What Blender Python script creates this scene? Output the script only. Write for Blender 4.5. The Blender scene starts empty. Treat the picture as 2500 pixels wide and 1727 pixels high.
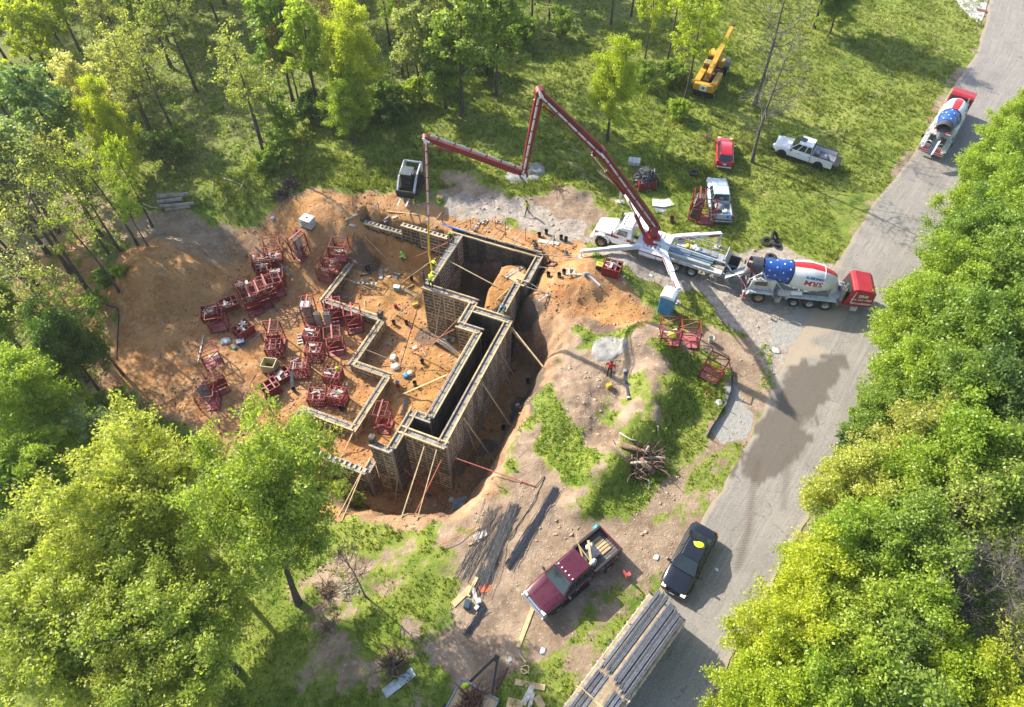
import bpy, math, random
import numpy as np
from mathutils import Vector, Matrix, noise as mnoise
random.seed(7)
RNG = np.random.default_rng(11)
PI = math.pi
R = math.radians
scene = bpy.context.scene
COL = scene.collection

# ------------------------------------------------------------------ camera
CAM_H, CAM_T, CAM_F = 45.0, R(52.0), 1750.0      # height, tilt below horizontal, focal length in photo pixels
cam_d = bpy.data.cameras.new('camera')
cam_d.sensor_fit = 'HORIZONTAL'
cam_d.sensor_width = 36.0
cam_d.lens = 36.0 * CAM_F / 2500.0
cam_d.clip_start, cam_d.clip_end = 0.5, 2000.0
cam = bpy.data.objects.new('camera', cam_d)
COL.objects.link(cam)
cam.location = (0, 0, CAM_H)
cam.rotation_euler = (PI / 2 - CAM_T, 0, 0)
scene.camera = cam

# ------------------------------------------------------------------ sky, sun, exposure
SUN_EL = R(35.0)
SUN_TRAVEL = R(-39.0)                             # heading of the sunlight on the ground
sd = Vector((math.cos(SUN_TRAVEL) * math.cos(SUN_EL), math.sin(SUN_TRAVEL) * math.cos(SUN_EL), -math.sin(SUN_EL)))
world = bpy.data.worlds.new('World')
scene.world = world
world.use_nodes = True
wn, wl = world.node_tree.nodes, world.node_tree.links
wn.clear()
sky = wn.new('ShaderNodeTexSky')
sky.sky_type = 'NISHITA'
sky.sun_disc = False
sky.sun_elevation = SUN_EL
sky.sun_rotation = math.atan2(-sd.x, -sd.y)       # clockwise from +Y
sky.air_density, sky.dust_density, sky.ozone_density = 1.0, 1.6, 1.0
bg = wn.new('ShaderNodeBackground')
bg.inputs['Strength'].default_value = 0.15
wo = wn.new('ShaderNodeOutputWorld')
wl.new(sky.outputs[0], bg.inputs[0])
wl.new(bg.outputs[0], wo.inputs[0])
sun_d = bpy.data.lights.new('sun', 'SUN')
sun_d.energy = 4.5
sun_d.angle = R(0.55)
sun_d.color = (1.0, 0.93, 0.80)
sun = bpy.data.objects.new('sun', sun_d)
COL.objects.link(sun)
sun.rotation_euler = sd.to_track_quat('-Z', 'Y').to_euler()
sun.location = (-60, 120, 90)
scene.view_settings.view_transform = 'Standard'
scene.view_settings.look = 'None'
scene.view_settings.exposure = 1.12
scene.view_settings.gamma = 1.0
scene.view_settings.use_curve_mapping = False
cy = scene.cycles
cy.max_bounces, cy.diffuse_bounces, cy.glossy_bounces, cy.transmission_bounces = 8, 4, 2, 6
cy.caustics_reflective = cy.caustics_refractive = False
cy.sample_clamp_indirect = 4.0

# ------------------------------------------------------------------ photo measurement: a pixel of the 2500 px photograph to a point of the place
_fw = np.array([0, math.cos(CAM_T), -math.sin(CAM_T)])
_up = np.array([0, math.sin(CAM_T), math.cos(CAM_T)])
def pix_dir(px, py):
    return np.array([1.0, 0, 0]) * (px - 1250) / CAM_F - _up * (py - 863.5) / CAM_F + _fw
def at_z(px, py, z=0.0):
    d = pix_dir(px, py)
    t = (z - CAM_H) / d[2]
    return Vector((d[0] * t, d[1] * t, z))

# ------------------------------------------------------------------ house grid: a along the back wall, b across it
HR = R(-22.4)
HU, HV, HO = Vector((math.cos(HR), math.sin(HR))), Vector((-math.sin(HR), math.cos(HR))), Vector((-5.0, 48.9))
def hs(a, b, z=0.0):
    p = HO + HU * a + HV * b
    return Vector((p.x, p.y, z))

# ------------------------------------------------------------------ fields in numpy
def _hash(ix, iy, s):
    n = (ix * 374761393 + iy * 668265263 + s * 974634773) & 0xffffffff
    n = ((n ^ (n >> 13)) * 1274126177) & 0xffffffff
    return ((n ^ (n >> 16)) & 0xffff) / 65535.0
def vnoise(x, y, s=0):
    ix, iy = np.floor(x).astype(np.int64), np.floor(y).astype(np.int64)
    fx, fy = x - ix, y - iy
    fx, fy = fx * fx * (3 - 2 * fx), fy * fy * (3 - 2 * fy)
    a, b = _hash(ix, iy, s), _hash(ix + 1, iy, s)
    c, d = _hash(ix, iy + 1, s), _hash(ix + 1, iy + 1, s)
    return (a * (1 - fx) + b * fx) * (1 - fy) + (c * (1 - fx) + d * fx) * fy - 0.5
def fbm(x, y, f, o=4, s=0):
    r, a = 0, 1.0
    for i in range(o):
        r = r + a * vnoise(x * f + 17.3 * i, y * f - 9.1 * i, s + i)
        a *= 0.5; f *= 2.03
    return r
def sst(e0, e1, x):
    t = np.clip((x - e0) / (e1 - e0), 0, 1)
    return t * t * (3 - 2 * t)
def sdf(x, y, poly):
    """signed distance, positive inside"""
    P = np.asarray(poly, float)
    d = np.full(x.shape, 1e9)
    ins = np.zeros(x.shape, bool)
    for i in range(len(P)):
        a, b = P[i], P[(i + 1) % len(P)]
        ex, ey = b - a
        wx, wy = x - a[0], y - a[1]
        t = np.clip((wx * ex + wy * ey) / (ex * ex + ey * ey + 1e-12), 0, 1)
        d = np.minimum(d, (wx - ex * t) ** 2 + (wy - ey * t) ** 2)
        c = (a[1] <= y) != (b[1] <= y)
        with np.errstate(divide='ignore', invalid='ignore'):
            xi = a[0] + (y - a[1]) * ex / (ey if ey else 1e-12)
        ins ^= c & (x < xi)
    d = np.sqrt(d)
    return np.where(ins, d, -d)

# base terrain: a smooth sheet through levels read from the photograph (px, py, level)
LEVELS = [(1250, 0, 0), (1250, 250, 0), (2000, 100, 0), (2500, 0, 0), (2300, 400, 0), (2000, 600, 0), (2400, 900, 0), (2400, 1500, 0), (1900, 1600, 0),
          (1600, 1300, 0), (1500, 1600, -.2), (1300, 1500, -.5), (1000, 1700, -1.6), (600, 1700, -3.2), (100, 1727, -5), (60, 1200, -6), (0, 800, -5.5),
          (0, 0, -3), (500, 0, -2), (300, 300, -3), (620, 330, -1.2), (850, 250, -.5), (1000, 450, 0), (1250, 480, 0), (1450, 560, 0), (1700, 700, 0),
          (1600, 800, .2), (1430, 900, .2), (1330, 1100, -.1), (1200, 1300, -.5), (1000, 1330, -1.2), (820, 1330, -2.6), (700, 1400, -3.2), (560, 1150, -5.6),
          (880, 450, -.2), (760, 470, -.7), (640, 490, -1.3), (500, 490, -2.2), (360, 550, -3.0), (300, 700, -4.2), (500, 700, -4.6), (620, 620, -4.6),
          (700, 600, -3.5), (560, 560, -3.2), (760, 545, -1.3), (830, 560, -1.6), (820, 660, -5.0), (740, 660, -4.7), (700, 800, -5.2), (800, 900, -5.2), (600, 950, -5.3), (420, 950, -5.4), (480, 800, -5.0),
          (1100, 420, 0), (1330, 640, 0), (1700, 1000, 0), (1290, 560, 0), (900, 1280, -1.9)]
_lp = np.array([tuple(at_z(*l)) for l in LEVELS])
_extra = np.array([(x, y, z) for x, y, z in [(-150, 150, -5), (0, 170, 0), (150, 150, 0), (150, 20, 0), (-150, 30, -8), (0, -60, -2), (110, -60, 0), (-110, -60, -7), (0, 260, 0), (-220, 260, -6), (220, 260, 0)]], float)
_lp = np.vstack([_lp, _extra])
def _k(r2):
    return 0.5 * r2 * np.log(r2 + 1e-9)
def _fit():
    n = len(_lp)
    d2 = (_lp[:, None, 0] - _lp[None, :, 0]) ** 2 + (_lp[:, None, 1] - _lp[None, :, 1]) ** 2
    A = np.zeros((n + 3, n + 3))
    A[:n, :n] = _k(d2) + np.eye(n) * 4.0
    A[:n, n] = 1; A[:n, n + 1:] = _lp[:, :2]
    A[n:, :n] = A[:n, n:].T
    return np.linalg.solve(A, np.concatenate([_lp[:, 2], [0, 0, 0]]))
_w = _fit()
def base_h(x, y):
    n = len(_lp)
    h = _w[n] + _w[n + 1] * x + _w[n + 2] * y
    for i in range(n):
        h = h + _w[i] * _k((x - _lp[i, 0]) ** 2 + (y - _lp[i, 1]) ** 2)
    return h
def pz(pts, z=0.0):
    return [tuple(at_z(p[0], p[1], z))[:2] for p in pts]
RIM = [tuple(hs(-10.6, .1))[:2], tuple(hs(-10.4, .85))[:2], tuple(hs(-6, .8))[:2], tuple(hs(-1, 1.1))[:2], tuple(hs(4, .8))[:2], tuple(hs(8.6, .75))[:2]] + \
      pz([(1345, 652), (1322, 690), (1300, 715), (1332, 745), (1368, 785), (1384, 815), (1376, 852), (1340, 915), (1300, 990), (1256, 1080), (1222, 1150), (1190, 1205), (1140, 1245)]) + \
      pz([(1100, 1268)], -.6) + pz([(1000, 1272)], -1.1) + pz([(920, 1272)], -1.7) + pz([(830, 1252)], -2.6) + pz([(770, 1205), (740, 1165)], -4) + \
      [tuple(hs(-9, -25))[:2], tuple(hs(-9.3, -18))[:2], tuple(hs(-9.7, -9))[:2], tuple(hs(-9.9, -4))[:2]]
HOUSE = [tuple(hs(a, b))[:2] for a, b in [(-10, 0), (8.1, 0), (8.1, -3.7), (7.5, -3.7), (7.5, -8), (8.45, -8), (8.45, -20.7), (5.3, -20.7), (5.3, -22.5), (3.3, -22.5), (3.3, -23.5), (-9, -23.5)]]
PEDESTAL = pz([(1225, 648), (1251, 640), (1284, 648), (1292, 664), (1262, 690), (1225, 735), (1196, 762), (1184, 735), (1195, 698), (1217, 663)], -.7)
ROAD_L = [(2500, -420), (2440, -120), (2408, 40), (2385, 130), (2330, 205), (2225, 385), (2130, 500), (2085, 575), (2030, 660), (1990, 740), (1925, 860), (1888, 935), (1840, 1060), (1770, 1180), (1700, 1290), (1625, 1420), (1530, 1560), (1425, 1727), (1290, 1900)]
ROAD_R = [(2700, -420), (2640, -120), (2590, 40), (2550, 130), (2490, 250), (2375, 440), (2290, 600), (2245, 700), (2205, 790), (2160, 890), (2105, 1010), (2070, 1085), (2010, 1200), (1945, 1320), (1880, 1430), (1812, 1560), (1740, 1690), (1715, 1740), (1600, 1920)]
_rl = np.array([tuple(at_z(*p))[:2] for p in ROAD_L]); _rr = np.array([tuple(at_z(*p))[:2] for p in ROAD_R])
ROAD_POLY = list(map(tuple, _rl)) + list(map(tuple, _rr[::-1]))
MOUNDS = [(405, 668, -3.6, 3.6, 2.7), (335, 730, -4.5, 3.0, 1.0), (520, 715, -4.7, 2.4, 1.2), (1480, 670, 0, 3.0, 1.1), (1400, 700, 0, 2.4, .9), (1560, 730, 0, 2.4, .6), (1585, 860, 0, 2.3, 1.9), (1600, 965, 0, 2.1, 1.9),
          (1500, 870, 0, 4.0, .5), (1560, 1055, 0, 2.0, 1.7), (1475, 1150, 0, 1.7, 1.7), (1420, 1000, 0, 2.5, .5), (1420, 1230, 0, 1.2, .7), (1400, 468, 0, 1.5, .55), (1250, 465, 0, 2.0, .3), (1160, 445, 0, 1.6, .35), (470, 1040, -5.3, 2.4, .5)]
_mw = [(tuple(at_z(m[0], m[1], m[2]))[:2], m[3], m[4]) for m in MOUNDS]
_RUT = np.array([tuple(at_z(*p))[:2] for p in [(1420, 560), (1550, 640), (1700, 740), (1800, 840), (1760, 960), (1660, 1130), (1560, 1270)]])
def height(x, y, fine=True):
    x = np.asarray(x, float); y = np.asarray(y, float)
    h = base_h(x, y)
    h = np.where(h > 0.0, 0.35 * h, h)
    for (mx, my), r, a in _mw:
        q = ((x - mx) ** 2 + (y - my) ** 2) / (r * r)
        h = h + a * np.exp(-q * q * .7 - q * .35)
    road = sdf(x, y, ROAD_POLY)
    near = sst(-7, -.6, road)
    rough = 0.32 * fbm(x, y, .22, 4, 3) + ((0.13 * fbm(x, y, 1.3, 3, 9) + .10 * np.abs(fbm(x, y, .9, 3, 19))) if fine else 0)
    spoil = np.exp(-(((x - 6.5) / 6.5) ** 2 + ((y - 31) / 10.5) ** 2) ** 2) if fine else 0
    if fine:
        (mx0, my0) = _mw[0][0]
        spoil = spoil + 1.5 * np.exp(-(((x - mx0) ** 2 + (y - my0) ** 2) / 50.0) ** 2)
    h = h + (rough + spoil * (.35 * np.abs(fbm(x, y, .6, 4, 51)) + .16 * fbm(x, y, 1.6, 3, 52))) * (1 - near)
    h = h * (1 - near) + near * (-0.03)
    sr = sdf(x, y, RIM) + .55 * fbm(x, y, .7, 3, 21)
    si = sdf(x, y, HOUSE)
    floor = np.where(si > -0.05, -5.15, -6.1) + (.26 * fbm(x, y, .5, 4, 5)) + (.13 * fbm(x, y, 1.7, 3, 8) if fine else 0)
    west = sst(-11.5, -8.5, (x - HO.x) * HU.x + (y - HO.y) * HU.y)
    floor = floor * west + np.minimum(h, -5.1) * (1 - west)
    b = (x - HO.x) * HV.x + (y - HO.y) * HV.y
    wdt = np.where(b > -.2, .35, 2.5)
    t = np.clip(sr / wdt, 0, 1)
    t = t ** np.where(b > -.2, 1.0, 1.55)
    h = np.where(sr > 0, h * (1 - t) + np.minimum(floor, h) * t, h)
    sp = sdf(x, y, PEDESTAL) + .18 * fbm(x, y, 1.1, 2, 4)
    ptop = -.75 + .15 * fbm(x, y, .8, 3, 2) - .22 * np.clip(-b - 4.2, 0, 5)
    h = np.maximum(h, np.where(sp > -.8, floor + (ptop - floor) * sst(-.75, .15, sp), -99))
    return h
def _axis(segs):
    out = [segs[0][0]]
    for a, b, st0, st1 in segs:
        x, n = a, 0
        while x < b - 1e-6:
            f = (x - a) / (b - a)
            x = min(b, x + st0 + (st1 - st0) * f)
            out.append(x)
    return np.array(out)
XS = _axis([(-260, -60, 14, 2), (-60, -27, 1.4, .4), (-27, 25, .2, .2), (25, 60, .35, 1.2), (60, 260, 2, 14)])
YS = _axis([(-70, 8, 8, 1), (8, 16, .6, .25), (16, 60, .2, .2), (60, 100, .35, 1.2), (100, 420, 2, 18)])
GX, GY = np.meshgrid(XS, YS)
GZ = height(GX, GY)
def hzs(x, y):
    x = np.clip(np.asarray(x, float), XS[0], XS[-1] - .01); y = np.clip(np.asarray(y, float), YS[0], YS[-1] - .01)
    i = np.clip(np.searchsorted(XS, x, 'right') - 1, 0, len(XS) - 2); j = np.clip(np.searchsorted(YS, y, 'right') - 1, 0, len(YS) - 2)
    u = (x - XS[i]) / (XS[i + 1] - XS[i]); v = (y - YS[j]) / (YS[j + 1] - YS[j])
    return (GZ[j, i] * (1 - u) + GZ[j, i + 1] * u) * (1 - v) + (GZ[j + 1, i] * (1 - u) + GZ[j + 1, i + 1] * u) * v
def hz(x, y):
    return float(hzs(np.array([x]), np.array([y]))[0])
def on_ground(px, py, lift=0.0):
    """the point of the ground seen at a photo pixel"""
    z = 0.0
    for i in range(40):
        p = at_z(px, py, z)
        z2 = hz(p.x, p.y)
        if abs(z2 - z) < .004: break
        z = z * .45 + z2 * .55
    p = at_z(px, py, z)
    return Vector((p.x, p.y, z + lift))
def drop(x, y, lift=0.0):
    return Vector((x, y, hz(x, y) + lift))
def up_from(px, py, ground):
    """height above ground seen at a pixel straight over a known ground point"""
    d = pix_dir(px, py); t = math.hypot(ground[0], ground[1]) / math.hypot(d[0], d[1])
    return CAM_H + d[2] * t

# ------------------------------------------------------------------ object helpers
def link(o, parent=None):
    COL.objects.link(o)
    if parent is not None: o.parent = parent
    return o
def tag(o, label=None, cat=None, group=None, kind=None):
    if label: o['label'] = label
    if cat: o['category'] = cat
    if group: o['group'] = group
    if kind: o['kind'] = kind
    return o
def empty(name, loc=(0, 0, 0), rz=0.0, label=None, cat=None, group=None, sc=1.0):
    o = bpy.data.objects.new(name, None)
    o.empty_display_size = .3
    link(o)
    o.location = loc
    o.rotation_euler = (0, 0, rz)
    o.scale = (sc, sc, sc)
    return tag(o, label, cat, group)
_kids = {}
def copy_tree(o, parent=None, mats=None):
    c = o.copy()
    COL.objects.link(c)
    c.parent = parent
    for ch in list(o.children):
        copy_tree(ch, c)
    return c
class MB:
    """collects faces for one mesh object"""
    def __init__(s, M=None):
        s.v, s.f, s.m, s.M = [], [], [], M
    def add(s, vs, fs, mi=0):
        n = len(s.v)
        for p in vs:
            p = Vector(p)
            s.v.append(tuple(s.M @ p) if s.M else tuple(p))
        for f in fs:
            s.f.append(tuple(i + n for i in f)); s.m.append(mi)
        return s
    def box(s, c, d, mi=0, rz=0.0, rot=None, taper=1.0):
        x, y, z = d[0] / 2, d[1] / 2, d[2] / 2
        vs = [Vector((sx * x * (taper if sz > 0 else 1), sy * y * (taper if sz > 0 else 1), sz * z)) for sz in (-1, 1) for sx, sy in ((-1, -1), (1, -1), (1, 1), (-1, 1))]
        m = rot if rot is not None else (Matrix.Rotation(rz, 3, 'Z') if rz else None)
        c = Vector(c)
        vs = [(m @ v if m else v) + c for v in vs]
        return s.add(vs, [(3, 2, 1, 0), (4, 5, 6, 7), (0, 1, 5, 4), (1, 2, 6, 5), (2, 3, 7, 6), (3, 0, 4, 7)], mi)
    def beam(s, p, q, w, h, mi=0, up=(0, 0, 1)):
        p, q = Vector(p), Vector(q)
        d = q - p
        L = d.length
        if L < 1e-6: return s
        x = d / L
        u = Vector(up)
        y = u.cross(x)
        if y.length < 1e-4: y = Vector((0, 1, 0)).cross(x)
        y.normalize()
        z = x.cross(y)
        m = Matrix((x, y, z)).transposed()
        return s.box((p + q) / 2, (L, w, h), mi, rot=m)
    def tube(s, pts, r, n=6, mi=0, cap=True):
        pts = [Vector(p) for p in pts]
        rs = r if isinstance(r, (list, tuple)) else [r] * len(pts)
        vs, fs = [], []
        pu = None
        for i, p in enumerate(pts):
            t = (pts[min(i + 1, len(pts) - 1)] - pts[max(i - 1, 0)])
            t = t.normalized() if t.length > 1e-9 else Vector((0, 0, 1))
            if pu is None:
                pu = t.orthogonal().normalized()
            pu = (pu - t * pu.dot(t))
            pu = pu.normalized() if pu.length > 1e-5 else t.orthogonal().normalized()
            w = t.cross(pu)
            for k in range(n):
                a = 2 * PI * k / n
                vs.append(p + (pu * math.cos(a) + w * math.sin(a)) * rs[i])
        for i in range(len(pts) - 1):
            for k in range(n):
                a, b = i * n + k, i * n + (k + 1) % n
                fs.append((a, b, b + n, a + n))
        if cap:
            fs.append(tuple(range(n - 1, -1, -1)))
            fs.append(tuple(range((len(pts) - 1) * n, len(pts) * n)))
        return s.add(vs, fs, mi)
    def disc(s, c, axis, r, t, n=14, mi=0, r2=None):
        a = Vector(axis).normalized() * t / 2
        c = Vector(c)
        return s.tube([c - a, c + a], [r, r2 if r2 else r], n, mi)
    def lathe(s, prof, n=20, mi=0, M=None, cap=True, mats=None):
        """profile of (x, r) turned about the X axis"""
        vs, fs = [], []
        for x, r in prof:
            for k in range(n):
                a = 2 * PI * k / n
                p = Vector((x, r * math.cos(a), r * math.sin(a)))
                vs.append(M @ p if M else p)
        for i in range(len(prof) - 1):
            for k in range(n):
                a, b = i * n + k, i * n + (k + 1) % n
                fs.append((a, a + n, b + n, b))
        if cap:
            fs.append(tuple(range(n))); fs.append(tuple(range(len(prof) * n - 1, (len(prof) - 1) * n - 1, -1)))
        return s.add(vs, fs, mi)
    def prism(s, poly, y0, y1, mi=0):
        """polygon in x,z pushed from y0 to y1"""
        n = len(poly)
        vs = [(x, y0, z) for x, z in poly] + [(x, y1, z) for x, z in poly]
        fs = [tuple(range(n)), tuple(range(2 * n - 1, n - 1, -1))] + [((i + 1) % n, i, i + n, (i + 1) % n + n) for i in range(n)]
        return s.add(vs, fs, mi)
    def slab(s, poly, z0, z1, mi=0):
        n = len(poly)
        vs = [(x, y, z0) for x, y in poly] + [(x, y, z1) for x, y in poly]
        fs = [tuple(range(n - 1, -1, -1)), tuple(range(n, 2 * n))] + [(i, (i + 1) % n, (i + 1) % n + n, i + n) for i in range(n)]
        return s.add(vs, fs, mi)
    def loft(s, rings, mi=0, cap=True, closed=True):
        n = len(rings[0])
        vs = [p for r in rings for p in r]
        fs = []
        for i in range(len(rings) - 1):
            for k in range(n if closed else n - 1):
                a, b = i * n + k, i * n + (k + 1) % n
                fs.append((a, b, b + n, a + n))
        if cap:
            fs.append(tuple(range(n - 1, -1, -1))); fs.append(tuple(range((len(rings) - 1) * n, len(rings) * n)))
        return s.add(vs, fs, mi)
    def mesh(s, name, mats, smooth=False):
        me = bpy.data.meshes.new(name)
        me.from_pydata(s.v, [], s.f)
        for m in (mats if isinstance(mats, (list, tuple)) else [mats]):
            me.materials.append(m)
        if any(s.m): me.polygons.foreach_set('material_index', s.m)
        if smooth: me.polygons.foreach_set('use_smooth', [True] * len(s.f))
        me.update()
        if smooth == 'auto': me.set_sharp_from_angle(angle=R(38))
        return me
    def build(s, name, mats, parent=None, smooth=False, label=None, bevel=0.0, seg=1):
        o = bpy.data.objects.new(name, s.mesh(name, mats, smooth))
        link(o, parent)
        if bevel:
            md = o.modifiers.new('bevel', 'BEVEL'); md.width = bevel; md.segments = seg; md.limit_method = 'ANGLE'; md.angle_limit = R(35)
        if label: o['label'] = label
        return o
def part(name, me, parent, loc=(0, 0, 0), rot=None):
    o = bpy.data.objects.new(name, me)
    link(o, parent)
    o.location = loc
    if rot is not None: o.rotation_euler = rot
    return o
def np_mesh(name, V, F, mats, attrs=None, smooth=False, mi=None):
    """V (n,3), F (m,k) arrays to a mesh"""
    me = bpy.data.meshes.new(name)
    V = np.ascontiguousarray(V, np.float32); F = np.ascontiguousarray(F, np.int32)
    me.vertices.add(len(V)); me.vertices.foreach_set('co', V.ravel())
    k = F.shape[1]
    me.loops.add(F.size); me.loops.foreach_set('vertex_index', F.ravel())
    me.polygons.add(len(F)); me.polygons.foreach_set('loop_start', np.arange(0, F.size, k, dtype=np.int32))
    try: me.polygons.foreach_set('loop_total', np.full(len(F), k, np.int32))
    except Exception: pass
    if smooth: me.polygons.foreach_set('use_smooth', np.ones(len(F), bool))
    for m in (mats if isinstance(mats, (list, tuple)) else [mats]):
        me.materials.append(m)
    if mi is not None: me.polygons.foreach_set('material_index', np.ascontiguousarray(mi, np.int32))
    for an, av in (attrs or {}).items():
        at = me.attributes.new(an, 'FLOAT', 'POINT')
        at.data.foreach_set('value', np.ascontiguousarray(av, np.float32))
    me.update(calc_edges=True)
    return me

# ------------------------------------------------------------------ materials
class NT:
    def __init__(s, name):
        s.mat = bpy.data.materials.new(name)
        s.mat.use_nodes = True
        s.n, s.l = s.mat.node_tree.nodes, s.mat.node_tree.links
        s.n.clear()
        s.out = s.n.new('ShaderNodeOutputMaterial')
    def node(s, t, **kw):
        nd = s.n.new(t)
        for k, v in kw.items(): setattr(nd, k, v)
        return nd
    def put(s, sock, v):
        if v is None: return
        if hasattr(v, 'is_linked') or isinstance(v, bpy.types.NodeSocket): s.l.new(v, sock)
        else:
            if isinstance(v, (tuple, list)) and len(v) == 3 and sock.type == 'RGBA': v = (*v, 1)
            sock.default_value = v
    def attr(s, name):
        return s.node('ShaderNodeAttribute', attribute_name=name).outputs['Fac']
    def coord(s, kind='Object'):
        return s.node('ShaderNodeTexCoord').outputs[kind]
    def pos(s):
        return s.node('ShaderNodeNewGeometry').outputs['Position']
    def noise(s, vec, scale, detail=4, rough=.55, out='Fac'):
        nd = s.node('ShaderNodeTexNoise')
        s.put(nd.inputs['Vector'], vec); nd.inputs['Scale'].default_value = scale; nd.inputs['Detail'].default_value = detail; nd.inputs['Roughness'].default_value = rough
        return nd.outputs[out]
    def math(s, op, a, b=None, c=None):
        nd = s.node('ShaderNodeMath', operation=op)
        s.put(nd.inputs[0], a)
        if b is not None: s.put(nd.inputs[1], b)
        if c is not None: s.put(nd.inputs[2], c)
        return nd.outputs[0]
    def ramp(s, v, lo, hi, a=0.0, b=1.0):
        nd = s.node('ShaderNodeMapRange'); nd.interpolation_type = 'SMOOTHSTEP'
        s.put(nd.inputs[0], v)
        for i, q in enumerate((lo, hi, a, b)): s.put(nd.inputs[i + 1], q)
        return nd.outputs[0]
    def mix(s, f, a, b, mode='MIX'):
        nd = s.node('ShaderNodeMix', data_type='RGBA', blend_type=mode)
        s.put(nd.inputs['Factor'], f)
        s.put(nd.inputs[6], a); s.put(nd.inputs[7], b)
        return nd.outputs[2]
    def bump(s, h, strength, dist):
        nd = s.node('ShaderNodeBump')
        nd.inputs['Strength'].default_value = strength; nd.inputs['Distance'].default_value = dist
        s.put(nd.inputs['Height'], h)
        return nd.outputs[0]
    def bsdf(s, col, rough=.7, metal=0.0, normal=None, spec=None, coat=None):
        b = s.node('ShaderNodeBsdfPrincipled')
        s.put(b.inputs['Base Color'], col); s.put(b.inputs['Roughness'], rough); s.put(b.inputs['Metallic'], metal)
        if normal is not None: s.put(b.inputs['Normal'], normal)
        if spec is not None: b.inputs['Specular IOR Level'].default_value = spec
        if coat: b.inputs['Coat Weight'].default_value = coat; b.inputs['Coat Roughness'].default_value = .08
        s.l.new(b.outputs[0], s.out.inputs[0])
        return b
_mc = {}
def pm(name, col, rough=.6, metal=0.0, vary=.25, scale=3.0, col2=None, amt=.5, bump=0.0, bscale=None, coat=None, spec=None, rand=0.0):
    """surface with grain: col broken up by noise, col2 in worn patches, rand per object"""
    if name in _mc: return _mc[name]
    t = NT(name)
    v = t.coord('Object')
    n = t.noise(v, scale, 5)
    c = t.mix(t.ramp(n, .3, .7), tuple(q * (1 - vary) for q in col), tuple(min(1, q * (1 + vary * .6)) for q in col))
    if col2 is not None:
        n2 = t.noise(v, scale * 2.3, 6, .65)
        c = t.mix(t.ramp(n2, 1 - amt - .12, 1 - amt + .16), c, col2)
    if rand:
        oi = t.node('ShaderNodeObjectInfo').outputs['Random']
        c = t.mix(1.0, c, t.mix(oi, (1 - rand,) * 3, (1 + rand,) * 3), 'MULTIPLY')
    nb = t.bump(t.noise(v, bscale or scale * 6, 4), bump, .02) if bump else None
    t.bsdf(c, t.math('MULTIPLY_ADD', n, .25, rough - .12), metal, nb, spec, coat)
    _mc[name] = t.mat
    return t.mat

# ================================================================== GROUND
GROUND_Z0 = 0
def gpoly(pts):
    return [tuple(on_ground(*p))[:2] for p in pts]
_fx, _fy = GX.ravel(), GY.ravel()
def region(pts, soft=1.0, wob=1.2, s=0, wf=.45):
    return sst(-soft, soft, sdf(_fx, _fy, gpoly(pts)) + wob * fbm(_fx, _fy, wf, 4, 40 + s))
mx = np.maximum
site = region([(268, 690), (300, 610), (345, 570), (420, 590), (520, 640), (590, 570), (640, 545), (700, 500), (760, 474), (880, 468), (990, 482), (1100, 492), (1180, 520), (1300, 560), (1420, 570), (1450, 640), (1600, 760), (1560, 800), (1420, 790), (1385, 850), (1345, 930), (1290, 1000), (1230, 1120), (1196, 1215), (1130, 1275), (1000, 1290), (900, 1290), (800, 1265), (740, 1190), (640, 1120), (500, 1100), (410, 1020), (300, 960), (275, 860), (280, 760)], .8, 1.3, 1)
deep = sst(-.6, .6, sdf(_fx, _fy, RIM) + .8 * fbm(_fx, _fy, .6, 3, 77))
south = region([(1185, 1225), (1290, 1010), (1390, 850), (1560, 790), (1700, 790), (1740, 800), (1640, 880), (1560, 1000), (1490, 1180), (1400, 1270), (1480, 1330), (1400, 1430), (1330, 1540), (1260, 1700), (1100, 1727), (1010, 1600), (1060, 1400), (1040, 1300)], 2.2, 3.2, 2)
lane = region([(1690, 790), (1850, 830), (1870, 940), (1800, 1080), (1700, 1180), (1620, 1250), (1560, 1300), (1500, 1330), (1430, 1310), (1560, 1230), (1690, 1090), (1760, 1000), (1790, 930), (1760, 880), (1640, 820)], .8, 1.4, 3)
nwpath = region([(300, 520), (360, 525), (450, 528), (560, 560), (640, 560), (600, 640), (520, 650), (430, 610), (330, 590)], 1.0, 1.5, 4)
berm_n = region([(1080, 430), (1150, 425), (1230, 460), (1270, 470), (1390, 452), (1440, 470), (1500, 520), (1420, 560), (1300, 530), (1150, 500), (1020, 490), (1060, 455)], .9, 2.2, 5)
claybank = region([(60, 640), (180, 560), (230, 640), (330, 760), (330, 960), (260, 1010), (200, 880), (60, 860), (0, 760)], 2.0, 3.0, 6) * .8
under_left = region([(60, 380), (300, 480), (350, 560), (250, 640), (0, 700), (0, 420)], 2, 3, 7) * .55
gravel = mx(region([(1085, 482), (1200, 484), (1330, 508), (1440, 545), (1460, 600), (1390, 596), (1250, 548), (1100, 516)], .8, 1.6, 8),
            region([(1500, 575), (1640, 600), (1720, 640), (1900, 600), (2030, 660), (2000, 760), (1925, 870), (1890, 930), (1850, 850), (1740, 730), (1560, 670), (1470, 620)], .8, 1.2, 9))
pale = region([(1770, 930), (1795, 940), (1800, 985), (1835, 1010), (1820, 1070), (1760, 1085), (1735, 1050), (1770, 1010)], .4, .8, 10)
pale = mx(pale, .8 * region([(1870, 780), (1960, 760), (1990, 800), (1930, 850), (1880, 850)], .6, 1.0, 11))
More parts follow.
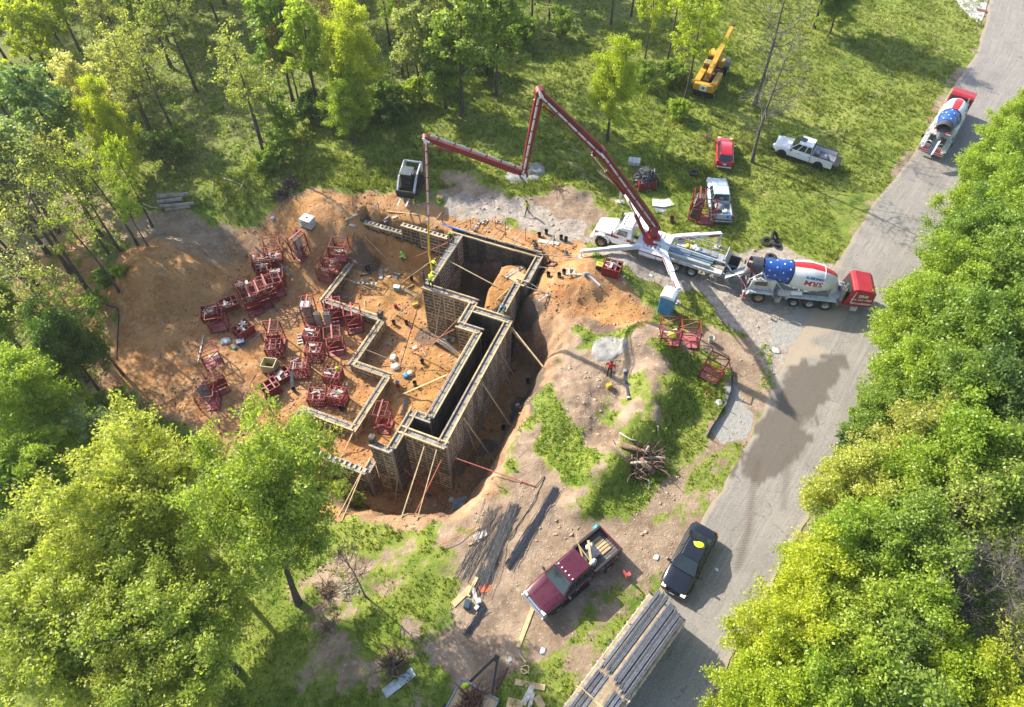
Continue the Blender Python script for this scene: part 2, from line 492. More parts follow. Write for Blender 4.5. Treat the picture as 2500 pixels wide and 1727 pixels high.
berm_green = mx(region([(1590, 830), (1650, 840), (1770, 910), (1760, 960), (1700, 1060), (1620, 1170), (1560, 1250), (1470, 1280), (1440, 1230), (1520, 1170), (1600, 1090), (1640, 980), (1640, 900)], .6, 1.5, 12),
                region([(1320, 980), (1390, 960), (1400, 1020), (1480, 985), (1485, 1030), (1450, 1060), (1460, 1120), (1410, 1190), (1390, 1180), (1350, 1130), (1300, 1080)], .7, 2.2, 13))
shoulder = sst(-1.4, -.2, sdf(_fx, _fy, ROAD_POLY)) * (1 - sst(-.2, .3, sdf(_fx, _fy, ROAD_POLY))) * np.clip(.55 + .9 * fbm(_fx, _fy, .28, 4, 88), 0, 1)
forest = mx(region([(-900, -300), (1650, -200), (1560, 40), (1400, 110), (1130, 160), (980, 250), (760, 270), (640, 380), (380, 470), (330, 330), (260, 640), (300, 1000), (-900, 1100)], 3, 4, 14),
            region([(2560, 230), (2500, 350), (2330, 600), (2220, 860), (2120, 1090), (1980, 1340), (1780, 1727), (1760, 1900), (3200, 1900), (3300, 200)], 1.5, 1.5, 15))
clump = fbm(_fx, _fy, .8, 4, 60)
dirt = np.clip(mx(mx(mx(site, deep), mx(.80 * south, .85 * lane)), mx(mx(.9 * nwpath, .62 * berm_n), mx(mx(claybank, under_left), mx(gravel, shoulder)))), 0, 1)
dirt = np.clip(dirt * (1 - .78 * berm_green), 0, 1)
dirt = mx(dirt, pale)
verge = region([(1440, 1430), (1560, 1290), (1700, 1120), (1790, 1060), (1830, 1080), (1690, 1300), (1600, 1440), (1480, 1600), (1380, 1727), (1290, 1727), (1350, 1560)], 1.2, 2.2, 27)
round_pickup = region([(1270, 1400), (1400, 1270), (1520, 1270), (1590, 1300), (1560, 1370), (1480, 1440), (1400, 1500), (1290, 1540)], 1.0, 1.6, 28)
dirt = np.clip(mx(mx(dirt, verge * (.40 + .6 * np.clip(fbm(_fx, _fy, .4, 4, 29), -.4, .5))), .92 * round_pickup), 0, 1)
dry = region([(860, 1290), (1040, 1290), (1060, 1420), (1010, 1600), (1100, 1727), (700, 1727), (640, 1600), (720, 1400)], 2.5, 3.0, 24)
dirt = np.clip(mx(dirt, dry * (.36 + .5 * np.clip(fbm(_fx, _fy, .35, 4, 25) + .1, -.3, .5))), 0, 1)
bare = .30 * sst(.25, .6, fbm(_fx, _fy, .16, 4, 31) + .25) * (1 - forest)
dirt = np.clip(dirt + bare * .5, 0, 1)
orange = np.clip(mx(site * .9, deep) * (1 - .7 * nwpath) + claybank * .9 + .05, 0, 1)
orange = np.where(shoulder > .3, orange * .3, orange)
orange = orange * (1 - .55 * region([(1240, 760), (1420, 780), (1440, 850), (1330, 1000), (1250, 1130), (1180, 1260), (900, 1310), (800, 1290), (1000, 1230), (1150, 1180), (1280, 960)], 1.0, 1.0, 16))
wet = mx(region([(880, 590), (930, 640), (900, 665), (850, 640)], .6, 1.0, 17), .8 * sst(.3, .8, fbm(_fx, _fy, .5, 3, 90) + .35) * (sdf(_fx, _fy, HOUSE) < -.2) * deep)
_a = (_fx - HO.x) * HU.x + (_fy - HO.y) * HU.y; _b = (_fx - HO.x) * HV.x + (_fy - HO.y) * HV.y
wet = mx(wet, 1.0 * ((_a > .4) & (_a < 8.2) & (_b < .2) & (_b > -7.2) & (sdf(_fx, _fy, PEDESTAL) < -.3)))  # deep room floor darkened all over: damp, plus its shade put into the colour
wet = mx(wet, 1.0 * ((_a > 5.2) & (_a < 8.4) & (_b < -7.2) & (_b > -20.6)))  # corridor floor darkened the same way, its shade put into the colour
wet = mx(wet, .85 * region([(1030, 800), (1110, 830), (1100, 860), (1010, 830)], .5, .8, 18))
wet = mx(wet, .6 * region([(1420, 775), (1560, 790), (1530, 830), (1440, 810)], .6, 1.0, 23))
tracks = np.zeros_like(_fx)
for pts in ([(1480, 470), (1440, 420), (1330, 330), (1270, 300)], [(1520, 490), (1470, 430), (1360, 350), (1300, 300)], [(1810, 850), (1860, 930), (1830, 1030)], [(1700, 800), (1780, 860), (1800, 940)]):
    q = np.array(gpoly(pts))
    for i in range(len(q) - 1):
        for off in (-.9, .9):
            d = q[i + 1] - q[i]; L = np.hypot(*d); nx, ny = -d[1] / L * off, d[0] / L * off
            wx, wy = _fx - q[i][0] - nx, _fy - q[i][1] - ny
            t = np.clip((wx * d[0] + wy * d[1]) / (L * L), 0, 1)
            dd = np.hypot(wx - t * d[0], wy - t * d[1])
            tracks = mx(tracks, np.exp(-(dd / .22) ** 2))
dirt = np.clip(dirt + .45 * tracks * (clump > -.2), 0, 1)

def ground_material():
    t = NT('ground')
    v = t.pos()
    fine = t.noise(v, 2.6, 8, .68)
    mid = t.noise(v, .55, 6, .6)
    big = t.noise(v, .11, 4, .5)
    a_d, a_o, a_g, a_w, a_p, a_f = (t.attr(k) for k in ('dirt', 'orange', 'gravel', 'wet', 'pale', 'forest'))
    # grass
    gr = t.mix(t.ramp(mid, .32, .68), (.095, .150, .017), (.230, .275, .040))
    gr = t.mix(t.ramp(big, .40, .62), gr, t.mix(t.ramp(fine, .35, .65), (.14, .190, .022), (.290, .300, .070)))
    gr = t.mix(t.math('MULTIPLY', t.ramp(fine, .52, .75), .7), gr, (.29, .28, .09))
    gr = t.mix(t.math('MULTIPLY', t.ramp(t.noise(v, 5.5, 5, .7), .30, .5, 1, 0), .6), gr, (.045, .080, .012))
    dryp = t.ramp(t.noise(v, .30, 6, .7), .54, .66)
    gr = t.mix(t.math('MULTIPLY', dryp, .55), gr, t.mix(fine, (.20, .19, .06), (.36, .31, .14)))
    gr = t.mix(t.math('MULTIPLY', a_f, .75), gr, t.mix(t.ramp(fine, .35, .65), (.095, .140, .022), (.21, .185, .080)))
    # dirt
    ora = t.mix(t.ramp(mid, .3, .7), (.34, .150, .050), (.50, .265, .110))
    ora = t.mix(t.ramp(fine, .50, .75), ora, (.52, .34, .19))
    pt = t.ramp(t.noise(v, .95, 5, .65), .55, .68)
    ora = t.mix(t.math('MULTIPLY', pt, .55), ora, (.52, .37, .23))
    ora = t.mix(t.math('MULTIPLY', t.ramp(big, .45, .62), .65), ora, (.40, .215, .065))
    bro = t.mix(t.ramp(mid, .3, .7), (.19, .135, .092), (.35, .262, .185))
    bro = t.mix(t.ramp(fine, .52, .75), bro, (.43, .345, .255))
    di = t.mix(a_o, bro, ora)
    di = t.mix(t.math('MULTIPLY', t.ramp(fine, .46, .28), .55), di, (.13, .062, .028))
    vor = t.node('ShaderNodeTexVoronoi'); vor.inputs['Scale'].default_value = 3.4; t.put(vor.inputs['Vector'], v)
    stone = t.math('MULTIPLY', t.ramp(vor.outputs['Distance'], .26, .16), t.ramp(t.noise(v, 1.1, 3), .50, .62))
    di = t.mix(t.math('MULTIPLY', stone, .75), di, (.50, .42, .33))
    gv = t.mix(t.ramp(fine, .3, .7), (.24, .20, .165), (.42, .37, .315))
    gv = t.mix(t.math('MULTIPLY', t.ramp(mid, .55, .7), .6), gv, (.36, .26, .17))
    gmask = t.ramp(t.math('ADD', a_g, t.math('MULTIPLY_ADD', mid, .9, -.45)), .35, .62)
    di = t.mix(gmask, di, gv)
    pmask = t.ramp(t.math('ADD', a_p, t.math('MULTIPLY_ADD', mid, .6, -.3)), .4, .55)
    di = t.mix(pmask, di, t.mix(fine, (.25, .24, .22), (.37, .355, .325)))
    di = t.mix(t.math('MULTIPLY', t.ramp(t.math('ADD', a_w, t.math('MULTIPLY_ADD', fine, .5, -.25)), .3, .6), .8), di, (.085, .072, .060))  # wet ground, and the shade painted into the deep room and corridor floors
    # grass gives way to dirt along a ragged line
    edge = t.math('ADD', a_d, t.math('MULTIPLY_ADD', t.noise(v, 1.6, 7, .7), 1.0, -.5))
    edge = t.math('ADD', edge, t.math('MULTIPLY_ADD', mid, .6, -.3))
    k = t.ramp(edge, .40, .58)
    col = t.mix(k, gr, di)
    h = t.math('ADD', t.math('MULTIPLY', fine, .6), t.math('MULTIPLY', t.noise(v, 9.0, 5, .7), .4))
    h = t.math('ADD', h, t.math('MULTIPLY', stone, .25))
    nb = t.bump(h, 1.0, .16)
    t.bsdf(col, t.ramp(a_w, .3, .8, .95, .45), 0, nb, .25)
    return t.mat
M_GROUND = ground_material()
nx, ny = len(XS), len(YS)
ii = np.arange(nx * ny).reshape(ny, nx)
F = np.stack([ii[:-1, :-1], ii[:-1, 1:], ii[1:, 1:], ii[1:, :-1]], -1).reshape(-1, 4)
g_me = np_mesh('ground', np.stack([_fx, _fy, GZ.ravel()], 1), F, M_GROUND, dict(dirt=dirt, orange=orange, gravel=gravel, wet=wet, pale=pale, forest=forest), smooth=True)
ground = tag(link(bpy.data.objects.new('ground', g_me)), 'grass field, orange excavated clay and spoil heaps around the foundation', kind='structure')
DIRT = dirt.reshape(GX.shape); FOREST = forest.reshape(GX.shape); CLODF = (dirt * (orange > .45) * (gravel < .3) * (pale < .3)).reshape(GX.shape)
def field(F_, x, y):
    i = np.clip(np.searchsorted(XS, x, 'right') - 1, 0, len(XS) - 2); j = np.clip(np.searchsorted(YS, y, 'right') - 1, 0, len(YS) - 2)
    return F_[j, i]

# ================================================================== ROAD
def resample(P, n):
    P = np.asarray(P, float)
    d = np.r_[0, np.cumsum(np.hypot(*np.diff(P, axis=0).T))]
    # smooth parametric resampling by rows
    s = np.linspace(0, d[-1], n)
    return np.stack([np.interp(s, d, P[:, 0]), np.interp(s, d, P[:, 1])], 1)
def smooth_line(P, n, k=9):
    Q = resample(P, n)
    pad = np.pad(Q, ((k, k), (0, 0)), mode='edge')
    ker = np.hanning(2 * k + 3)[1:-1]; ker /= ker.sum()
    return np.stack([np.convolve(pad[:, i], ker, 'valid') for i in (0, 1)], 1)
NR, NC = 420, 36
LL, RR = smooth_line(_rl, NR), smooth_line(_rr, NR)
tt = np.linspace(0, 1, NC)[None, :, None]
edge_w = .28 * fbm(LL[:, 0], LL[:, 1], .9, 4, 3)[:, None, None]
RP = LL[:, None] * (1 - tt) + RR[:, None] * tt
dirv = (RR - LL) / np.linalg.norm(RR - LL, axis=1)[:, None]
RP = RP + dirv[:, None] * edge_w * (1 - 2 * tt)
rx, ry = RP[..., 0].ravel(), RP[..., 1].ravel()
def rreg(pts, soft=.5, wob=.8, s=0, wf=.6):
    return sst(-soft, soft, sdf(rx, ry, pz(pts)) + wob * fbm(rx, ry, wf, 4, 140 + s))
stain = rreg([(1932, 912), (1940, 880), (1962, 862), (1990, 885), (2010, 870), (2050, 860), (2062, 895), (2020, 960), (1990, 1020), (1955, 1085), (1925, 1130), (1880, 1160), (1830, 1175), (1790, 1150), (1850, 1050), (1890, 970)], .10, 1.1, 1, 1.1)
acr = np.repeat(tt[0, :, 0][None], NR, 0).ravel()
alo = np.repeat(np.r_[0, np.cumsum(np.hypot(*np.diff((LL + RR) / 2, axis=0).T))][:, None], NC, 1).ravel()
def line_on_road(pts, w):
    q = np.array(pz(pts)); out = np.zeros_like(rx)
    for i in range(len(q) - 1):
        d = q[i + 1] - q[i]; L2 = (d ** 2).sum()
        t = np.clip(((rx - q[i][0]) * d[0] + (ry - q[i][1]) * d[1]) / L2, 0, 1)
        out = mx(out, np.exp(-(np.hypot(rx - q[i][0] - t * d[0], ry - q[i][1] - t * d[1]) / w) ** 2))
    return out
tyre = mx(line_on_road([(1850, 1130), (1838, 1200), (1826, 1300), (1800, 1390)], .25) , .7 * line_on_road([(1925, 1120), (1918, 1190), (1912, 1240)], .22))
lane_wear = np.exp(-((acr - .32) / .09) ** 2) + np.exp(-((acr - .68) / .09) ** 2)
dusty = mx(sst(.86, 1.0, acr) * .9, sst(.12, 0, acr) * .8)
dusty = mx(dusty, rreg([(1880, 700), (2060, 660), (2080, 760), (2010, 850), (1930, 900), (1880, 900)], 1.2, 1.6, 3) * .9)
RF = np.arange(NR * NC).reshape(NR, NC)
RF = np.stack([RF[:-1, :-1], RF[1:, :-1], RF[1:, 1:], RF[:-1, 1:]], -1).reshape(-1, 4)
def road_material():
    t = NT('asphalt')
    v = t.pos()
    f = t.noise(v, 9, 6, .7); m_ = t.noise(v, .8, 5); b = t.noise(v, .22, 4)
    c = t.mix(t.ramp(f, .3, .7), (.178, .160, .140), (.292, .268, .240))
    c = t.mix(t.math('MULTIPLY', t.ramp(m_, .45, .7), .4), c, (.29, .27, .245))
    c = t.mix(t.math('MULTIPLY', t.attr('wear'), .25), c, (.29, .265, .235))
    c = t.mix(t.math('MULTIPLY', t.ramp(b, .5, .65), .30), c, (.15, .138, .125))
    cv = t.node('ShaderNodeCombineXYZ'); t.put(cv.inputs[0], t.math('MULTIPLY', t.attr('acr'), 9.0)); t.put(cv.inputs[1], t.math('MULTIPLY', t.attr('alo'), .07))
    st = t.noise(cv.outputs[0], 3.0, 5, .65)
    c = t.mix(t.math('MULTIPLY', t.ramp(st, .5, .68), .38), c, (.37, .335, .29))
    c = t.mix(t.math('MULTIPLY', t.ramp(st, .46, .32), .35), c, (.135, .12, .105))
    vc = t.node('ShaderNodeTexVoronoi', feature='DISTANCE_TO_EDGE'); vc.inputs['Scale'].default_value = .33
    wv_ = t.node('ShaderNodeVectorMath', operation='ADD'); t.put(wv_.inputs[0], v); t.put(wv_.inputs[1], t.noise(v, .9, 4, .6, 'Color')); t.put(vc.inputs['Vector'], wv_.outputs[0])
    c = t.mix(t.math('MULTIPLY', t.math('MULTIPLY', t.ramp(vc.outputs['Distance'], .012, .004), t.ramp(m_, .48, .56)), .55), c, (.085, .078, .07))
    d = t.ramp(t.math('ADD', t.attr('dusty'), t.math('MULTIPLY_ADD', m_, .9, -.45)), .3, .8)
    c = t.mix(t.math('MULTIPLY', d, .75), c, t.mix(f, (.30, .235, .17), (.42, .345, .26)))
    k = t.ramp(t.noise(v, 3.2, 6, .75), .67, .70)
    c = t.mix(t.math('MULTIPLY', k, .35), c, (.06, .055, .05))
    s = t.attr('stain')
    c = t.mix(t.math('MULTIPLY', s, .85), c, t.mix(f, (.085, .070, .055), (.135, .115, .095)))
    wv = t.node('ShaderNodeTexWave'); wv.inputs['Scale'].default_value = 1.9; wv.bands_direction = 'Y'
    t.put(wv.inputs['Vector'], v)
    ty = t.math('MULTIPLY', t.attr('tyre'), t.math('MULTIPLY_ADD', wv.outputs['Fac'], .5, .3))
    c = t.mix(ty, c, (.10, .078, .058))
    t.bsdf(c, .9, 0, t.bump(f, .5, .03), .2)
    return t.mat
M_ROAD = road_material()
rz = np.full(rx.shape, .022)
r_me = np_mesh('road', np.stack([rx, ry, rz], 1), RF, M_ROAD, dict(acr=acr, alo=alo, stain=stain, wear=lane_wear, dusty=dusty, tyre=tyre), smooth=True)
tag(link(bpy.data.objects.new('road', r_me)), 'worn grey asphalt road with a dark wet stain at the site entrance', kind='structure')
# the concrete driveway that joins the road by the field
dq = pz([(2330, -10), (2345, 18), (2392, 62), (2402, 40), (2415, -10), (2440, -120), (2330, -120)])
mb = MB(); mb.slab(dq, -.05, .045)
tag(mb.build('driveway', pm('pale_concrete', (.44, .42, .39), .85, vary=.2, scale=2)), 'pale concrete driveway joining the road beside the field', kind='structure')

# ================================================================== FOUNDATION FORMWORK
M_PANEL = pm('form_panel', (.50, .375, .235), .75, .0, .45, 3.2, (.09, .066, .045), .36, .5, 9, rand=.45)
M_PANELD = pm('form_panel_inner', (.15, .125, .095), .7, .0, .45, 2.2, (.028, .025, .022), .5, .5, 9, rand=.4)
M_SKINF = pm('form_skin', (.11, .086, .062), .8, 0, .5, 4, (.30, .225, .14), .32, rand=.5)  # skin behind the ribs, darkened: recess shade put into the colour
M_CORE = pm('cured_concrete', (.27, .255, .235), .9, 0, .3, 2.5, bump=.3)
M_WET = pm('fresh_concrete', (.17, .165, .155), .55, 0, .3, 3, bump=.3)
M_PLANK = pm('pine_plank', (.52, .38, .20), .75, 0, .3, 3.0, (.34, .24, .13), .4, .2, rand=.25)
M_PLANKG = pm('grey_plank', (.33, .275, .21), .8, 0, .3, 3.0, rand=.2)
M_STEEL = pm('pale_steel', (.52, .50, .47), .5, .2, .3, 4, (.2, .18, .16), .3)
M_DARK = pm('dark_steel', (.045, .042, .04), .6, .2, .4, 4)
_pmesh = {}
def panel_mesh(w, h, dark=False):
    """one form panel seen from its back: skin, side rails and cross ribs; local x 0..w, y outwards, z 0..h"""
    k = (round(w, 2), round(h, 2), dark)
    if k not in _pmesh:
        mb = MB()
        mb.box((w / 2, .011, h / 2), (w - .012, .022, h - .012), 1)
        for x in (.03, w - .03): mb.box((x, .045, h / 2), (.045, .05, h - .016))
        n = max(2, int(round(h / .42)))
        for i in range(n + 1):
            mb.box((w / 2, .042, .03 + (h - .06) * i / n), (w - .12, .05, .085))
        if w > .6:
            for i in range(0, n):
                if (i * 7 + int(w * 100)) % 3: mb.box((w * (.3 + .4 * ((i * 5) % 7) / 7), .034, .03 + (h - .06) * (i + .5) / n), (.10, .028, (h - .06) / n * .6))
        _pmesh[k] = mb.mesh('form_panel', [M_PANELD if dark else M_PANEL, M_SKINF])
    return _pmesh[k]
def wall(label, a0, b0, a1, b1, top, bot, thick=.24, sides=(1, -1), dark=(), wet=False, fill=.06, planks=(1, -1), ties=False, e0=0.0, e1=0.0, plank_drop=0.0, group='formwork walls of the foundation'):
    p, q = hs(a0, b0), hs(a1, b1)
    d = (q - p); L0 = d.length; d.normalize()
    p = p - d * e0; L = L0 + e0 + e1
    ang = math.atan2(d.y, d.x)
    W = empty('formwork_wall', (p.x, p.y, bot), ang, label, 'formwork wall', group)
    H = top - bot
    mb = MB(); mb.box((L / 2, 0, (H - fill) / 2), (L - .004, thick, H - fill))
    mb.build('concrete_core', M_WET if wet else M_CORE, W)
    n = max(1, int(round(L / .92))); w = L / n
    tiers = [(0, H)] if H < 3.4 else [(0, 2.75), (2.75, H)]
    for s in sides:
        for (z0, z1) in tiers:
            for i in range(n):
                hh = z1 - z0
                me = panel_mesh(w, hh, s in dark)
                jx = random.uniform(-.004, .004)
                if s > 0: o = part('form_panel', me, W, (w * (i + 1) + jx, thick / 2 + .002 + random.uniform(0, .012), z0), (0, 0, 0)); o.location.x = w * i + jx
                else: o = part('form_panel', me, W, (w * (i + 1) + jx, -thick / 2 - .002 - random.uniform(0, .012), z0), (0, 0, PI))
    for s in planks:
        x = random.uniform(-.3, .1)
        while x < L - .3:
            l = min(random.uniform(2.6, 4.9), L + random.uniform(-.1, .25) - x)
            mb = MB(); mb.box((x + l / 2, s * (thick / 2 + .15 + random.uniform(0, .012)), H - .03 - plank_drop + random.uniform(-.02, .03)), (l - .03, .12, .15), rz=random.uniform(-.004, .004))
            mb.build('plank', M_PLANK if random.random() < .75 else M_PLANKG, W)
            x += l
    mb = MB()
    if ties:
        k = int(L / .42)
        for i in range(k): mb.box((L * (i + .5) / k, 0, H + .018 + .002 * (i % 3)), (.15, thick + .10, .05))
        mb.build('spacer_ties', pm('pale_spacer', (.44, .42, .385), .7, 0, .35, 4, (.2, .18, .15), .35), W)
    else:
        k = max(2, int(L / .95))
        for i in range(k): mb.beam((L * (i + .5) / k, -thick / 2 - .12, H + .02), (L * (i + .5) / k, thick / 2 + .12, H + .02), .045, .03)
        mb.build('spacer_ties', M_DARK if not wet else M_STEEL, W)
    return W
T_HI, T_MID, T_LOW, T_CR = .5, -.6, -1.7, -3.95
FB, PB = -5.45, -6.45
wall('lowest left section of the back formwork wall with pale ladder of ties on top', -10.1, 0, -5.9, 0, T_LOW, FB, ties=True, planks=(-1,))
wall('middle step of the back formwork wall under the hanging pump hose', -5.85, .01, -.95, .01, T_MID, FB, ties=True, planks=(-1,))
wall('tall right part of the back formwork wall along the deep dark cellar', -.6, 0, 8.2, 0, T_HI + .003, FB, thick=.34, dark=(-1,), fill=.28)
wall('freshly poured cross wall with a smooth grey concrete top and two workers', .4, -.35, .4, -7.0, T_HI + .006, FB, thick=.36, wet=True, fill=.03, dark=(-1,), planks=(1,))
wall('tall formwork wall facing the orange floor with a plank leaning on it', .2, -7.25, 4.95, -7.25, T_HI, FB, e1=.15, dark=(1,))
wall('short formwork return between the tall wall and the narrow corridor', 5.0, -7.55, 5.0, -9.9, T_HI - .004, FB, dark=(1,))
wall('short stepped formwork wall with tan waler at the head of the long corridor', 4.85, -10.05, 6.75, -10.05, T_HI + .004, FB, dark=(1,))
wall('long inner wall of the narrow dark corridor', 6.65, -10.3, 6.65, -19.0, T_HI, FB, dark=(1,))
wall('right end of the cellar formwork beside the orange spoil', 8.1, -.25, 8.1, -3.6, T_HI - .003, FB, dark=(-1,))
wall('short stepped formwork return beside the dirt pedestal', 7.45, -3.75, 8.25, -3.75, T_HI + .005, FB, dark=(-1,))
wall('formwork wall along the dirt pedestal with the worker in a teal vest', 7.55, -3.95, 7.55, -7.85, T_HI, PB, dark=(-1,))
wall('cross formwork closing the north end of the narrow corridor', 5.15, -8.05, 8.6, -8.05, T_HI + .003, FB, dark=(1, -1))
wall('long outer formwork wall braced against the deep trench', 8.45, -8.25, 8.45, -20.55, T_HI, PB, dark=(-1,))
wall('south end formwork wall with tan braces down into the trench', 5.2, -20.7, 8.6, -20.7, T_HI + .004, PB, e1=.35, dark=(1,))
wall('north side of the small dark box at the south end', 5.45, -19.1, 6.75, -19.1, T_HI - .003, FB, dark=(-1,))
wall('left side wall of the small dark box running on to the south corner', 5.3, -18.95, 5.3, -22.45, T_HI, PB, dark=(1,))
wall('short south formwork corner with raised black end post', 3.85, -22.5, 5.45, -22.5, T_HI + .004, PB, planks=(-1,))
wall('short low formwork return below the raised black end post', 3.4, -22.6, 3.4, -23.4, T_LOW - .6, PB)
wall('low south formwork wall with pale ties beside the lime tree', -5.5, -23.5, 3.5, -23.5, T_LOW - .6, PB, ties=True, planks=(-1,))
CR = [(-9.8, -1.0), (-9.8, -8.75), (-3.6, -8.75), (-3.6, -14.1), (-.15, -14.1), (-.15, -19.75), (-4.95, -19.75), (-4.95, -23.2)]
CL = ['low crawl wall running down from the back wall past red baskets', 'low crawl wall below the white topped panel pile', 'low crawl wall in shade of the tall red racks', 'short low crawl wall stepping toward the worker', 'low crawl wall between the red baskets and the single red rack', 'low crawl wall end with bushy lime tree in front', 'stub of low crawl wall partly hidden under the lime tree']
for i in range(7):
    (a0, b0), (a1, b1) = CR[i], CR[i + 1]
    wall(CL[i], a0, b0, a1, b1, T_CR + .003 * i, FB, thick=.2, e0=-.2 if i else 0, e1=.2, plank_drop=.02, group='low crawl space formwork')

# braces, poles and planks that hold the forms
M_REDP = pm('red_pole', (.42, .10, .07), .6, 0, .3, 4)
M_REBAR = pm('rebar', (.25, .235, .22), .6, .2, .3, 6)
M_BLUE = pm('blue_tube', (.03, .19, .62), .5)
def stick(name, label, cat, P, Q, w, h, mt, group=None, rnd=False):
    P, Q = Vector(P), Vector(Q)
    mb = MB()
    if rnd: mb.tube([P, Q], w, 6)
    else: mb.beam(P, Q, w, h)
    c = (P + Q) / 2
    mb.v = [tuple(Vector(v) - c) for v in mb.v]
    o = mb.build(name, mt); o.location = c
    return tag(o, label, cat, group)
G_BR = 'timber braces holding the formwork'
BRACES = [((1216, 853), .0, (1275, 950), 'tan plank brace in the trench, second from the north end of the long outer wall', M_PLANKG, .05),
          ((1212, 862), .0, (1266, 985), 'thin timber brace beside the second plank brace of the long outer wall', M_PLANKG, .04),
          ((1175, 933), .0, (1247, 1041), 'tan plank brace halfway along the long outer wall', M_PLANK, .07),
          ((1178, 930), .0, (1240, 1010), 'thin timber brace beside the halfway plank of the long outer wall', M_PLANKG, .04),
          ((1131, 1020), .0, (1204, 1123), 'orange tan brace near the south end of the long outer wall', M_PLANK, .07),
          ((1130, 1022), .0, (1176, 1135), 'steeper brace near the south end of the long outer wall', M_PLANKG, .05),
          ((1249, 800), .2, (1327, 898), 'brown plank brace across the shaded north bend of the trench', M_PLANK, .09),
          ((1247, 803), .2, (1310, 880), 'twin brown brace across the shaded north bend of the trench', M_PLANK, .07),
          ((1036, 1090), .3, (980, 1265), 'long tan brace from the south end wall to the grassy rim', M_PLANK, .07),
          ((1066, 1098), .3, (1018, 1271), 'long tan brace beside the pink pole on the south end wall', M_PLANK, .06),
          ((886, 1148), -2.3, (834, 1274), 'pale brace from the low south wall to the bank, right of a pair', M_PLANK, .06),
          ((884, 1149), -2.3, (826, 1262), 'pale brace from the low south wall to the bank, left of a pair', M_PLANK, .05),
          ((971, 1159), -3.0, (965, 1226), 'brown plank standing against the south corner formwork', M_PLANKG, .12),
          ((980, 725), -.3, (968, 815), None, None, 0)]
for (tp, tz, bp, lb, mt, w) in BRACES:
    if lb: stick('timber_brace', lb, 'brace', at_z(*tp, tz), on_ground(*bp) + Vector((0, 0, .02)), w, w * 1.6 if w < .1 else .04, mt, G_BR)
z1 = lambda x, y: (800 + x * .282, 450 + y * .282)
z2 = lambda x, y: (400 + x * .3257, 480 + y * .3257)
z3 = lambda x, y: (650 + x * .3029, 850 + y * .3029)
z4 = lambda x, y: (1380 + x * .2506, 380 + y * .2506)
z5 = lambda x, y: (1250 + x * .3447, 700 + y * .3447)
z6 = lambda x, y: (1050 + x * .3462, 1180 + y * .3462)
stick('timber_brace', 'brown plank leaning on the tall wall facing the orange floor', 'brace', at_z(*z1(982, 962), .2), on_ground(*z1(930, 1330)), .14, .04, M_PLANK, G_BR)
stick('timber_brace', 'tan brace from the left end of the back wall to the orange floor', 'brace', at_z(*z1(322, 455), -2.2), on_ground(*z1(520, 655)), .06, .08, M_PLANK, G_BR)
stick('timber_brace', 'long tan plank spanning the deep cellar to the dirt pedestal', 'brace', at_z(*z1(1020, 650), .35), at_z(*z1(1500, 905), -.8), .10, .06, M_PLANK, G_BR)
stick('timber_brace', 'pale plank from the orange floor up to the fresh cross wall', 'brace', on_ground(*z1(630, 860)), at_z(*z1(935, 640), .2), .09, .05, M_PLANK, G_BR)
stick('timber_brace', 'wide tan plank from the floor to the corner under the two workers', 'brace', on_ground(*z1(600, 1135)), at_z(*z1(825, 915), .0), .14, .05, M_PLANK, G_BR)
stick('timber_brace', 'tan plank from the dirt pedestal to the wall above it', 'brace', at_z(*z1(1370, 1090), -2.2), at_z(*z1(1570, 905), .3), .10, .05, M_PLANK, G_BR)
stick('timber_brace', 'wide plywood strip from the corridor head down to the orange floor', 'brace', at_z(*z1(1140, 1155), .3), on_ground(*z1(925, 1375)), .30, .05, M_PLANK, G_BR)
stick('timber_brace', 'thin pale brace crossing the orange floor to the low crawl wall', 'brace', at_z(*z1(150, 815), -4.0), on_ground(*z1(470, 945)), .06, .05, M_PLANK, G_BR)
stick('timber_brace', 'thin pale brace on the orange floor near the pale buckets', 'brace', at_z(*z1(330, 1432), -4.0), on_ground(*z1(660, 1565)), .06, .05, M_PLANK, G_BR)
stick('timber_brace', 'tan board slanting to the floor beside the long corridor wall, upper of two', 'brace', at_z(*z3(1560, 30), -.1), on_ground(*z3(1370, 200)), .12, .05, M_PLANK, G_BR)
stick('timber_brace', 'long tan plank lying from the corridor wall to the orange floor, lower of two', 'brace', at_z(*z3(1460, 215), -2.2), on_ground(*z3(1095, 375)), .14, .05, M_PLANK, G_BR)
stick('timber_brace', 'short plank propped on the low crawl wall end', 'brace', at_z(*z3(535, 597), -4.0), on_ground(*z3(487, 680)), .10, .05, M_PLANK, G_BR)
stick('timber_brace', 'white plank from the crawl wall corner to the south orange floor', 'brace', at_z(*z3(712, 655), -4.0), on_ground(*z3(603, 880)), .09, .05, M_PLANK, G_BR)
stick('steel_pole', 'pink red steel pole between two tan braces at the south end', 'pole', at_z(1079, 1121, -.4), on_ground(1010, 1262), .035, 0, M_REDP, None, True)
stick('steel_pole', 'long red steel pole reaching over the trench to the brown bank', 'pole', at_z(1110, 1118, -.2), on_ground(1306, 1189) + Vector((0, 0, .1)), .04, 0, M_REDP, None, True)
stick('steel_pole', 'red steel pole low in the shaded south trench', 'pole', at_z(986, 1144, -2.5), on_ground(1092, 1241), .04, 0, M_REDP, None, True)
stick('steel_pole', 'red steel pole from the cross wall to the crouching worker', 'pole', at_z(*z1(1040, 505), .3), on_ground(*z1(662, 672)), .04, 0, M_REDP, None, True)
stick('steel_pole', 'red brown pole slanting over the orange floor to the corridor head', 'pole', at_z(*z1(1100, 1255), .2), on_ground(*z1(725, 1455)), .05, 0, M_REDP, None, True)
stick('steel_pole', 'red pole lying from the single red rack to the box wall', 'pole', on_ground(*z3(770, 690)) + Vector((0, 0, .1)), at_z(*z3(1110, 548), -3.5), .04, 0, M_REDP, None, True)
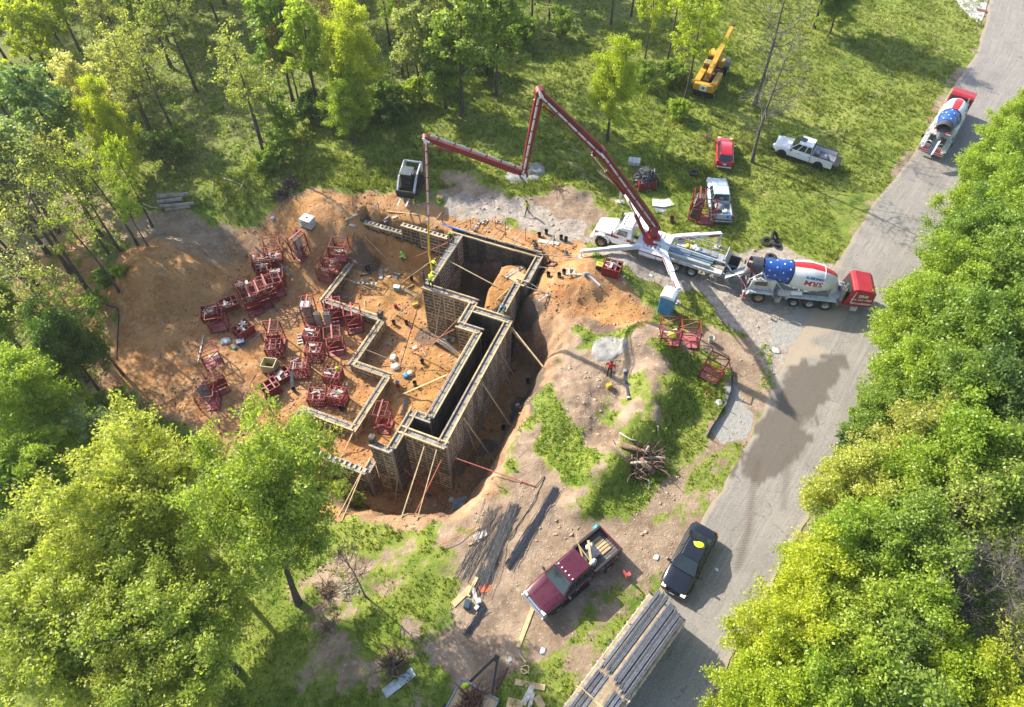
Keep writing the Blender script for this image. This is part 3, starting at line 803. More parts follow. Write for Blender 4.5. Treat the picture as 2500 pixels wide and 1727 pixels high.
stick('steel_pole', 'thin dark brown pole from the wall corner down across the floor', 'pole', at_z(*z1(822, 930), .2), on_ground(*z1(625, 1585)), .035, 0, pm('brown_pole', (.12, .05, .035), .6), None, True)
stick('blue_strap', 'blue strap hanging down the tall wall to the floor', 'strap', at_z(*z1(988, 1080), -1.0), on_ground(*z1(955, 1335)), .05, .02, M_BLUE)
stick('blue_tube', 'bright blue tube lying across the back wall beside the cross wall', 'tube', at_z(*z1(985, 345), .62), at_z(*z1(1192, 410), .62), .05, 0, M_BLUE, None, True)
for i, (x0, y0, x1, y1) in enumerate([(1455, 310, 1350, 425), (1540, 305, 1430, 465), (1712, 338, 1610, 515), (1955, 395, 1860, 560), (995, 262, 885, 372), (1240, 315, 1105, 362), (455, 208, 370, 280)]):
    g = on_ground(*z1(x0, y0 + (150 if i in (1, 2, 3) else 70)))
    w_ = ['first', 'second', 'third', 'fourth', 'short', 'long', 'far left'][i]
    zt = up_from(*z1(x0, y0), g)
    stick('wooden_stake', f'{w_} upright stake on the dirt behind the back wall', 'stake', g - Vector((0, 0, .3)), Vector((g.x, g.y, min(1.6, max(.5, zt)))), .07, .07, M_PLANKG, 'stakes and struts behind the back wall')
    stick('timber_brace', f'{w_} pale strut from its stake to the back wall top', 'brace', Vector((g.x, g.y, min(1.5, max(.4, zt - .08)))), at_z(*z1(x1, y1), .45 if i not in (4, 5, 6) else -.3), .06, .08, M_PLANKG, 'stakes and struts behind the back wall')
for lb, p, q in (('pale cable from the cellar corner to the outrigger foot', (1810, 605), (2180, 640)), ('pale cable from the cellar wall to the spoil heap', (1800, 715), (2130, 745)), ('pale strut from the stepped return to a block strip', (1740, 850), (1960, 990)), ('pale strut beside the pit edge from the stepped return', (1650, 865), (1880, 945))):
    stick('strut', lb, 'strut', at_z(*z1(*p), .4), on_ground(*z1(*q)) + Vector((0, 0, .05)), .045, .05, M_PLANKG)
# tall black end posts
for lb, a, b, top in (('black crusted end post at the left end of the back wall', -10.25, -.05, -1.35), ('raised black end post on the south formwork corner', 3.75, -22.3, .95), ('dark formwork end standing on the crawl wall corner', -3.9, -8.55, -3.3)):
    p = hs(a, b)
    mb = MB(); mb.box((0, 0, (top + 5.4) / 2), (.30, .5, top + 5.4)); mb.box((.0, 0, top + 5.42), (.42, .36, .1)); mb.box((-.2, 0, (top + 5.4) * .6), (.1, .6, .16))
    o = mb.build('end_post', M_PANELD); o.location = (p.x, p.y, -5.4); o.rotation_euler.z = HR
    tag(o, lb, 'post')

# ================================================================== RED FORM BASKETS AND RACKS
M_RED = pm('red_steel', (.235, .022, .022), .6, 0, .4, 4, (.13, .04, .03), .35, rand=.35)
M_PINK = pm('faded_red_steel', (.36, .10, .095), .6, 0, .3, 4, rand=.2)
M_PALE = pm('pale_filler', (.55, .49, .42), .7, 0, .35, 4, (.25, .2, .16), .35, rand=.25)
M_GREYP = pm('grey_form', (.30, .28, .25), .7, 0, .35, 3, (.12, .11, .10), .35, rand=.25)
def _rod(L, w=.05): return MB().box((0, 0, L / 2), (w, w, L)).mesh('post', M_RED)
def _side(L, h, nv, nh, z0):
    mb = MB()
    for i in range(nh): mb.box((0, 0, z0 + (h - z0) * i / (nh - 1)), (L, .045, .055))
    for i in range(nv): mb.box((-L / 2 + L * (i + .5) / nv, 0, (z0 + h) / 2), (.028, .03, h - z0))
    return mb.mesh('side_panel', M_RED)
def make_basket(h=1.05, lx=1.15, ly=.95, nv=9, nh=5, solid=False):
    t = empty('form_basket')
    po = _rod(h + .06, .06); sx = _side(lx, h, nv, nh, .16); sy = _side(ly, h, nv - 2, nh, .16)
    for x in (-1, 1):
        for y in (-1, 1): part('post', po, t, (x * lx / 2, y * ly / 2, 0))
        part('side_panel', sx, t, (0, x * ly / 2, 0)); part('side_panel', sy, t, (x * lx / 2, 0, 0), (0, 0, PI / 2))
    if solid:
        for x in (-1, 1): part('side_sheet', MB().box((0, 0, .5 * h + .05), (lx - .08, .012, h * .75)).mesh('side_sheet', M_RED), t, (0, x * (ly / 2 - .03), 0))
    MB().box((0, 0, .14), (lx - .04, ly - .04, .025)).build('floor_plate', M_RED, t)
    dv = MB().box((0, 0, h - .03), (.09, ly, .05)).mesh('divider', M_PINK)
    for x in (-.18, .22): part('divider', dv, t, (x * lx, 0, 0))
    part('divider', MB().box((0, 0, h - .09), (lx, .07, .05)).mesh('divider', M_PINK), t, (0, .05, 0))
    for y in (-.3, .3): MB().box((0, y, .06), (lx, .1, .08)).build('skid', M_RED, t)
    return t
def make_rack(h=2.3, lx=1.15, ly=1.1, tee=True, sheet=True):
    t = empty('form_rack')
    po = _rod(h, .065)
    for x in (-1, 1):
        for y in (-1, 1): part('post', po, t, (x * lx / 2, y * ly / 2, 0))
    for z in (.12, h * .5, h - .03):
        rx_ = MB().box((0, 0, z), (lx, .05, .06)).mesh('rail', M_RED); ry_ = MB().box((0, 0, z), (.05, ly, .06)).mesh('rail', M_RED)
        for s in (-1, 1):
            part('rail', rx_, t, (0, s * ly / 2, 0)); part('rail', ry_, t, (s * lx / 2, 0, 0))
    for s in (-1, 1):
        MB().beam((s * lx / 2, -ly / 2, .15), (s * lx / 2, ly / 2, h * .5), .04, .04).build('cross_brace', M_RED, t)
        MB().beam((-lx / 2, s * ly / 2, h * .5), (lx / 2, s * ly / 2, h - .05), .04, .04).build('cross_brace', M_RED, t)
    MB().box((0, 0, .10), (lx, ly, .03)).build('base_plate', M_PINK, t)
    for y in (-.35, .35): MB().box((0, y * ly, .045), (lx + .1, .1, .08)).build('skid', M_RED, t)
    if sheet: MB().box((0, 0, h * .30), (lx - .1, .02, h * .45)).build('back_sheet', M_RED, t)
    if tee: MB().box((0, 0, h + .03), (.10, ly + .25, .07)).build('lifting_bar', M_PINK, t)
    return t
PROTO = dict(b=make_basket(), s=make_basket(.9, 1.2, 1.0, 8, 4, True), l=make_basket(.62, 1.3, 1.0, 10, 4, True), t=make_basket(1.35, 1.1, .95, 7, 5), r=make_rack(), q=make_rack(1.75, 1.2, 1.1, False, False), n=make_rack(2.45, .8, 1.1, True, True))
CAGES = [  # kind, zoomed pixel of the foot, turn, label, fill
    ('q', z2(1335, 455), -8, 'red rack nearest the left end of the back wall', 3), ('q', z2(1290, 545), -10, 'red rack with pale fillers on top, middle of three by the crawl wall', 4), ('q', z2(1235, 605), -12, 'bright red rack at the near end of the three by the crawl wall', 1),
    ('n', z2(1040, 455), -30, 'tall red rack with grey panels in front of the black sheet', 0),
    ('b', z2(730, 525), 20, 'red basket under the leaning grey plank, upper left of the cluster', 2), ('t', z2(855, 520), 15, 'red basket with the long plank across its corner', 3), ('q', z2(835, 455), 15, 'dark red rack at the top of the basket cluster', 0), ('b', z2(770, 590), 18, 'red basket with a pale block on top in the cluster', 3), ('t', z2(865, 660), 15, 'red basket with pale fillers at the low end of the cluster', 4),
    ('b', z2(625, 720), 25, 'red basket holding crossed pale fillers left of the rack row', 4), ('r', z2(690, 860), 28, 'tall red rack at the near end of the diagonal row', 0), ('r', z2(750, 815), 28, 'second tall red rack of the diagonal row', 0), ('r', z2(800, 770), 28, 'third tall red rack of the diagonal row', 1), ('q', z2(845, 730), 28, 'shorter red rack at the far end of the diagonal row', 0),
    ('l', z2(500, 830), 30, 'low red basket left of the diagonal rack row', 3), ('s', z2(365, 905), 15, 'red basket beside the clay mound with an upright rack in front', 4), ('q', z2(425, 975), 12, 'open red rack in front of the basket by the clay mound', 0), ('s', z2(610, 1030), 50, 'red basket of pale spacers near the blue cooler', 4),
    ('r', z2(850, 1110), 5, 'large dark red rack with close bars above the yellow tank', 0), ('t', z2(850, 1185), 5, 'dark red rack base just above the yellow tank', 0),
    ('n', z2(1110, 940), 0, 'narrow rack under the white topped panel pile', 0), ('r', z2(1305, 940), 12, 'tall red rack leaning over the low crawl wall, left of two', 0), ('r', z2(1440, 990), 12, 'tall red rack over the low crawl wall, right of two', 0), ('r', z2(1300, 1160), 12, 'open red rack with a block ladder at its foot', 0),
    ('b', z2(1125, 1075), -5, 'red basket with pale fillers below the grey standing panels', 4), ('t', z2(1145, 1215), -3, 'red basket in the middle of the yard', 2), ('t', z2(1040, 1330), 3, 'red basket beside the leaning grey board', 2), ('l', z2(885, 1370), 38, 'low red basket next to the yellow tank', 3), ('s', z2(810, 1465), 38, 'low red basket full of silver ties', 0),
    ('b', z2(1280, 1375), -12, 'red basket with a yellow vest hung on it', 2), ('b', z2(1165, 1535), 0, 'red basket nearest the lime tree, left of the front pair', 2), ('t', z2(1315, 1545), -12, 'red basket with planked top, right of the front pair', 4),
    ('q', z2(375, 1245), 30, 'red rack at the left edge of the yard with a white sack inside', 1), ('r', z2(425, 1450), 32, 'tall bright red rack leaning at the left edge of the yard', 0), ('q', z2(360, 1560), 10, 'red rack half under the lime leaves at the left edge', 0),
    ('n', z3(965, 640), -8, 'lone red rack on the orange floor beside the crawl wall', 0),
    ('s', z4(450, 1150), -20, 'red basket of dark fillers under the pump truck outrigger', 4), ('q', z5(1110, 375), -4, 'red rack with a yellow vest behind the portable toilet', 1), ('q', z5(1240, 395), -4, 'red rack beside the one with the yellow vest', 0), ('q', z5(1400, 630), -28, 'fallen looking red rack on the grass by the silt fence', 0),
    ('n', z4(1255, 590), -14, 'red rack of grey panels beside the parked white pickup', 0), ('q', z4(1365, 630), -14, 'open pink red rack touching the white pickup bed', 0)]
FILL = [MB().box((0, 0, 0), (.62, .14, .07)).mesh('form_filler', M_PALE), MB().box((0, 0, 0), (.5, .2, .10)).mesh('form_filler', M_PALE), MB().box((0, 0, 0), (.8, .10, .05)).mesh('form_filler', M_GREYP)]
used = set()
HGT = dict(b=1.05, s=.9, l=.62, t=1.35, r=1.2, q=.9, n=1.2)
cage_at = []
for kind, px, turn, lb, nf in CAGES:
    o = PROTO[kind] if kind not in used else copy_tree(PROTO[kind])
    used.add(kind)
    g = on_ground(*px)
    o.location = g - Vector((0, 0, .03)); o.rotation_euler = (random.uniform(-.03, .03), random.uniform(-.03, .03), R(turn)); o.scale = (1.22, 1.22, 1.15)
    if 'fallen' in lb: o.rotation_euler.y = .12
    tag(o, lb, 'rack' if kind in 'rqn' else 'basket', 'red steel form baskets and racks')
    cage_at.append((g, R(turn), kind))
    for i in range(nf * 2):
        f = part('form_filler', FILL[random.randrange(3)], None)
        e = Vector((random.uniform(-.4, .4), random.uniform(-.32, .32), 0)); e.rotate(Matrix.Rotation(R(turn), 3, 'Z'))
        f.location = g + e + Vector((0, 0, (HGT[kind] if kind != 'l' else .55) * 1.15 + .02 + .04 * (i // 2) - (.25 if i % 2 else 0)))
        f.rotation_euler = (random.uniform(-.2, .2), random.uniform(-.15, .15), R(turn) + random.choice((0, PI / 2, .4, -.3)))
        tag(f, 'form filler piled on the ' + lb.split(' with ')[0].split(' holding ')[0].split(',')[0].split(' in the cluster')[0].split(' at the ')[0], 'form filler', 'loose form fillers in the red baskets')
# grey form panels standing in racks
def stand(px, turn, n, lb, h=2.4, w=.75, lean=.05, gap=.12, mt=None, base=.14):
    g = on_ground(*px)
    me = _pmesh.get(('st', w, h))
    if me is None:
        mb = MB(); mb.box((0, 0, h / 2), (w, .03, h))
        for i in range(7): mb.box((0, .03, h * (i + .5) / 7), (w, .035, .06))
        for x in (-1, 1): mb.box((x * (w / 2 - .03), .03, h / 2), (.05, .04, h))
        me = _pmesh[('st', w, h)] = mb.mesh('form_panel', M_GREYP)
    for i in range(n):
        e = Vector((0, (i - (n - 1) / 2) * gap, base)); e.rotate(Matrix.Rotation(R(turn), 3, 'Z'))
        tag(part('stacked_form_panel', me, None, g + e, (lean, random.uniform(-.02, .02), R(turn))), lb, 'form panel', 'spare form panels standing in racks')
stand(z2(1030, 450), -30 + 90, 4, 'grey form panel upright in the rack by the black sheet', 2.35, .8)
stand(z2(1185, 1000), 5, 3, 'grey crusted form panel upright left of the tall red racks', 2.3, .55)
stand(z2(1255, 1000), 5, 4, 'grey crusted form panel upright against the tall red rack', 2.35, .6)
stand(z2(1115, 945), 0, 5, 'grey form panel upright under the white top', 2.2, .85)
stand(z2(690, 850), 28, 2, 'grey form panel in the first tall rack of the diagonal row', 1.9, .7)
stand(z4(1250, 590), -14 + 90, 6, 'grey form panel leaning in the rack by the white pickup', 2.3, .85, .12, .14)
g = on_ground(*z2(1110, 945)); tag(part('white_sheet', MB().box((0, 0, 0), (.95, .8, .06)).mesh('white_sheet', pm('white_board', (.74, .73, .70), .6)), None, g + Vector((0, 0, 2.5)), (0, 0, 0)), 'white board lying on top of the panel pile', 'board')

# ================================================================== TREES
def leaf_material(name, dark, light, trans=.58, tip=None):
    t = NT(name)
    tint = t.attr('tint')
    oi = t.node('ShaderNodeObjectInfo').outputs['Random']
    c = t.mix(tint, dark, light)
    if tip: c = t.mix(t.ramp(tint, .82, 1.0), c, tip)
    c = t.mix(1.0, c, t.mix(oi, (.82, .90, .80), (1.14, 1.06, 1.15)), 'MULTIPLY')
    d = t.node('ShaderNodeBsdfDiffuse'); t.put(d.inputs[0], c)
    tr = t.node('ShaderNodeBsdfTranslucent'); t.put(tr.inputs[0], t.mix(1.0, c, (1.05, 1.15, .6), 'MULTIPLY'))
    m = t.node('ShaderNodeMixShader'); m.inputs[0].default_value = trans
    t.l.new(d.outputs[0], m.inputs[1]); t.l.new(tr.outputs[0], m.inputs[2])
    g = t.node('ShaderNodeBsdfGlossy'); g.inputs['Roughness'].default_value = .45; t.put(g.inputs[0], (.5, .5, .5))
    m2 = t.node('ShaderNodeMixShader'); m2.inputs[0].default_value = .05
    t.l.new(m.outputs[0], m2.inputs[1]); t.l.new(g.outputs[0], m2.inputs[2])
    t.l.new(m2.outputs[0], t.out.inputs[0])
    return t.mat
LEAF = dict(lime=leaf_material('lime_leaves', (.300, .360, .045), (.640, .660, .140)),
            yellow=leaf_material('yellow_green_leaves', (.320, .390, .020), (.640, .690, .050)),
            bright=leaf_material('bright_green_leaves', (.235, .350, .028), (.540, .630, .075)),
            green=leaf_material('mid_green_leaves', (.165, .265, .035), (.420, .520, .085)),
            deep=leaf_material('deep_green_leaves', (.080, .150, .035), (.220, .330, .070)),
            olive=leaf_material('olive_leaves', (.320, .340, .060), (.600, .610, .160)),
            pale=leaf_material('pale_leaves', (.300, .350, .100), (.600, .620, .240)),
            blue=leaf_material('blue_green_leaves', (.200, .290, .095), (.440, .530, .200)),
            cream=leaf_material('cream_leaves', (.46, .46, .14), (.76, .72, .32)),
            rust=leaf_material('rusty_leaves', (.30, .20, .09), (.50, .37, .18)))
M_BARK = pm('bark', (.085, .068, .052), .95, 0, .45, 2.0, (.17, .145, .115), .35, .8, 12)
M_BARKG = pm('grey_bark', (.13, .112, .095), .95, 0, .4, 2.0, (.22, .195, .17), .4, .8, 12)
def leaf_quads(C, n_each, spread, size, rng, up=.35, flat=.75):
    """n_each leaves round each cluster centre"""
    N = len(C) * n_each
    c = np.repeat(C, n_each, 0)
    off = rng.normal(0, 1, (N, 3)); off /= np.maximum(np.linalg.norm(off, axis=1), .3)[:, None]
    off *= (spread * rng.random(N) ** .5)[:, None]; off[:, 2] *= flat
    p = c + off
    nrm = rng.normal(0, 1, (N, 3)); nrm[:, 2] += up * 2; nrm += off / spread * .5
    nrm /= np.linalg.norm(nrm, axis=1)[:, None]
    a = np.cross(nrm, rng.normal(0, 1, (N, 3))); a /= np.maximum(np.linalg.norm(a, axis=1), 1e-6)[:, None]
    b = np.cross(nrm, a)
    s = size * rng.uniform(.65, 1.3, N)[:, None]
    V = np.stack([p - a * s, p + b * s * .55 - a * s * .1, p + a * s, p - b * s * .55 - a * s * .1], 1)
    V[:, 1] += nrm * s * .18; V[:, 3] += nrm * s * .18
    tc = np.repeat(rng.random(len(C)), n_each)
    tint = np.clip(.45 * tc + .55 * rng.random(N), 0, 1)
    return V.reshape(-1, 3), np.arange(N * 4).reshape(-1, 4), np.repeat(tint, 4)
def tree_proto(seed, h, r, cb=.3, limbs=13, subs=6, twigs=4, leaves=12, size=.14, spread=.42, tr=.2, name='tree', lean=.06, extra=0, bark=None, squash=1.0, gap=0.0, limb_up=.35, droop=0.0):
    rng = np.random.default_rng(seed); rd = random.Random(seed)
    mb = MB()
    lx, ly = rd.uniform(-lean, lean) * h, rd.uniform(-lean, lean) * h
    def trunk(t):
        k = t * h * .92
        return Vector((lx * t * t + .12 * math.sin(t * 5 + seed), ly * t * t + .12 * math.cos(t * 4 + seed), k))
    mb.tube([trunk(i / 8) - Vector((0, 0, .4 if i == 0 else 0)) for i in range(9)], [tr * (1.45 if i == 0 else 1) * (1 - .88 * i / 8) for i in range(9)], 7, cap=False)
    tips = []
    zc, hh = h * (cb + 1) / 2, h * (1 - cb) / 2 * 1.15
    for i in range(limbs):
        f = (i + .5) / limbs
        az = i * 2.4 + rd.uniform(-.5, .5)
        el = math.asin(min(.98, max(-.75, -.6 + 1.6 * f)))
        rr = rd.uniform(.50, .80)
        e = Vector((math.cos(az) * math.cos(el) * r * rr, math.sin(az) * math.cos(el) * r * rr, zc + math.sin(el) * hh * rr * squash))
        t0 = max(.12, min(.9, (e.z - limb_up * math.hypot(e.x, e.y) * 1.6) / (h * .92)))
        s0 = trunk(t0)
        e.x += trunk(.7).x; e.y += trunk(.7).y
        m1 = s0.lerp(e, .5) + Vector((rd.uniform(-.3, .3), rd.uniform(-.3, .3), -.10 * r * (1 - droop)))
        r0 = tr * .45 * (1 - .6 * t0)
        pts = [s0, s0.lerp(m1, .5) + Vector((0, 0, -.1)), m1, m1.lerp(e, .5) + Vector((rd.uniform(-.15, .15), rd.uniform(-.15, .15), .1)), e]
        mb.tube(pts, [r0, r0 * .8, r0 * .6, r0 * .4, r0 * .15], 5, cap=False)
        if rd.random() < gap: continue
        tips.append(e)
        for j in range(subs):
            t = .38 + .62 * (j + rd.random()) / subs
            k = t * 4; a = int(min(k, 3)); p = pts[a].lerp(pts[a + 1], k - a)
            d = Vector((rd.gauss(0, 1), rd.gauss(0, 1), rd.gauss(.35, .7))).normalized() * r * rd.uniform(.16, .40)
            q = p + d
            mb.tube([p, p.lerp(q, .5) + Vector((0, 0, .06)), q], [r0 * .35, r0 * .22, .008], 3, cap=False)
            tips.append(q)
            for l in range(twigs):
                w = q + Vector((rd.gauss(0, 1), rd.gauss(0, 1), rd.gauss(.15, .8))).normalized() * rd.uniform(.3, .95) * r * .16 * 1.3
                b0 = p.lerp(q, rd.uniform(.5, 1))
                mb.tube([b0, w], [.018, .007], 3, cap=False)
                tips.append(w)
                if twigs > 2: tips.append(b0.lerp(w, .5))
    tm = mb.mesh('trunk', bark or M_BARK, smooth=True)
    cm = None
    if leaves:
        V, F_, tint = leaf_quads(np.array([tuple(v) for v in tips]), leaves, spread, size, rng)
        cm = np_mesh('crown', V, F_, LEAF['green'], dict(tint=tint))
    return dict(h=h, r=r, trunk=tm, crown=cm, n=len(tips) * leaves)
TP = dict(
    lime0=tree_proto(1, 14, 5.2, .44, 19, 8, 5, 26, .098, .46, .24), lime1=tree_proto(2, 14, 5.0, .46, 19, 8, 5, 26, .098, .50, .22), lime2=tree_proto(3, 13, 5.0, .44, 19, 8, 5, 26, .100, .50, .22),
    full0=tree_proto(4, 13, 4.2, .12, 19, 7, 4, 25, .110, .60, .2), full1=tree_proto(5, 13, 4.0, .10, 19, 7, 4, 25, .110, .60, .2), full2=tree_proto(6, 12, 4.2, .14, 18, 7, 4, 25, .110, .60, .18),
    far0=tree_proto(7, 15, 4.0, .18, 15, 5, 3, 13, .20, .55, .2), far1=tree_proto(8, 16, 3.6, .25, 13, 5, 3, 13, .20, .55, .2), far2=tree_proto(9, 14, 3.8, .15, 14, 5, 3, 13, .20, .58, .2),
    thin0=tree_proto(10, 15, 4.2, .36, 12, 5, 4, 4, .13, .40, .2, lean=.12), thin1=tree_proto(11, 15, 4.4, .38, 12, 5, 4, 4, .13, .42, .2, lean=.12), thin2=tree_proto(12, 14, 3.6, .36, 11, 5, 4, 9, .14, .40, .16),
    wisp0=tree_proto(20, 15, 4.4, .40, 10, 4, 4, 3, .12, .34, .22, lean=.12), wisp1=tree_proto(21, 14, 4.0, .42, 10, 4, 4, 3, .12, .34, .18, lean=.14),
    bare0=tree_proto(13, 16, 4.6, .26, 15, 6, 5, 0, .13, .4, .24, lean=.05, bark=M_BARKG), bare1=tree_proto(14, 14, 4.6, .16, 18, 6, 5, 0, .1, .4, .18, lean=.1, bark=M_BARKG), bare2=tree_proto(15, 13, 4.2, .12, 22, 8, 7, 0, .1, .3, .16, bark=M_BARKG),
    bush0=tree_proto(16, 2.6, 1.7, .02, 10, 5, 3, 12, .11, .26, .05), bush1=tree_proto(17, 2.2, 1.8, .02, 10, 5, 3, 12, .12, .28, .05), bush2=tree_proto(18, 3.4, 1.6, .05, 10, 5, 3, 9, .11, .26, .05))
_tn = [0]
def tree(kind, col, base, h=None, r=None, label='', cat='tree', group=None, name=None, turn=None, lean=None):
    P = TP[kind]
    h = h or P['h']; r = r or P['r']
    nm = name or dict(l='maple_tree', f='broadleaf_tree', t='sparse_tree', w='sparse_tree', b='bare_tree')[kind[0]]
    if kind.startswith('bush'): nm, cat = 'bush', 'bush'
    if kind.startswith('bare'): nm = 'bare_tree'
    t = empty(nm, base, random.uniform(0, 2 * PI) if turn is None else turn, label, cat, group)
    t.scale = (r / P['r'], r / P['r'], h / P['h'])
    if lean: t.rotation_euler = (lean[0], lean[1], t.rotation_euler[2])
    part('trunk', P['trunk'], t)
    if P['crown']:
        c = part('crown', P['crown'], t)
        c.material_slots[0].link = 'OBJECT'; c.material_slots[0].material = LEAF[col]
    return t
def crown_at(px, py, h, f=.62):
    """ground point of a tree of height h whose crown middle is seen at a photo pixel"""
    g = on_ground(px, py)
    for i in range(6):
        z = g.z + h * f
        p = at_z(px, py, z); g = drop(p.x, p.y)
    return g
def tc(px, py, h, r, kind, col, label, group=None, f=None): return tree(kind, col, crown_at(px, py, h, f or (.72 if kind[0] == 'l' else .6)), h, r, label, group=group)
def tb(px, py, h, r, kind, col, label, group=None, lean=None): return tree(kind, col, on_ground(px, py), h, r, label, group=group, lean=lean)
# lower left: four big maples in young leaf
G_M = 'big maples in young leaf at the lower left'
tc(345, 1190, 17, 5.6, 'lime0', 'lime', 'big lime green maple left of the one touching the low south wall', G_M)
tree('lime1', 'lime', on_ground(725, 1470), 17.5, 5.0, 'big lime green maple whose leaves hide the end of the low south wall', group=G_M, turn=0, lean=(-.10, .075))
tc(160, 1520, 14, 5.4, 'lime2', 'lime', 'big lime green maple in the bottom left corner', G_M)
tc(440, 1520, 13.5, 5.0, 'lime1', 'lime', 'lime green maple at the bottom edge beside the long trunk shadow', G_M)
tc(330, 1400, 12, 4.0, 'lime0', 'lime', 'smaller lime green maple filling the gap between the big ones', G_M)
tc(90, 1330, 11, 3.6, 'lime2', 'olive', 'olive tinted maple behind the bottom left corner tree', G_M)
tc(330, 1690, 11, 4.2, 'lime0', 'lime', 'lime green maple cut by the bottom edge of the photo', G_M)
tc(55, 980, 13, 4.2, 'full0', 'bright', 'vivid green rounded tree at the left edge beside the clay slope')
tc(110, 1130, 10, 3.2, 'full1', 'bright', 'vivid green tree under the rounded one at the left edge')
tc(20, 1180, 10, 3.4, 'far2', 'green', 'dark green tree at the left edge above the maples')
tc(30, 1440, 8, 3.2, 'full2', 'olive', 'olive undergrowth tree at the left edge between maples')
tc(240, 1060, 8, 2.6, 'thin2', 'blue', 'thin pale tree between the vivid tree and the maples')
# left side: leaning dark trunked trees round the clay mound
for px, py, h, r, k, c, lb, ln in [
        (150, 800, 15, 4.6, 'wisp0', 'olive', 'forked dark trunk tree standing in front of the clay bank', None), (215, 850, 14, 4.0, 'wisp1', 'pale', 'olive tree with bare lower trunk left of the clay mound', None),
        (225, 730, 16, 4.4, 'wisp0', 'olive', 'tall leaning tree above the clay bank, dark split trunk', None), (290, 715, 12, 2.8, 'wisp1', 'bright', 'crooked slim tree at the foot of the clay mound', None),
        (335, 600, 13, 2.8, 'wisp1', 'yellow', 'slim straight trunk at the top of the clay mound', None), (300, 915, 12, 2.6, 'wisp1', 'green', 'slim tree with shadow across the clay yard', None),
        (215, 930, 13, 3.8, 'wisp1', 'olive', 'dark trunk tree at the bottom of the clay bank', None), (90, 700, 15, 4.4, 'wisp1', 'olive', 'broad olive tree at the left edge over bare clay', None),
        (20, 640, 15, 4.2, 'wisp0', 'olive', 'olive tree leaning out at the left edge', None), (120, 620, 15, 4.2, 'wisp0', 'pale', 'olive tree with several dark limbs behind the clay bank', None),
        (60, 860, 12, 3.6, 'full1', 'green', 'green tree below the clay bank at the left edge', None), (250, 960, 11, 3.2, 'full2', 'deep', 'dark green tree where the clay yard meets the trees', None),
        (265, 620, 8, 2.4, 'wisp0', 'bright', 'small bright tree just behind the clay mound', None), (200, 1010, 9, 3.0, 'far0', 'green', 'green tree under the vivid rounded one', None)]:
    tb(px, py, h, r, k, c, lb, 'trees round the clay mound', ln)
tc(255, 300, 13, 2.5, 'full0', 'yellow', 'bright yellow green tree above the brown path')
tc(215, 235, 13, 3.2, 'far0', 'cream', 'cream flowering tree behind the bright yellow tree')
tc(300, 170, 12, 3.4, 'far2', 'cream', 'pale cream topped tree left of the grey sparse trees')
tc(95, 265, 15, 4.4, 'far0', 'blue', 'big pale blue green tree left of the bright yellow one')
tc(30, 400, 14, 4.2, 'far1', 'blue', 'pale blue green tree at the left edge')
tc(150, 420, 13, 3.8, 'thin1', 'olive', 'olive tree below the pale blue green one')
tc(60, 500, 14, 4.4, 'wisp0', 'olive', 'wide thin leaved olive tree at the left edge')
tc(215, 480, 11, 3.0, 'wisp1', 'bright', 'thin bright tree in front of the bright yellow one')
tc(305, 420, 11, 2.2, 'thin2', 'yellow', 'yellow green tree beside the brown path')
for px, py, h, r, k, c, lb in [(655, 400, 15, 3.6, 'thin0', 'olive', 'leaning thin leaved tree over the sunny clearing'), (440, 360, 15, 3.4, 'thin1', 'olive', 'dark trunk at the left side of the sunny clearing'),
        (395, 370, 14, 3.4, 'thin0', 'olive', 'second dark trunk at the left side of the sunny clearing'), (480, 225, 15, 4.0, 'thin1', 'olive', 'grey sparse tree behind the sunny clearing'),
        (640, 345, 9, 2.6, 'thin2', 'olive', 'small sparse tree right of the leaning one'), (690, 340, 7, 2.0, 'thin2', 'green', 'thin sapling beside the leaning tree'),
        (770, 235, 15, 3.4, 'thin0', 'olive', 'dark straight trunk at the forest edge'), (730, 255, 10, 2.6, 'thin2', 'rust', 'rust tinted sparse tree at the forest edge'), (360, 600, 7, 1.6, 'thin2', 'bright', 'sapling beside the brown path')]:
    tb(px, py, h, r, k, c, lb, 'sparse trees round the clearing')
tc(850, 130, 14, 3.6, 'full0', 'yellow', 'bright yellow green tree at the edge of the dark forest')
tc(845, 250, 8, 2.8, 'full2', 'bright', 'bright green shrubby tree below the yellow green one')
tc(740, 110, 14, 3.0, 'far1', 'bright', 'bright green tree left of the yellow green one')
tc(665, 60, 15, 3.6, 'far0', 'green', 'green tree at the top edge left of the rusty ones')
tc(760, 20, 14, 2.6, 'thin1', 'rust', 'rust brown sparse tree at the top edge')
tc(1010, 90, 12, 3.2, 'far2', 'pale', 'pale green tree between two dark trunks')
tc(1120, 70, 16, 4.4, 'far0', 'green', 'big dense green tree right of the twin dark trunks')
tc(1210, 40, 15, 4.0, 'far1', 'green', 'dense green tree beside the tall single trunk')
tc(1080, 150, 9, 3.2, 'full1', 'green', 'dense green tree at the forest edge above the black debris')
for px, py, h, r, k, c, lb in [(985, 190, 17, 3.0, 'thin0', 'rust', 'tall dark twin trunk inside the forest edge'), (1000, 205, 14, 2.4, 'thin2', 'green', 'slim trunk beside the tall dark twin trunk'),
        (1080, 180, 15, 2.8, 'thin1', 'olive', 'grey trunk in front of the dense green tree'), (1297, 85, 17, 3.0, 'thin0', 'green', 'tall straight trunk at the end of the forest'), (1340, 75, 15, 3.0, 'thin1', 'olive', 'dark trunk right of the tall straight one')]:
    tb(px, py, h, r, k, c, lb, 'trunks along the forest edge')
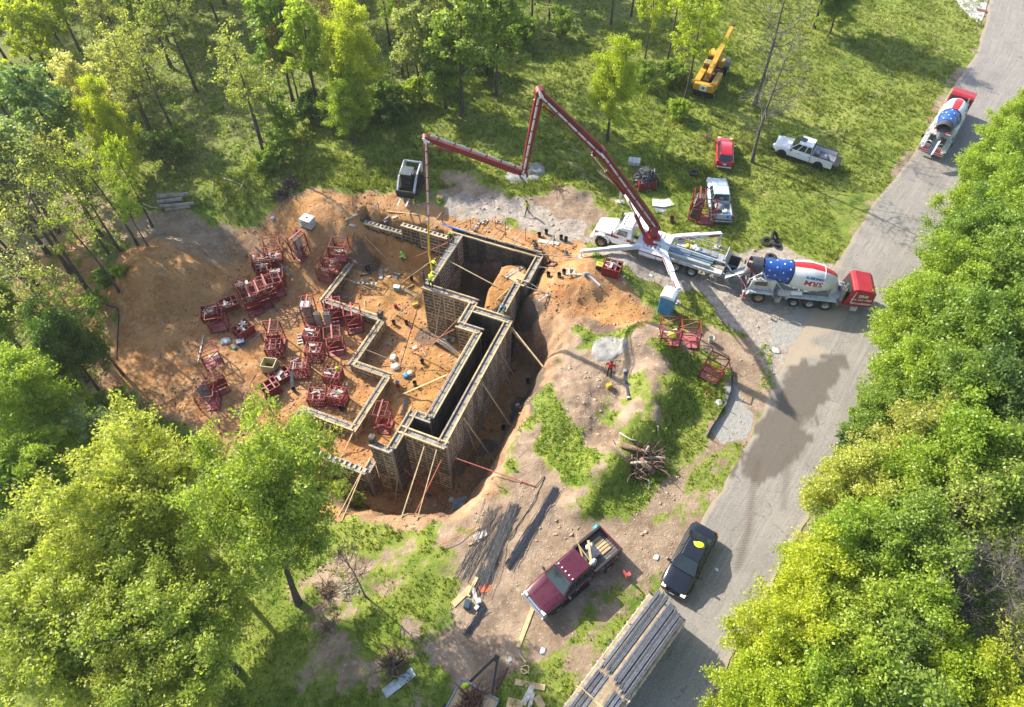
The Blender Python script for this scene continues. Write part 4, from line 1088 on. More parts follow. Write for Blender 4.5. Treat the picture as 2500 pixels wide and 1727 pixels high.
# trees standing in the field
tb(1480, 342, 11.5, 3.1, 'full0', 'yellow', 'bright yellow green tree behind the pump boom')
tb(1567, 195, 14, 2.4, 'thin2', 'yellow', 'slim tree behind the bright yellow green field tree')
tb(1625, 185, 15, 3.0, 'thin2', 'yellow', 'tree with pale green leaves and a tall bare trunk near the crane')
tb(1662, 278, 14, 3.4, 'thin2', 'yellow', 'ivy trunk tree beside the yellow crane')
tb(1490, 60, 12, 3.0, 'thin0', 'bright', 'thin leaved tree behind the field tree at the top edge')
tb(1540, 40, 12, 3.0, 'thin1', 'yellow', 'thin yellow tree at the top edge of the field')
tb(1843, 258, 16, 4.0, 'bare0', 'olive', 'tall grey bare tree in the field behind the white pickup')
tb(1838, 395, 15, 4.4, 'bare1', 'olive', 'dark leaning bare tree in front of the white pickup', lean=(0, .10))
tb(1988, 68, 14, 4.6, 'full2', 'green', 'green tree at the top edge casting a long dark field shadow')
tc(2050, 10, 6, 2.6, 'full1', 'green', 'low green tree beside the one casting the long field shadow')
# strip of trees along the right side of the road
G_R = 'trees along the right side of the road'
RS = [(2430, 380, 9, 3.3, 'full0', 'bright', 'vivid small tree at the top of the roadside strip'), (2470, 300, 8, 2.6, 'full2', 'bright', 'vivid bush tree beside the upper mixer truck'), (2400, 470, 9.5, 3.2, 'full1', 'bright', 'vivid tree where the upper mixer shadow ends'),
      (2470, 520, 12, 3.8, 'full1', 'bright', 'bright tree at the right edge across from the field'), (2370, 580, 11, 3.5, 'full2', 'green', 'green tree beside the tree shadow on the road'), (2460, 680, 13, 4.2, 'full0', 'green', 'rounded green tree at the right edge above the lower mixer'),
      (2320, 700, 11, 3.6, 'full1', 'bright', 'bright tree right of the lower mixer truck'), (2230, 780, 10, 3.4, 'full0', 'bright', 'bright tree touching the lower mixer shadow'), (2360, 830, 13, 4.2, 'full2', 'green', 'large green tree behind the bright one by the mixer shadow'),
      (2460, 860, 13, 4.0, 'full1', 'green', 'green tree at the right edge opposite the wet stain'), (2220, 920, 10, 3.4, 'full2', 'bright', 'bright tree leaning over the road opposite the wet stain'), (2330, 960, 12, 4.0, 'full0', 'green', 'green tree behind the one leaning over the road'),
      (2160, 1000, 8, 2.4, 'full1', 'green', 'small green tree at the road edge below the wet stain'), (2450, 1010, 13, 4.0, 'full2', 'deep', 'dark green tree at the right edge with a dark limb'), (2240, 1080, 10, 3.4, 'full1', 'olive', 'olive tinted tree in the roadside strip'),
      (2350, 1120, 12, 3.8, 'full0', 'bright', 'bright tree in the middle of the roadside strip'), (2080, 1190, 9, 3.2, 'full2', 'lime', 'pale lime tree at the road edge'), (2190, 1190, 10, 3.4, 'full0', 'bright', 'bright tree behind the pale lime one'),
      (2090, 1330, 10, 3.4, 'full1', 'bright', 'bright tree at the road edge across from the black sedan'), (2000, 1430, 10, 3.2, 'full0', 'yellow', 'yellow green tree opposite the trailer'), (2210, 1330, 11, 3.6, 'full2', 'green', 'green tree behind the bright one across from the sedan'),
      (2330, 1260, 12, 3.8, 'thin1', 'lime', 'thin pale tree beside the grey bare trees'), (2470, 1180, 12, 3.8, 'full1', 'green', 'green tree at the right edge above the grey bare trees'), (1920, 1560, 10, 3.2, 'full2', 'yellow', 'yellow green tree leaning over the road near the bottom'),
      (2060, 1530, 10, 3.6, 'full1', 'bright', 'bright tree behind the yellow green one near the bottom'), (2180, 1470, 10, 3.4, 'full0', 'bright', 'bright tree left of the grey bare trees'), (1860, 1690, 9, 3.0, 'full0', 'yellow', 'yellow green tree cut by the bottom edge beside the road'),
      (2000, 1680, 10, 3.6, 'full2', 'bright', 'bright tree at the bottom edge of the strip'), (2150, 1640, 10, 3.6, 'full1', 'green', 'green tree at the bottom edge below the bare trees'), (2320, 1660, 9, 3.2, 'full0', 'yellow', 'vivid yellow tree at the bottom right'),
      (2460, 1600, 10, 3.4, 'thin1', 'lime', 'thin lime tree in the bottom right corner'), (2480, 1400, 10, 3.4, 'thin1', 'olive', 'thin olive tree at the right edge among bare trees'), (2410, 1720, 9, 3.2, 'full2', 'yellow', 'yellow tree cut by the bottom right edge'),
      (2290, 1420, 11, 3.4, 'bare2', 'olive', 'grey bare tree in the lower right strip, left of two'), (2400, 1450, 12, 3.6, 'bare2', 'olive', 'grey bare tree in the lower right strip, right of two'), (2230, 1560, 9, 3.0, 'bare2', 'olive', 'grey bare tree low in the strip near the bottom')]
for s in RS: tc(*s, group=G_R)
# the wood: trees set out with a minimum spacing where the photograph shows it
def poisson(poly, n, dmin, avoid, seed):
    rd = random.Random(seed); P = np.array(poly); lo, hi = P.min(0), P.max(0); out = []
    for i in range(n * 30):
        x, y = rd.uniform(lo[0], hi[0]), rd.uniform(lo[1], hi[1])
        if sdf(np.array([x]), np.array([y]), poly)[0] < 0: continue
        if any((x - a) ** 2 + (y - b) ** 2 < dmin ** 2 for a, b in out) or any((x - a) ** 2 + (y - b) ** 2 < (dmin * .8) ** 2 for a, b in avoid): continue
        out.append((x, y))
        if len(out) >= n: break
    return out
have = [(o.location.x, o.location.y) for o in COL.objects if o.get('category') == 'tree']
WOOD = [(-75, 150), (12, 150), (10, 100), (2, 88), (-4, 79), (-15, 76), (-20, 82), (-30, 88), (-40, 84), (-44, 74), (-52, 68), (-54, 58), (-75, 60)]
KW = [('far0', 'green', 'mid green tree of the wood'), ('far1', 'yellow', 'yellow green tree of the wood'), ('far2', 'bright', 'bright green tree of the wood'), ('thin2', 'olive', 'sparse grey green tree of the wood'), ('far1', 'lime', 'lime green tree of the wood'), ('far0', 'pale', 'pale green tree of the wood'), ('far2', 'lime', 'bushy lime tree of the wood'), ('thin1', 'olive', 'dark limbed sparse tree of the wood')]
def wood_place(x, y):
    u = x / max(y, 1)
    col = ['at the far left', 'left of the pale blue tree', 'behind the bright yellow tree', 'behind the sunny clearing', 'behind the rusty trees', 'behind the twin dark trunk', 'behind the big dense tree', 'behind the field trees'][min(7, max(0, int((u + .72) / .105)))]
    return ' ' + col + (', front' if y < 92 else ', mid' if y < 112 else ', rear') + ' rows'
for i, (x, y) in enumerate(poisson(WOOD, 128, 5.6, have, 3)):
    k, c, lb = KW[random.randrange(8)]
    tree(k, c, drop(x, y, -.1), random.uniform(12, 17), random.uniform(3.0, 4.3), lb + wood_place(x, y), group='trees of the wood north of the site')
LW = [(-60, 60), (-46, 58), (-36, 52), (-33, 46), (-31, 38), (-30, 30), (-40, 14), (-60, 14)]
have = [(o.location.x, o.location.y) for o in COL.objects if o.get('category') == 'tree']
for i, (x, y) in enumerate(poisson(LW, 11, 5.0, have, 5)):
    k, c, lb = [('thin0', 'green', 'green sparse tree at the far left beyond the clay bank'), ('thin0', 'olive', 'sparse olive tree at the far left beyond the clay bank'), ('thin1', 'pale', 'pale sparse tree at the far left beyond the clay bank')][random.randrange(3)]
    tree(k, c, drop(x, y, -.1), random.uniform(11, 15), random.uniform(3.0, 4.2), lb, group='trees at the far left')
# bushes along the edges
BW = ['below the yellow green tree at the forest edge', 'at the foot of the tall dark twin trunk', 'right of the tall dark twin trunk', 'left of the yellow green tree foot', 'below the black debris heap', 'under the rust tinted tree', 'beside the thin sapling', 'below the big dense green tree', 'at the foot of the tall single trunk',
      'in the deep shade between twin trunk and debris', 'on the sunny side of the yellow green tree', 'below the dark trunk at the top', 'behind the sunny clearing, right of two trunks', 'behind the sunny clearing, left of two trunks', 'right of the leaning tree foot', 'right at the leaning tree foot', 'just behind the clay mound top', 'behind the clay mound, beside its twin', 'under the leaning tree by the clay bank', 'at the lower edge of the clay yard', 'below the lower edge of the clay yard',
      'pale, at the lower corner of the clay yard', 'at the ivy trunk near the crane', 'under the tall bare trunk near the crane', 'under the slim field tree', 'at the road edge below the wet stain', 'at the road edge beside the small green tree', 'at the road edge above the pale lime tree', 'left of the braces in the south trench', 'near the south trench bottom', 'on the verge beside the lower mixer shadow']
for i, (px, py, k, c, s) in enumerate([(880, 290, 'bush0', 'green', 1.3), (940, 265, 'bush1', 'green', 1.4), (1010, 255, 'bush0', 'bright', 1.2), (820, 300, 'bush2', 'green', 1.2), (1075, 220, 'bush1', 'green', 1.3), (760, 300, 'bush0', 'deep', 1.3), (700, 340, 'bush2', 'green', 1.1), (1180, 185, 'bush1', 'deep', 1.5), (1270, 120, 'bush0', 'green', 1.5),
        (960, 300, 'bush1', 'deep', 1.2), (860, 330, 'bush1', 'green', 1.0), (1370, 100, 'bush2', 'green', 1.3), (440, 385, 'bush0', 'green', 1.2), (400, 400, 'bush2', 'deep', 1.2), (690, 395, 'bush2', 'green', 1.1), (660, 415, 'bush1', 'green', .9), (296, 676, 'bush0', 'bright', .55), (262, 690, 'bush1', 'green', .75), (245, 765, 'bush2', 'green', .8), (312, 1010, 'bush0', 'green', .9), (275, 1040, 'bush1', 'green', 1.5),
        (345, 1010, 'bush2', 'pale', .8), (1650, 290, 'bush0', 'bright', 1.0), (1640, 205, 'bush1', 'green', 1.3), (1570, 215, 'bush2', 'green', 1.0), (2090, 1100, 'bush0', 'deep', 1.3), (2120, 1050, 'bush1', 'green', 1.3), (2060, 1140, 'bush2', 'deep', 1.0), (845, 1215, 'bush2', 'olive', .6), (880, 1235, 'bush2', 'olive', .5), (2240, 730, 'bush1', 'green', 1.0)]):
    P = TP[k]
    tree(k, c, on_ground(px, py), P['h'] * s, P['r'] * s, ['rounded green bush', 'spreading green bush', 'upright leafy bush'][int(k[4])] + ' ' + BW[i], group='bushes along the edge of the trees')

# ================================================================== UNDERGROWTH, GRASS, STONES (nobody could count these)
def scatter(n, box, F_, thr, seed, above=True, z=None):
    rng = np.random.default_rng(seed)
    x = rng.uniform(box[0], box[1], n); y = rng.uniform(box[2], box[3], n)
    f = field(F_, x, y) + .25 * fbm(x, y, .7, 3, seed)
    k = (f > thr) if above else (f < thr)
    return x[k], y[k], rng
M_GRASS = leaf_material('grass_blades', (.120, .175, .018), (.330, .350, .055), .45, (.46, .41, .14))
def grass_mesh(x, y, hgt, wid, rng, nb=5):
    n = len(x)
    x = np.repeat(x, nb) + rng.normal(0, wid * 1.1, n * nb); y = np.repeat(y, nb) + rng.normal(0, wid * 1.1, n * nb)
    z = hzs(x, y)
    a = rng.uniform(0, 2 * PI, n * nb); ln = rng.uniform(.1, .9, n * nb); h = np.repeat(hgt, nb) * rng.uniform(.6, 1.3, n * nb)
    w = wid * rng.uniform(.5, 1.2, n * nb)
    dx, dy = np.cos(a), np.sin(a)
    V = np.stack([np.stack([x - dy * w, y + dx * w, z - .03], 1), np.stack([x + dy * w, y - dx * w, z - .03], 1), np.stack([x + dx * h * ln, y + dy * h * ln, z + h], 1)], 1).reshape(-1, 3)
    tint = np.clip(np.repeat(.5 * np.repeat(rng.random(n), nb) + .5 * rng.random(n * nb), 3) + .35 * fbm(V[:, 0], V[:, 1], .35, 3, 8), 0, 1)
    return V, np.arange(len(V)).reshape(-1, 3), tint
parts_ = []
for n, box, sc in ((60000, (-30, 30, 8, 60), 1.0), (60000, (-45, 66, 55, 110), 1.5)):
    x, y, rng = scatter(n, box, DIRT, .42, n, above=False)
    rd_ = sdf(x, y, ROAD_POLY); f = field(FOREST, x, y)
    k = (rd_ < -.1) & (rng.random(len(x)) > f * .7)
    x, y = x[k], y[k]
    hg = sc * (.10 + .22 * np.clip(fbm(x, y, .45, 3, 12) + .35, 0, 1)) * rng.uniform(.7, 1.3, len(x))
    parts_.append(grass_mesh(x, y, hg, .045 * sc, rng, 4))
def join_parts(ps):
    V, F_, T_, o = [], [], [], 0
    for v, f, t in ps:
        V.append(v); F_.append(f + o); T_.append(t); o += len(v)
    return np.concatenate(V), np.concatenate(F_), np.concatenate(T_)
V, F_, T_ = join_parts(parts_)
tag(link(bpy.data.objects.new('grass', np_mesh('grass', V, F_, M_GRASS, dict(tint=T_)))), 'rough spring grass growing over the field and verges', 'grass', kind='stuff')
# leafy ground cover under the trees and weeds on the berm
x, y, rng = scatter(9000, (-62, 12, 20, 120), FOREST, .6, 71)
x2, y2, rng = scatter(9000, (24, 60, 4, 75), FOREST, .6, 72)
x, y = np.r_[x, x2], np.r_[y, y2]
C = np.stack([x, y, hzs(x, y) + .18], 1)
V, F_, T_ = leaf_quads(C, 9, .55, .16, rng, .6, .45)
tag(link(bpy.data.objects.new('undergrowth', np_mesh('undergrowth', V, F_, LEAF['green'], dict(tint=T_ * .8)))), 'low leafy undergrowth covering the ground below the trees', 'undergrowth', kind='stuff')
BG = (mx(berm_green, .9 * region([(1850, 820), (1880, 830), (1890, 950), (1850, 960)], .4, .6, 61))).reshape(GX.shape)
x, y, rng = scatter(6500, (-2, 24, 18, 44), BG, .55, 73)
x3, y3, rng3 = scatter(2600, (-30, 24, 10, 62), DIRT, .34, 74, above=False)
k = (sdf(x3, y3, ROAD_POLY) < -.3); x3, y3 = x3[k], y3[k]
x, y = np.r_[x, x3], np.r_[y, y3]
V, F_, T_ = leaf_quads(np.stack([x, y, hzs(x, y) + .08], 1), 10, .26, .075, rng, .7, .4)
tag(link(bpy.data.objects.new('weeds', np_mesh('weeds', V, F_, LEAF['bright'], dict(tint=T_ * .75)))), 'bright green weeds growing over the spoil berm and verges', 'weeds', kind='stuff')
M_CLOD = pm('clay_clod', (.36, .185, .075), .95, 0, .45, .6, (.25, .15, .085), .45)
M_STONE = pm('stone', (.40, .31, .22), .9, 0, .4, 1.5, (.28, .16, .08), .4)
ring = np.array([[1, 0, 0], [0, 1, 0], [-1, 0, 0], [0, -1, 0], [0, 0, .7], [0, 0, -.5]], float)
RF_ = np.array([[0, 1, 4], [1, 2, 4], [2, 3, 4], [3, 0, 4], [1, 0, 5], [2, 1, 5], [3, 2, 5], [0, 3, 5]])
def stones(x, y, s, rng):
    n = len(x)
    a = rng.uniform(0, 2 * PI, n); c, s_ = np.cos(a), np.sin(a)
    P = ring[None] * (s[:, None] * rng.uniform(.6, 1.3, (n, 3)))[:, None, :] * rng.uniform(.75, 1.25, (n, 6, 1))
    X = P[..., 0] * c[:, None] - P[..., 1] * s_[:, None] + x[:, None]; Y = P[..., 0] * s_[:, None] + P[..., 1] * c[:, None] + y[:, None]
    Z = P[..., 2] + hzs(x, y)[:, None]
    V = np.stack([X, Y, Z], -1).reshape(-1, 3)
    return V, (RF_[None] + (np.arange(n) * 6)[:, None, None]).reshape(-1, 3)
x, y, rng = scatter(26000, (-32, 22, 16, 60), DIRT, .62, 75)
k = sdf(x, y, ROAD_POLY) < 0; x, y = x[k], y[k]
V, F_ = stones(x, y, .022 + .075 * rng.random(len(x)) ** 5 * (1 + 1.4 * (fbm(x, y, .5, 2, 6) > .2)), rng)
_gs = (V, F_)
x, y, rng = scatter(30000, (-32, 22, 16, 60), CLODF, .7, 76)
k = (sdf(x, y, ROAD_POLY) < 0) & (fbm(x, y, .35, 3, 33) > -.05); x, y = x[k], y[k]
V, F_ = stones(x, y, .04 + .13 * rng.random(len(x)) ** 4, rng)
tag(link(bpy.data.objects.new('clods', np_mesh('clods', V, F_, M_CLOD))), 'crumbled clay clods over the spoil and yard', 'clods', kind='stuff')
V, F_ = _gs
tag(link(bpy.data.objects.new('gravel', np_mesh('gravel', V, F_, M_STONE))), 'small stones and clods strewn over the bare clay', 'gravel', kind='stuff')

# ================================================================== VEHICLES
M_WHITE = pm('white_paint', (.72, .73, .74), .30, 0, .08, 1.2, (.5, .47, .42), .12, coat=.5)
M_DWHITE = pm('dusty_white_paint', (.58, .58, .56), .5, 0, .2, 1.6, (.33, .31, .27), .45)
M_SILVER = pm('pale_blue_grey_paint', (.46, .53, .58), .4, .1, .15, 2.0, (.30, .29, .27), .38)
M_GREYB = pm('grey_steel', (.27, .29, .31), .5, .2, .3, 2.0, (.16, .15, .14), .35)
M_MAROON = pm('maroon_paint', (.085, .008, .020), .28, .1, .15, 1.5, coat=.8)
M_BLACK = pm('black_paint', (.008, .009, .013), .16, 0, .2, 1.5, coat=1.0)
M_REDC = pm('red_car_paint', (.42, .012, .022), .25, .1, .12, 1.5, coat=.8)
M_BOOM = pm('boom_red_paint', (.20, .018, .022), .40, 0, .2, 1.2, (.30, .06, .05), .22)
M_BRED = pm('bright_red_paint', (.33, .018, .024), .35, 0, .15, 1.5)
M_YEL = pm('crane_yellow_paint', (.56, .30, .022), .5, 0, .25, 1.6, (.38, .20, .05), .3)
M_RUST = pm('rust', (.17, .075, .045), .85, .1, .4, 3, (.09, .05, .04), .4)
M_GLASS = pm('tinted_glass', (.022, .032, .036), .06, 0, .2, 1.0, spec=.8)
M_TYRE = pm('tyre_rubber', (.030, .029, .028), .9, 0, .3, 5, (.09, .08, .068), .3)
M_CHROME = pm('chrome', (.62, .63, .65), .18, .9, .1, 2)
M_RIM = pm('rim_steel', (.42, .42, .42), .4, .6, .2, 5)
M_RIMB = pm('dusty_brown_rim', (.38, .26, .16), .6, .2, .3, 5)
M_BLK = pm('black_plastic', (.018, .018, .019), .6, 0, .3, 3)
M_LAMP = pm('lamp_glass', (.78, .76, .70), .15, 0, .1, 2)
M_TAIL = pm('tail_lamp', (.40, .012, .014), .2, 0, .1, 2)
M_DRUMW = pm('drum_white', (.72, .73, .72), .42, 0, .12, 1.1, (.50, .49, .45), .34)
M_DRUMB = pm('drum_blue', (.018, .085, .34), .35, 0, .15, 1.2)
M_DRUMR = pm('drum_red', (.55, .025, .030), .38, 0, .15, 1.2)
M_STAR = pm('star_white', (.80, .80, .80), .5)
M_TEXTR = pm('red_lettering', (.48, .03, .035), .5)
M_TEXTW = pm('white_lettering', (.80, .79, .77), .5)
def text_mesh(txt, size, mt, bold=.0, shear=0.0, width=None):
    cu = bpy.data.curves.new('lettering', 'FONT')
    cu.body = txt; cu.size = size; cu.align_x = 'CENTER'; cu.align_y = 'CENTER'; cu.offset = bold; cu.shear = shear; cu.resolution_u = 2
    o = bpy.data.objects.new('lettering', cu); COL.objects.link(o)
    dg = bpy.context.evaluated_depsgraph_get()
    me = bpy.data.meshes.new_from_object(o.evaluated_get(dg))
    bpy.data.objects.remove(o); bpy.data.curves.remove(cu)
    me.materials.clear(); me.materials.append(mt)
    if width:
        xs = [v.co.x for v in me.vertices]; k = width / max(1e-6, max(xs) - min(xs))
        for v in me.vertices: v.co.x *= k
    return me
def lettering(parent, txt, size, mt, M, name='lettering', bold=0.0, wrap=None, width=None):
    me = text_mesh(txt, size, mt, bold, 0, width)
    if wrap: 
        for v in me.vertices: v.co = wrap(v.co)
    else: me.transform(M)
    return part(name, me, parent)
def face_M(origin, xdir, updir):
    x = Vector(xdir).normalized(); y = Vector(updir); y = (y - x * y.dot(x)).normalized(); z = x.cross(y)
    m = Matrix((x, y, z)).transposed().to_4x4(); m.translation = Vector(origin)
    return m
_wm = {}
def wheel(parent, x, y, r, w, rim=M_RIM, dual=False):
    k = (r, w, rim.name, y > 0)
    if k not in _wm:
        s = 1 if y > 0 else -1
        prof = [(-w / 2, r * .62), (-w / 2, r * .9), (-w * .38, r), (w * .38, r), (w / 2, r * .9), (w / 2, r * .62), (w * .3, r * .58), (-w * .3, r * .58)]
        RM = Matrix.Rotation(PI / 2, 3, 'Z')
        mb = MB(); mb.lathe(prof + [prof[0]], 20, 0, RM, cap=False)
        mr = MB(); mr.lathe([(-w * .3, r * .60), (-w * .1, r * .6), (w * .30, r * .60), (w * .44, r * .56), (w * .36, r * .48), (w * .12, r * .3), (w * .16, r * .16), (w * .4, r * .14)], 16, 0, RM)
        if s < 0:
            for q in (mb, mr): q.v = [(a, -b, c) for a, b, c in q.v]; q.f = [tuple(reversed(f)) for f in q.f]
        else: pass
        for q in (mb, mr):
            pass
        _wm[k] = (mb.mesh('tyre', M_TYRE, 'auto'), mr.mesh('rim', rim, 'auto'))
        # RM maps +x to +y: the rim's outer face looks to +y
    wh = part('wheel', _wm[k][0], parent, (x, y, r))
    part('rim', _wm[k][1], wh)
    return wh
def body_ring(x, w, z0, z1, zt, wt, r=.12):
    return [Vector(p) for p in ((x, -w * .9, z0), (x, -w, z0 + r), (x, -w * 1.0, z1 - r * .4), (x, -w * .965, z1), (x, -wt, zt - .015), (x, -wt * .5, zt), (x, wt * .5, zt), (x, wt, zt - .015), (x, w * .965, z1), (x, w, z1 - r * .4), (x, w, z0 + r), (x, w * .9, z0))]
def quad_part(name, mt, parent, pts, t=.012, label=None):
    """a pane or sheet through four points, with thickness"""
    p = [Vector(q) for q in pts]
    n = (p[1] - p[0]).cross(p[2] - p[0]).normalized() * t
    mb = MB(); mb.add(p + [q - n for q in p], [(0, 1, 2, 3), (7, 6, 5, 4), (1, 0, 4, 5), (2, 1, 5, 6), (3, 2, 6, 7), (0, 3, 7, 4)])
    return mb.build(name, mt, parent, label=label)
def inset(pts, k):
    c = sum((Vector(p) for p in pts), Vector()) / len(pts)
    return [c + (Vector(p) - c) * k for p in pts]
def cabin(root, paint, xw, xr0, xr1, xb, wb, wr, zb, zr, roofname='roof', pillars=(), sun=None, fixed=True):
    """glazed upper body: windscreen foot xw, roof from xr0 back to xr1, rear glass foot xb"""
    A, B = (xw, wb, zb), (xr0, wr, zr)
    Cc, D = (xr1, wr, zr), (xb, wb, zb)
    f = lambda p: (p[0], -p[1], p[2])
    core = MB(); core.add([A, f(A), f(D), D, B, f(B), f(Cc), Cc], [(0, 1, 5, 4), (1, 2, 6, 5), (2, 3, 7, 6), (3, 0, 4, 7), (4, 5, 6, 7), (3, 2, 1, 0)])
    core.build('cab_body', paint, root, bevel=.05, seg=2)
    out = lambda pts, d: [Vector(p) + Vector(d) for p in pts]
    quad_part('windscreen', M_GLASS, root, out(inset([A, f(A), f(B), B], .90), (.022, 0, .022)))
    quad_part('rear_window', M_GLASS, root, out(inset([f(D), D, Cc, f(Cc)], .84), (-.022, 0, .012)))
    for s in (1, -1):
        n = len(pillars) + 1
        cuts = [0] + list(pillars) + [1]
        for i in range(n):
            u0, u1 = cuts[i], cuts[i + 1]
            lo = lambda u: Vector(A).lerp(Vector(D), u); hi = lambda u: Vector(B).lerp(Vector(Cc), u)
            q = [lo(u0), hi(u0), hi(u1), lo(u1)]
            q = inset(q, .82)
            q = [Vector((p.x, p.y * s, p.z)) + Vector((0, .016 * s, .012)) for p in q]
            if s < 0: q = q[::-1]
            quad_part('side_window', M_GLASS, root, q)
    mb = MB(); mb.box(((xr0 + xr1) / 2, 0, zr + .012), (abs(xr0 - xr1) + .08, wr * 2 - .04, .05), taper=.93)
    rf = mb.build(roofname, paint, root, 'auto', bevel=.025, seg=2)
    return rf
def pose(pf, zf, pr, zr_, L):
    a, b = at_z(*pf, zf), at_z(*pr, zr_)
    d = a - b; c = (a + b) / 2
    return drop(c.x, c.y), math.atan2(d.y, d.x)
def lamps(root, x, y, z, s, mt, name):
    for k in (1, -1):
        mb = MB(); mb.box((x, y * k, z), s); mb.build(name, mt, root, bevel=.02)
def mirrors(root, x, y, z, mt):
    for k in (1, -1):
        mb = MB(); mb.box((x, (y + .11) * k, z), (.14, .22, .15)); mb.box((x + .02, (y + .0) * k, z - .04), (.05, .12, .04)); mb.build('wing_mirror', mt, root, bevel=.03)
def arch(root, x, y, r, mt=M_BLK):
    for k in (1, -1):
        mb = MB(); mb.disc((x, (y - .03) * k, r * .98), (0, 1, 0), r * 1.17, .07, 20); mb.build('wheel_arch', mt, root)
def sedan():
    t = empty('black_sedan')
    st = [(2.42, .62, .28, .52, .58, .5), (2.30, .80, .22, .62, .70, .66), (1.95, .90, .20, .74, .82, .72), (1.0, .93, .19, .86, .95, .78), (.2, .935, .19, .90, .96, .8), (-1.6, .935, .19, .93, 1.0, .8), (-2.15, .89, .24, .92, 1.0, .76), (-2.38, .78, .32, .82, .92, .66), (-2.46, .66, .40, .70, .78, .56)]
    mb = MB(); mb.loft([body_ring(*s) for s in st]); mb.build('body', M_BLACK, t, 'auto')
    cabin(t, M_BLACK, 1.05, .25, -.95, -1.72, .80, .60, .95, 1.44, pillars=(.50,))
    for x in (1.45, -1.42):
        arch(t, x, .93, .33)
        for s in (.84, -.84): wheel(t, x, s, .33, .22)
    lamps(t, 2.25, .62, .66, (.28, .30, .10), M_LAMP, 'headlight'); lamps(t, -2.36, .60, .84, (.12, .34, .12), M_TAIL, 'tail_light'); mirrors(t, .85, .93, .98, M_BLACK)
    mb = MB(); mb.box((2.42, 0, .50), (.07, .62, .16)); mb.build('grille', M_BLK, t, bevel=.02); mb = MB(); mb.box((2.405, 0, .50), (.12, .30, .09)); mb.build('number_plate', M_WHITE, t)
    return t
def suv():
    t = empty('red_suv')
    st = [(2.2, .66, .32, .62, .68, .5), (2.05, .80, .26, .74, .86, .64), (1.2, .86, .24, .92, 1.0, .72), (.3, .87, .24, .95, 1.02, .74), (-1.6, .87, .24, .97, 1.04, .74), (-2.1, .84, .28, .96, 1.02, .70), (-2.22, .78, .34, .80, .88, .62)]
    mb = MB(); mb.loft([body_ring(*s) for s in st]); mb.build('body', M_REDC, t, 'auto')
    cabin(t, M_REDC, 1.2, .45, -1.75, -2.12, .76, .62, 1.0, 1.58, pillars=(.36, .70))
    for s in (1, -1): MB().box((-.6, .58 * s, 1.63), (1.9, .05, .05)).build('roof_rail', M_BLK, t)
    for x in (1.38, -1.32):
        arch(t, x, .865, .35)
        for s in (.78, -.78): wheel(t, x, s, .35, .22)
    lamps(t, 2.05, .60, .80, (.26, .26, .12), M_LAMP, 'headlight'); lamps(t, -2.16, .66, .98, (.14, .24, .22), M_TAIL, 'tail_light'); mirrors(t, .95, .87, 1.03, M_REDC)
    mb = MB(); mb.box((-2.26, 0, .46), (.10, 1.4, .16)); mb.build('rear_bumper', pm('silver_bumper', (.55, .55, .56), .4), t, bevel=.03)
    mb = MB(); mb.box((-2.24, 0, .78), (.06, .34, .12)); mb.build('number_plate', M_WHITE, t)
    return t
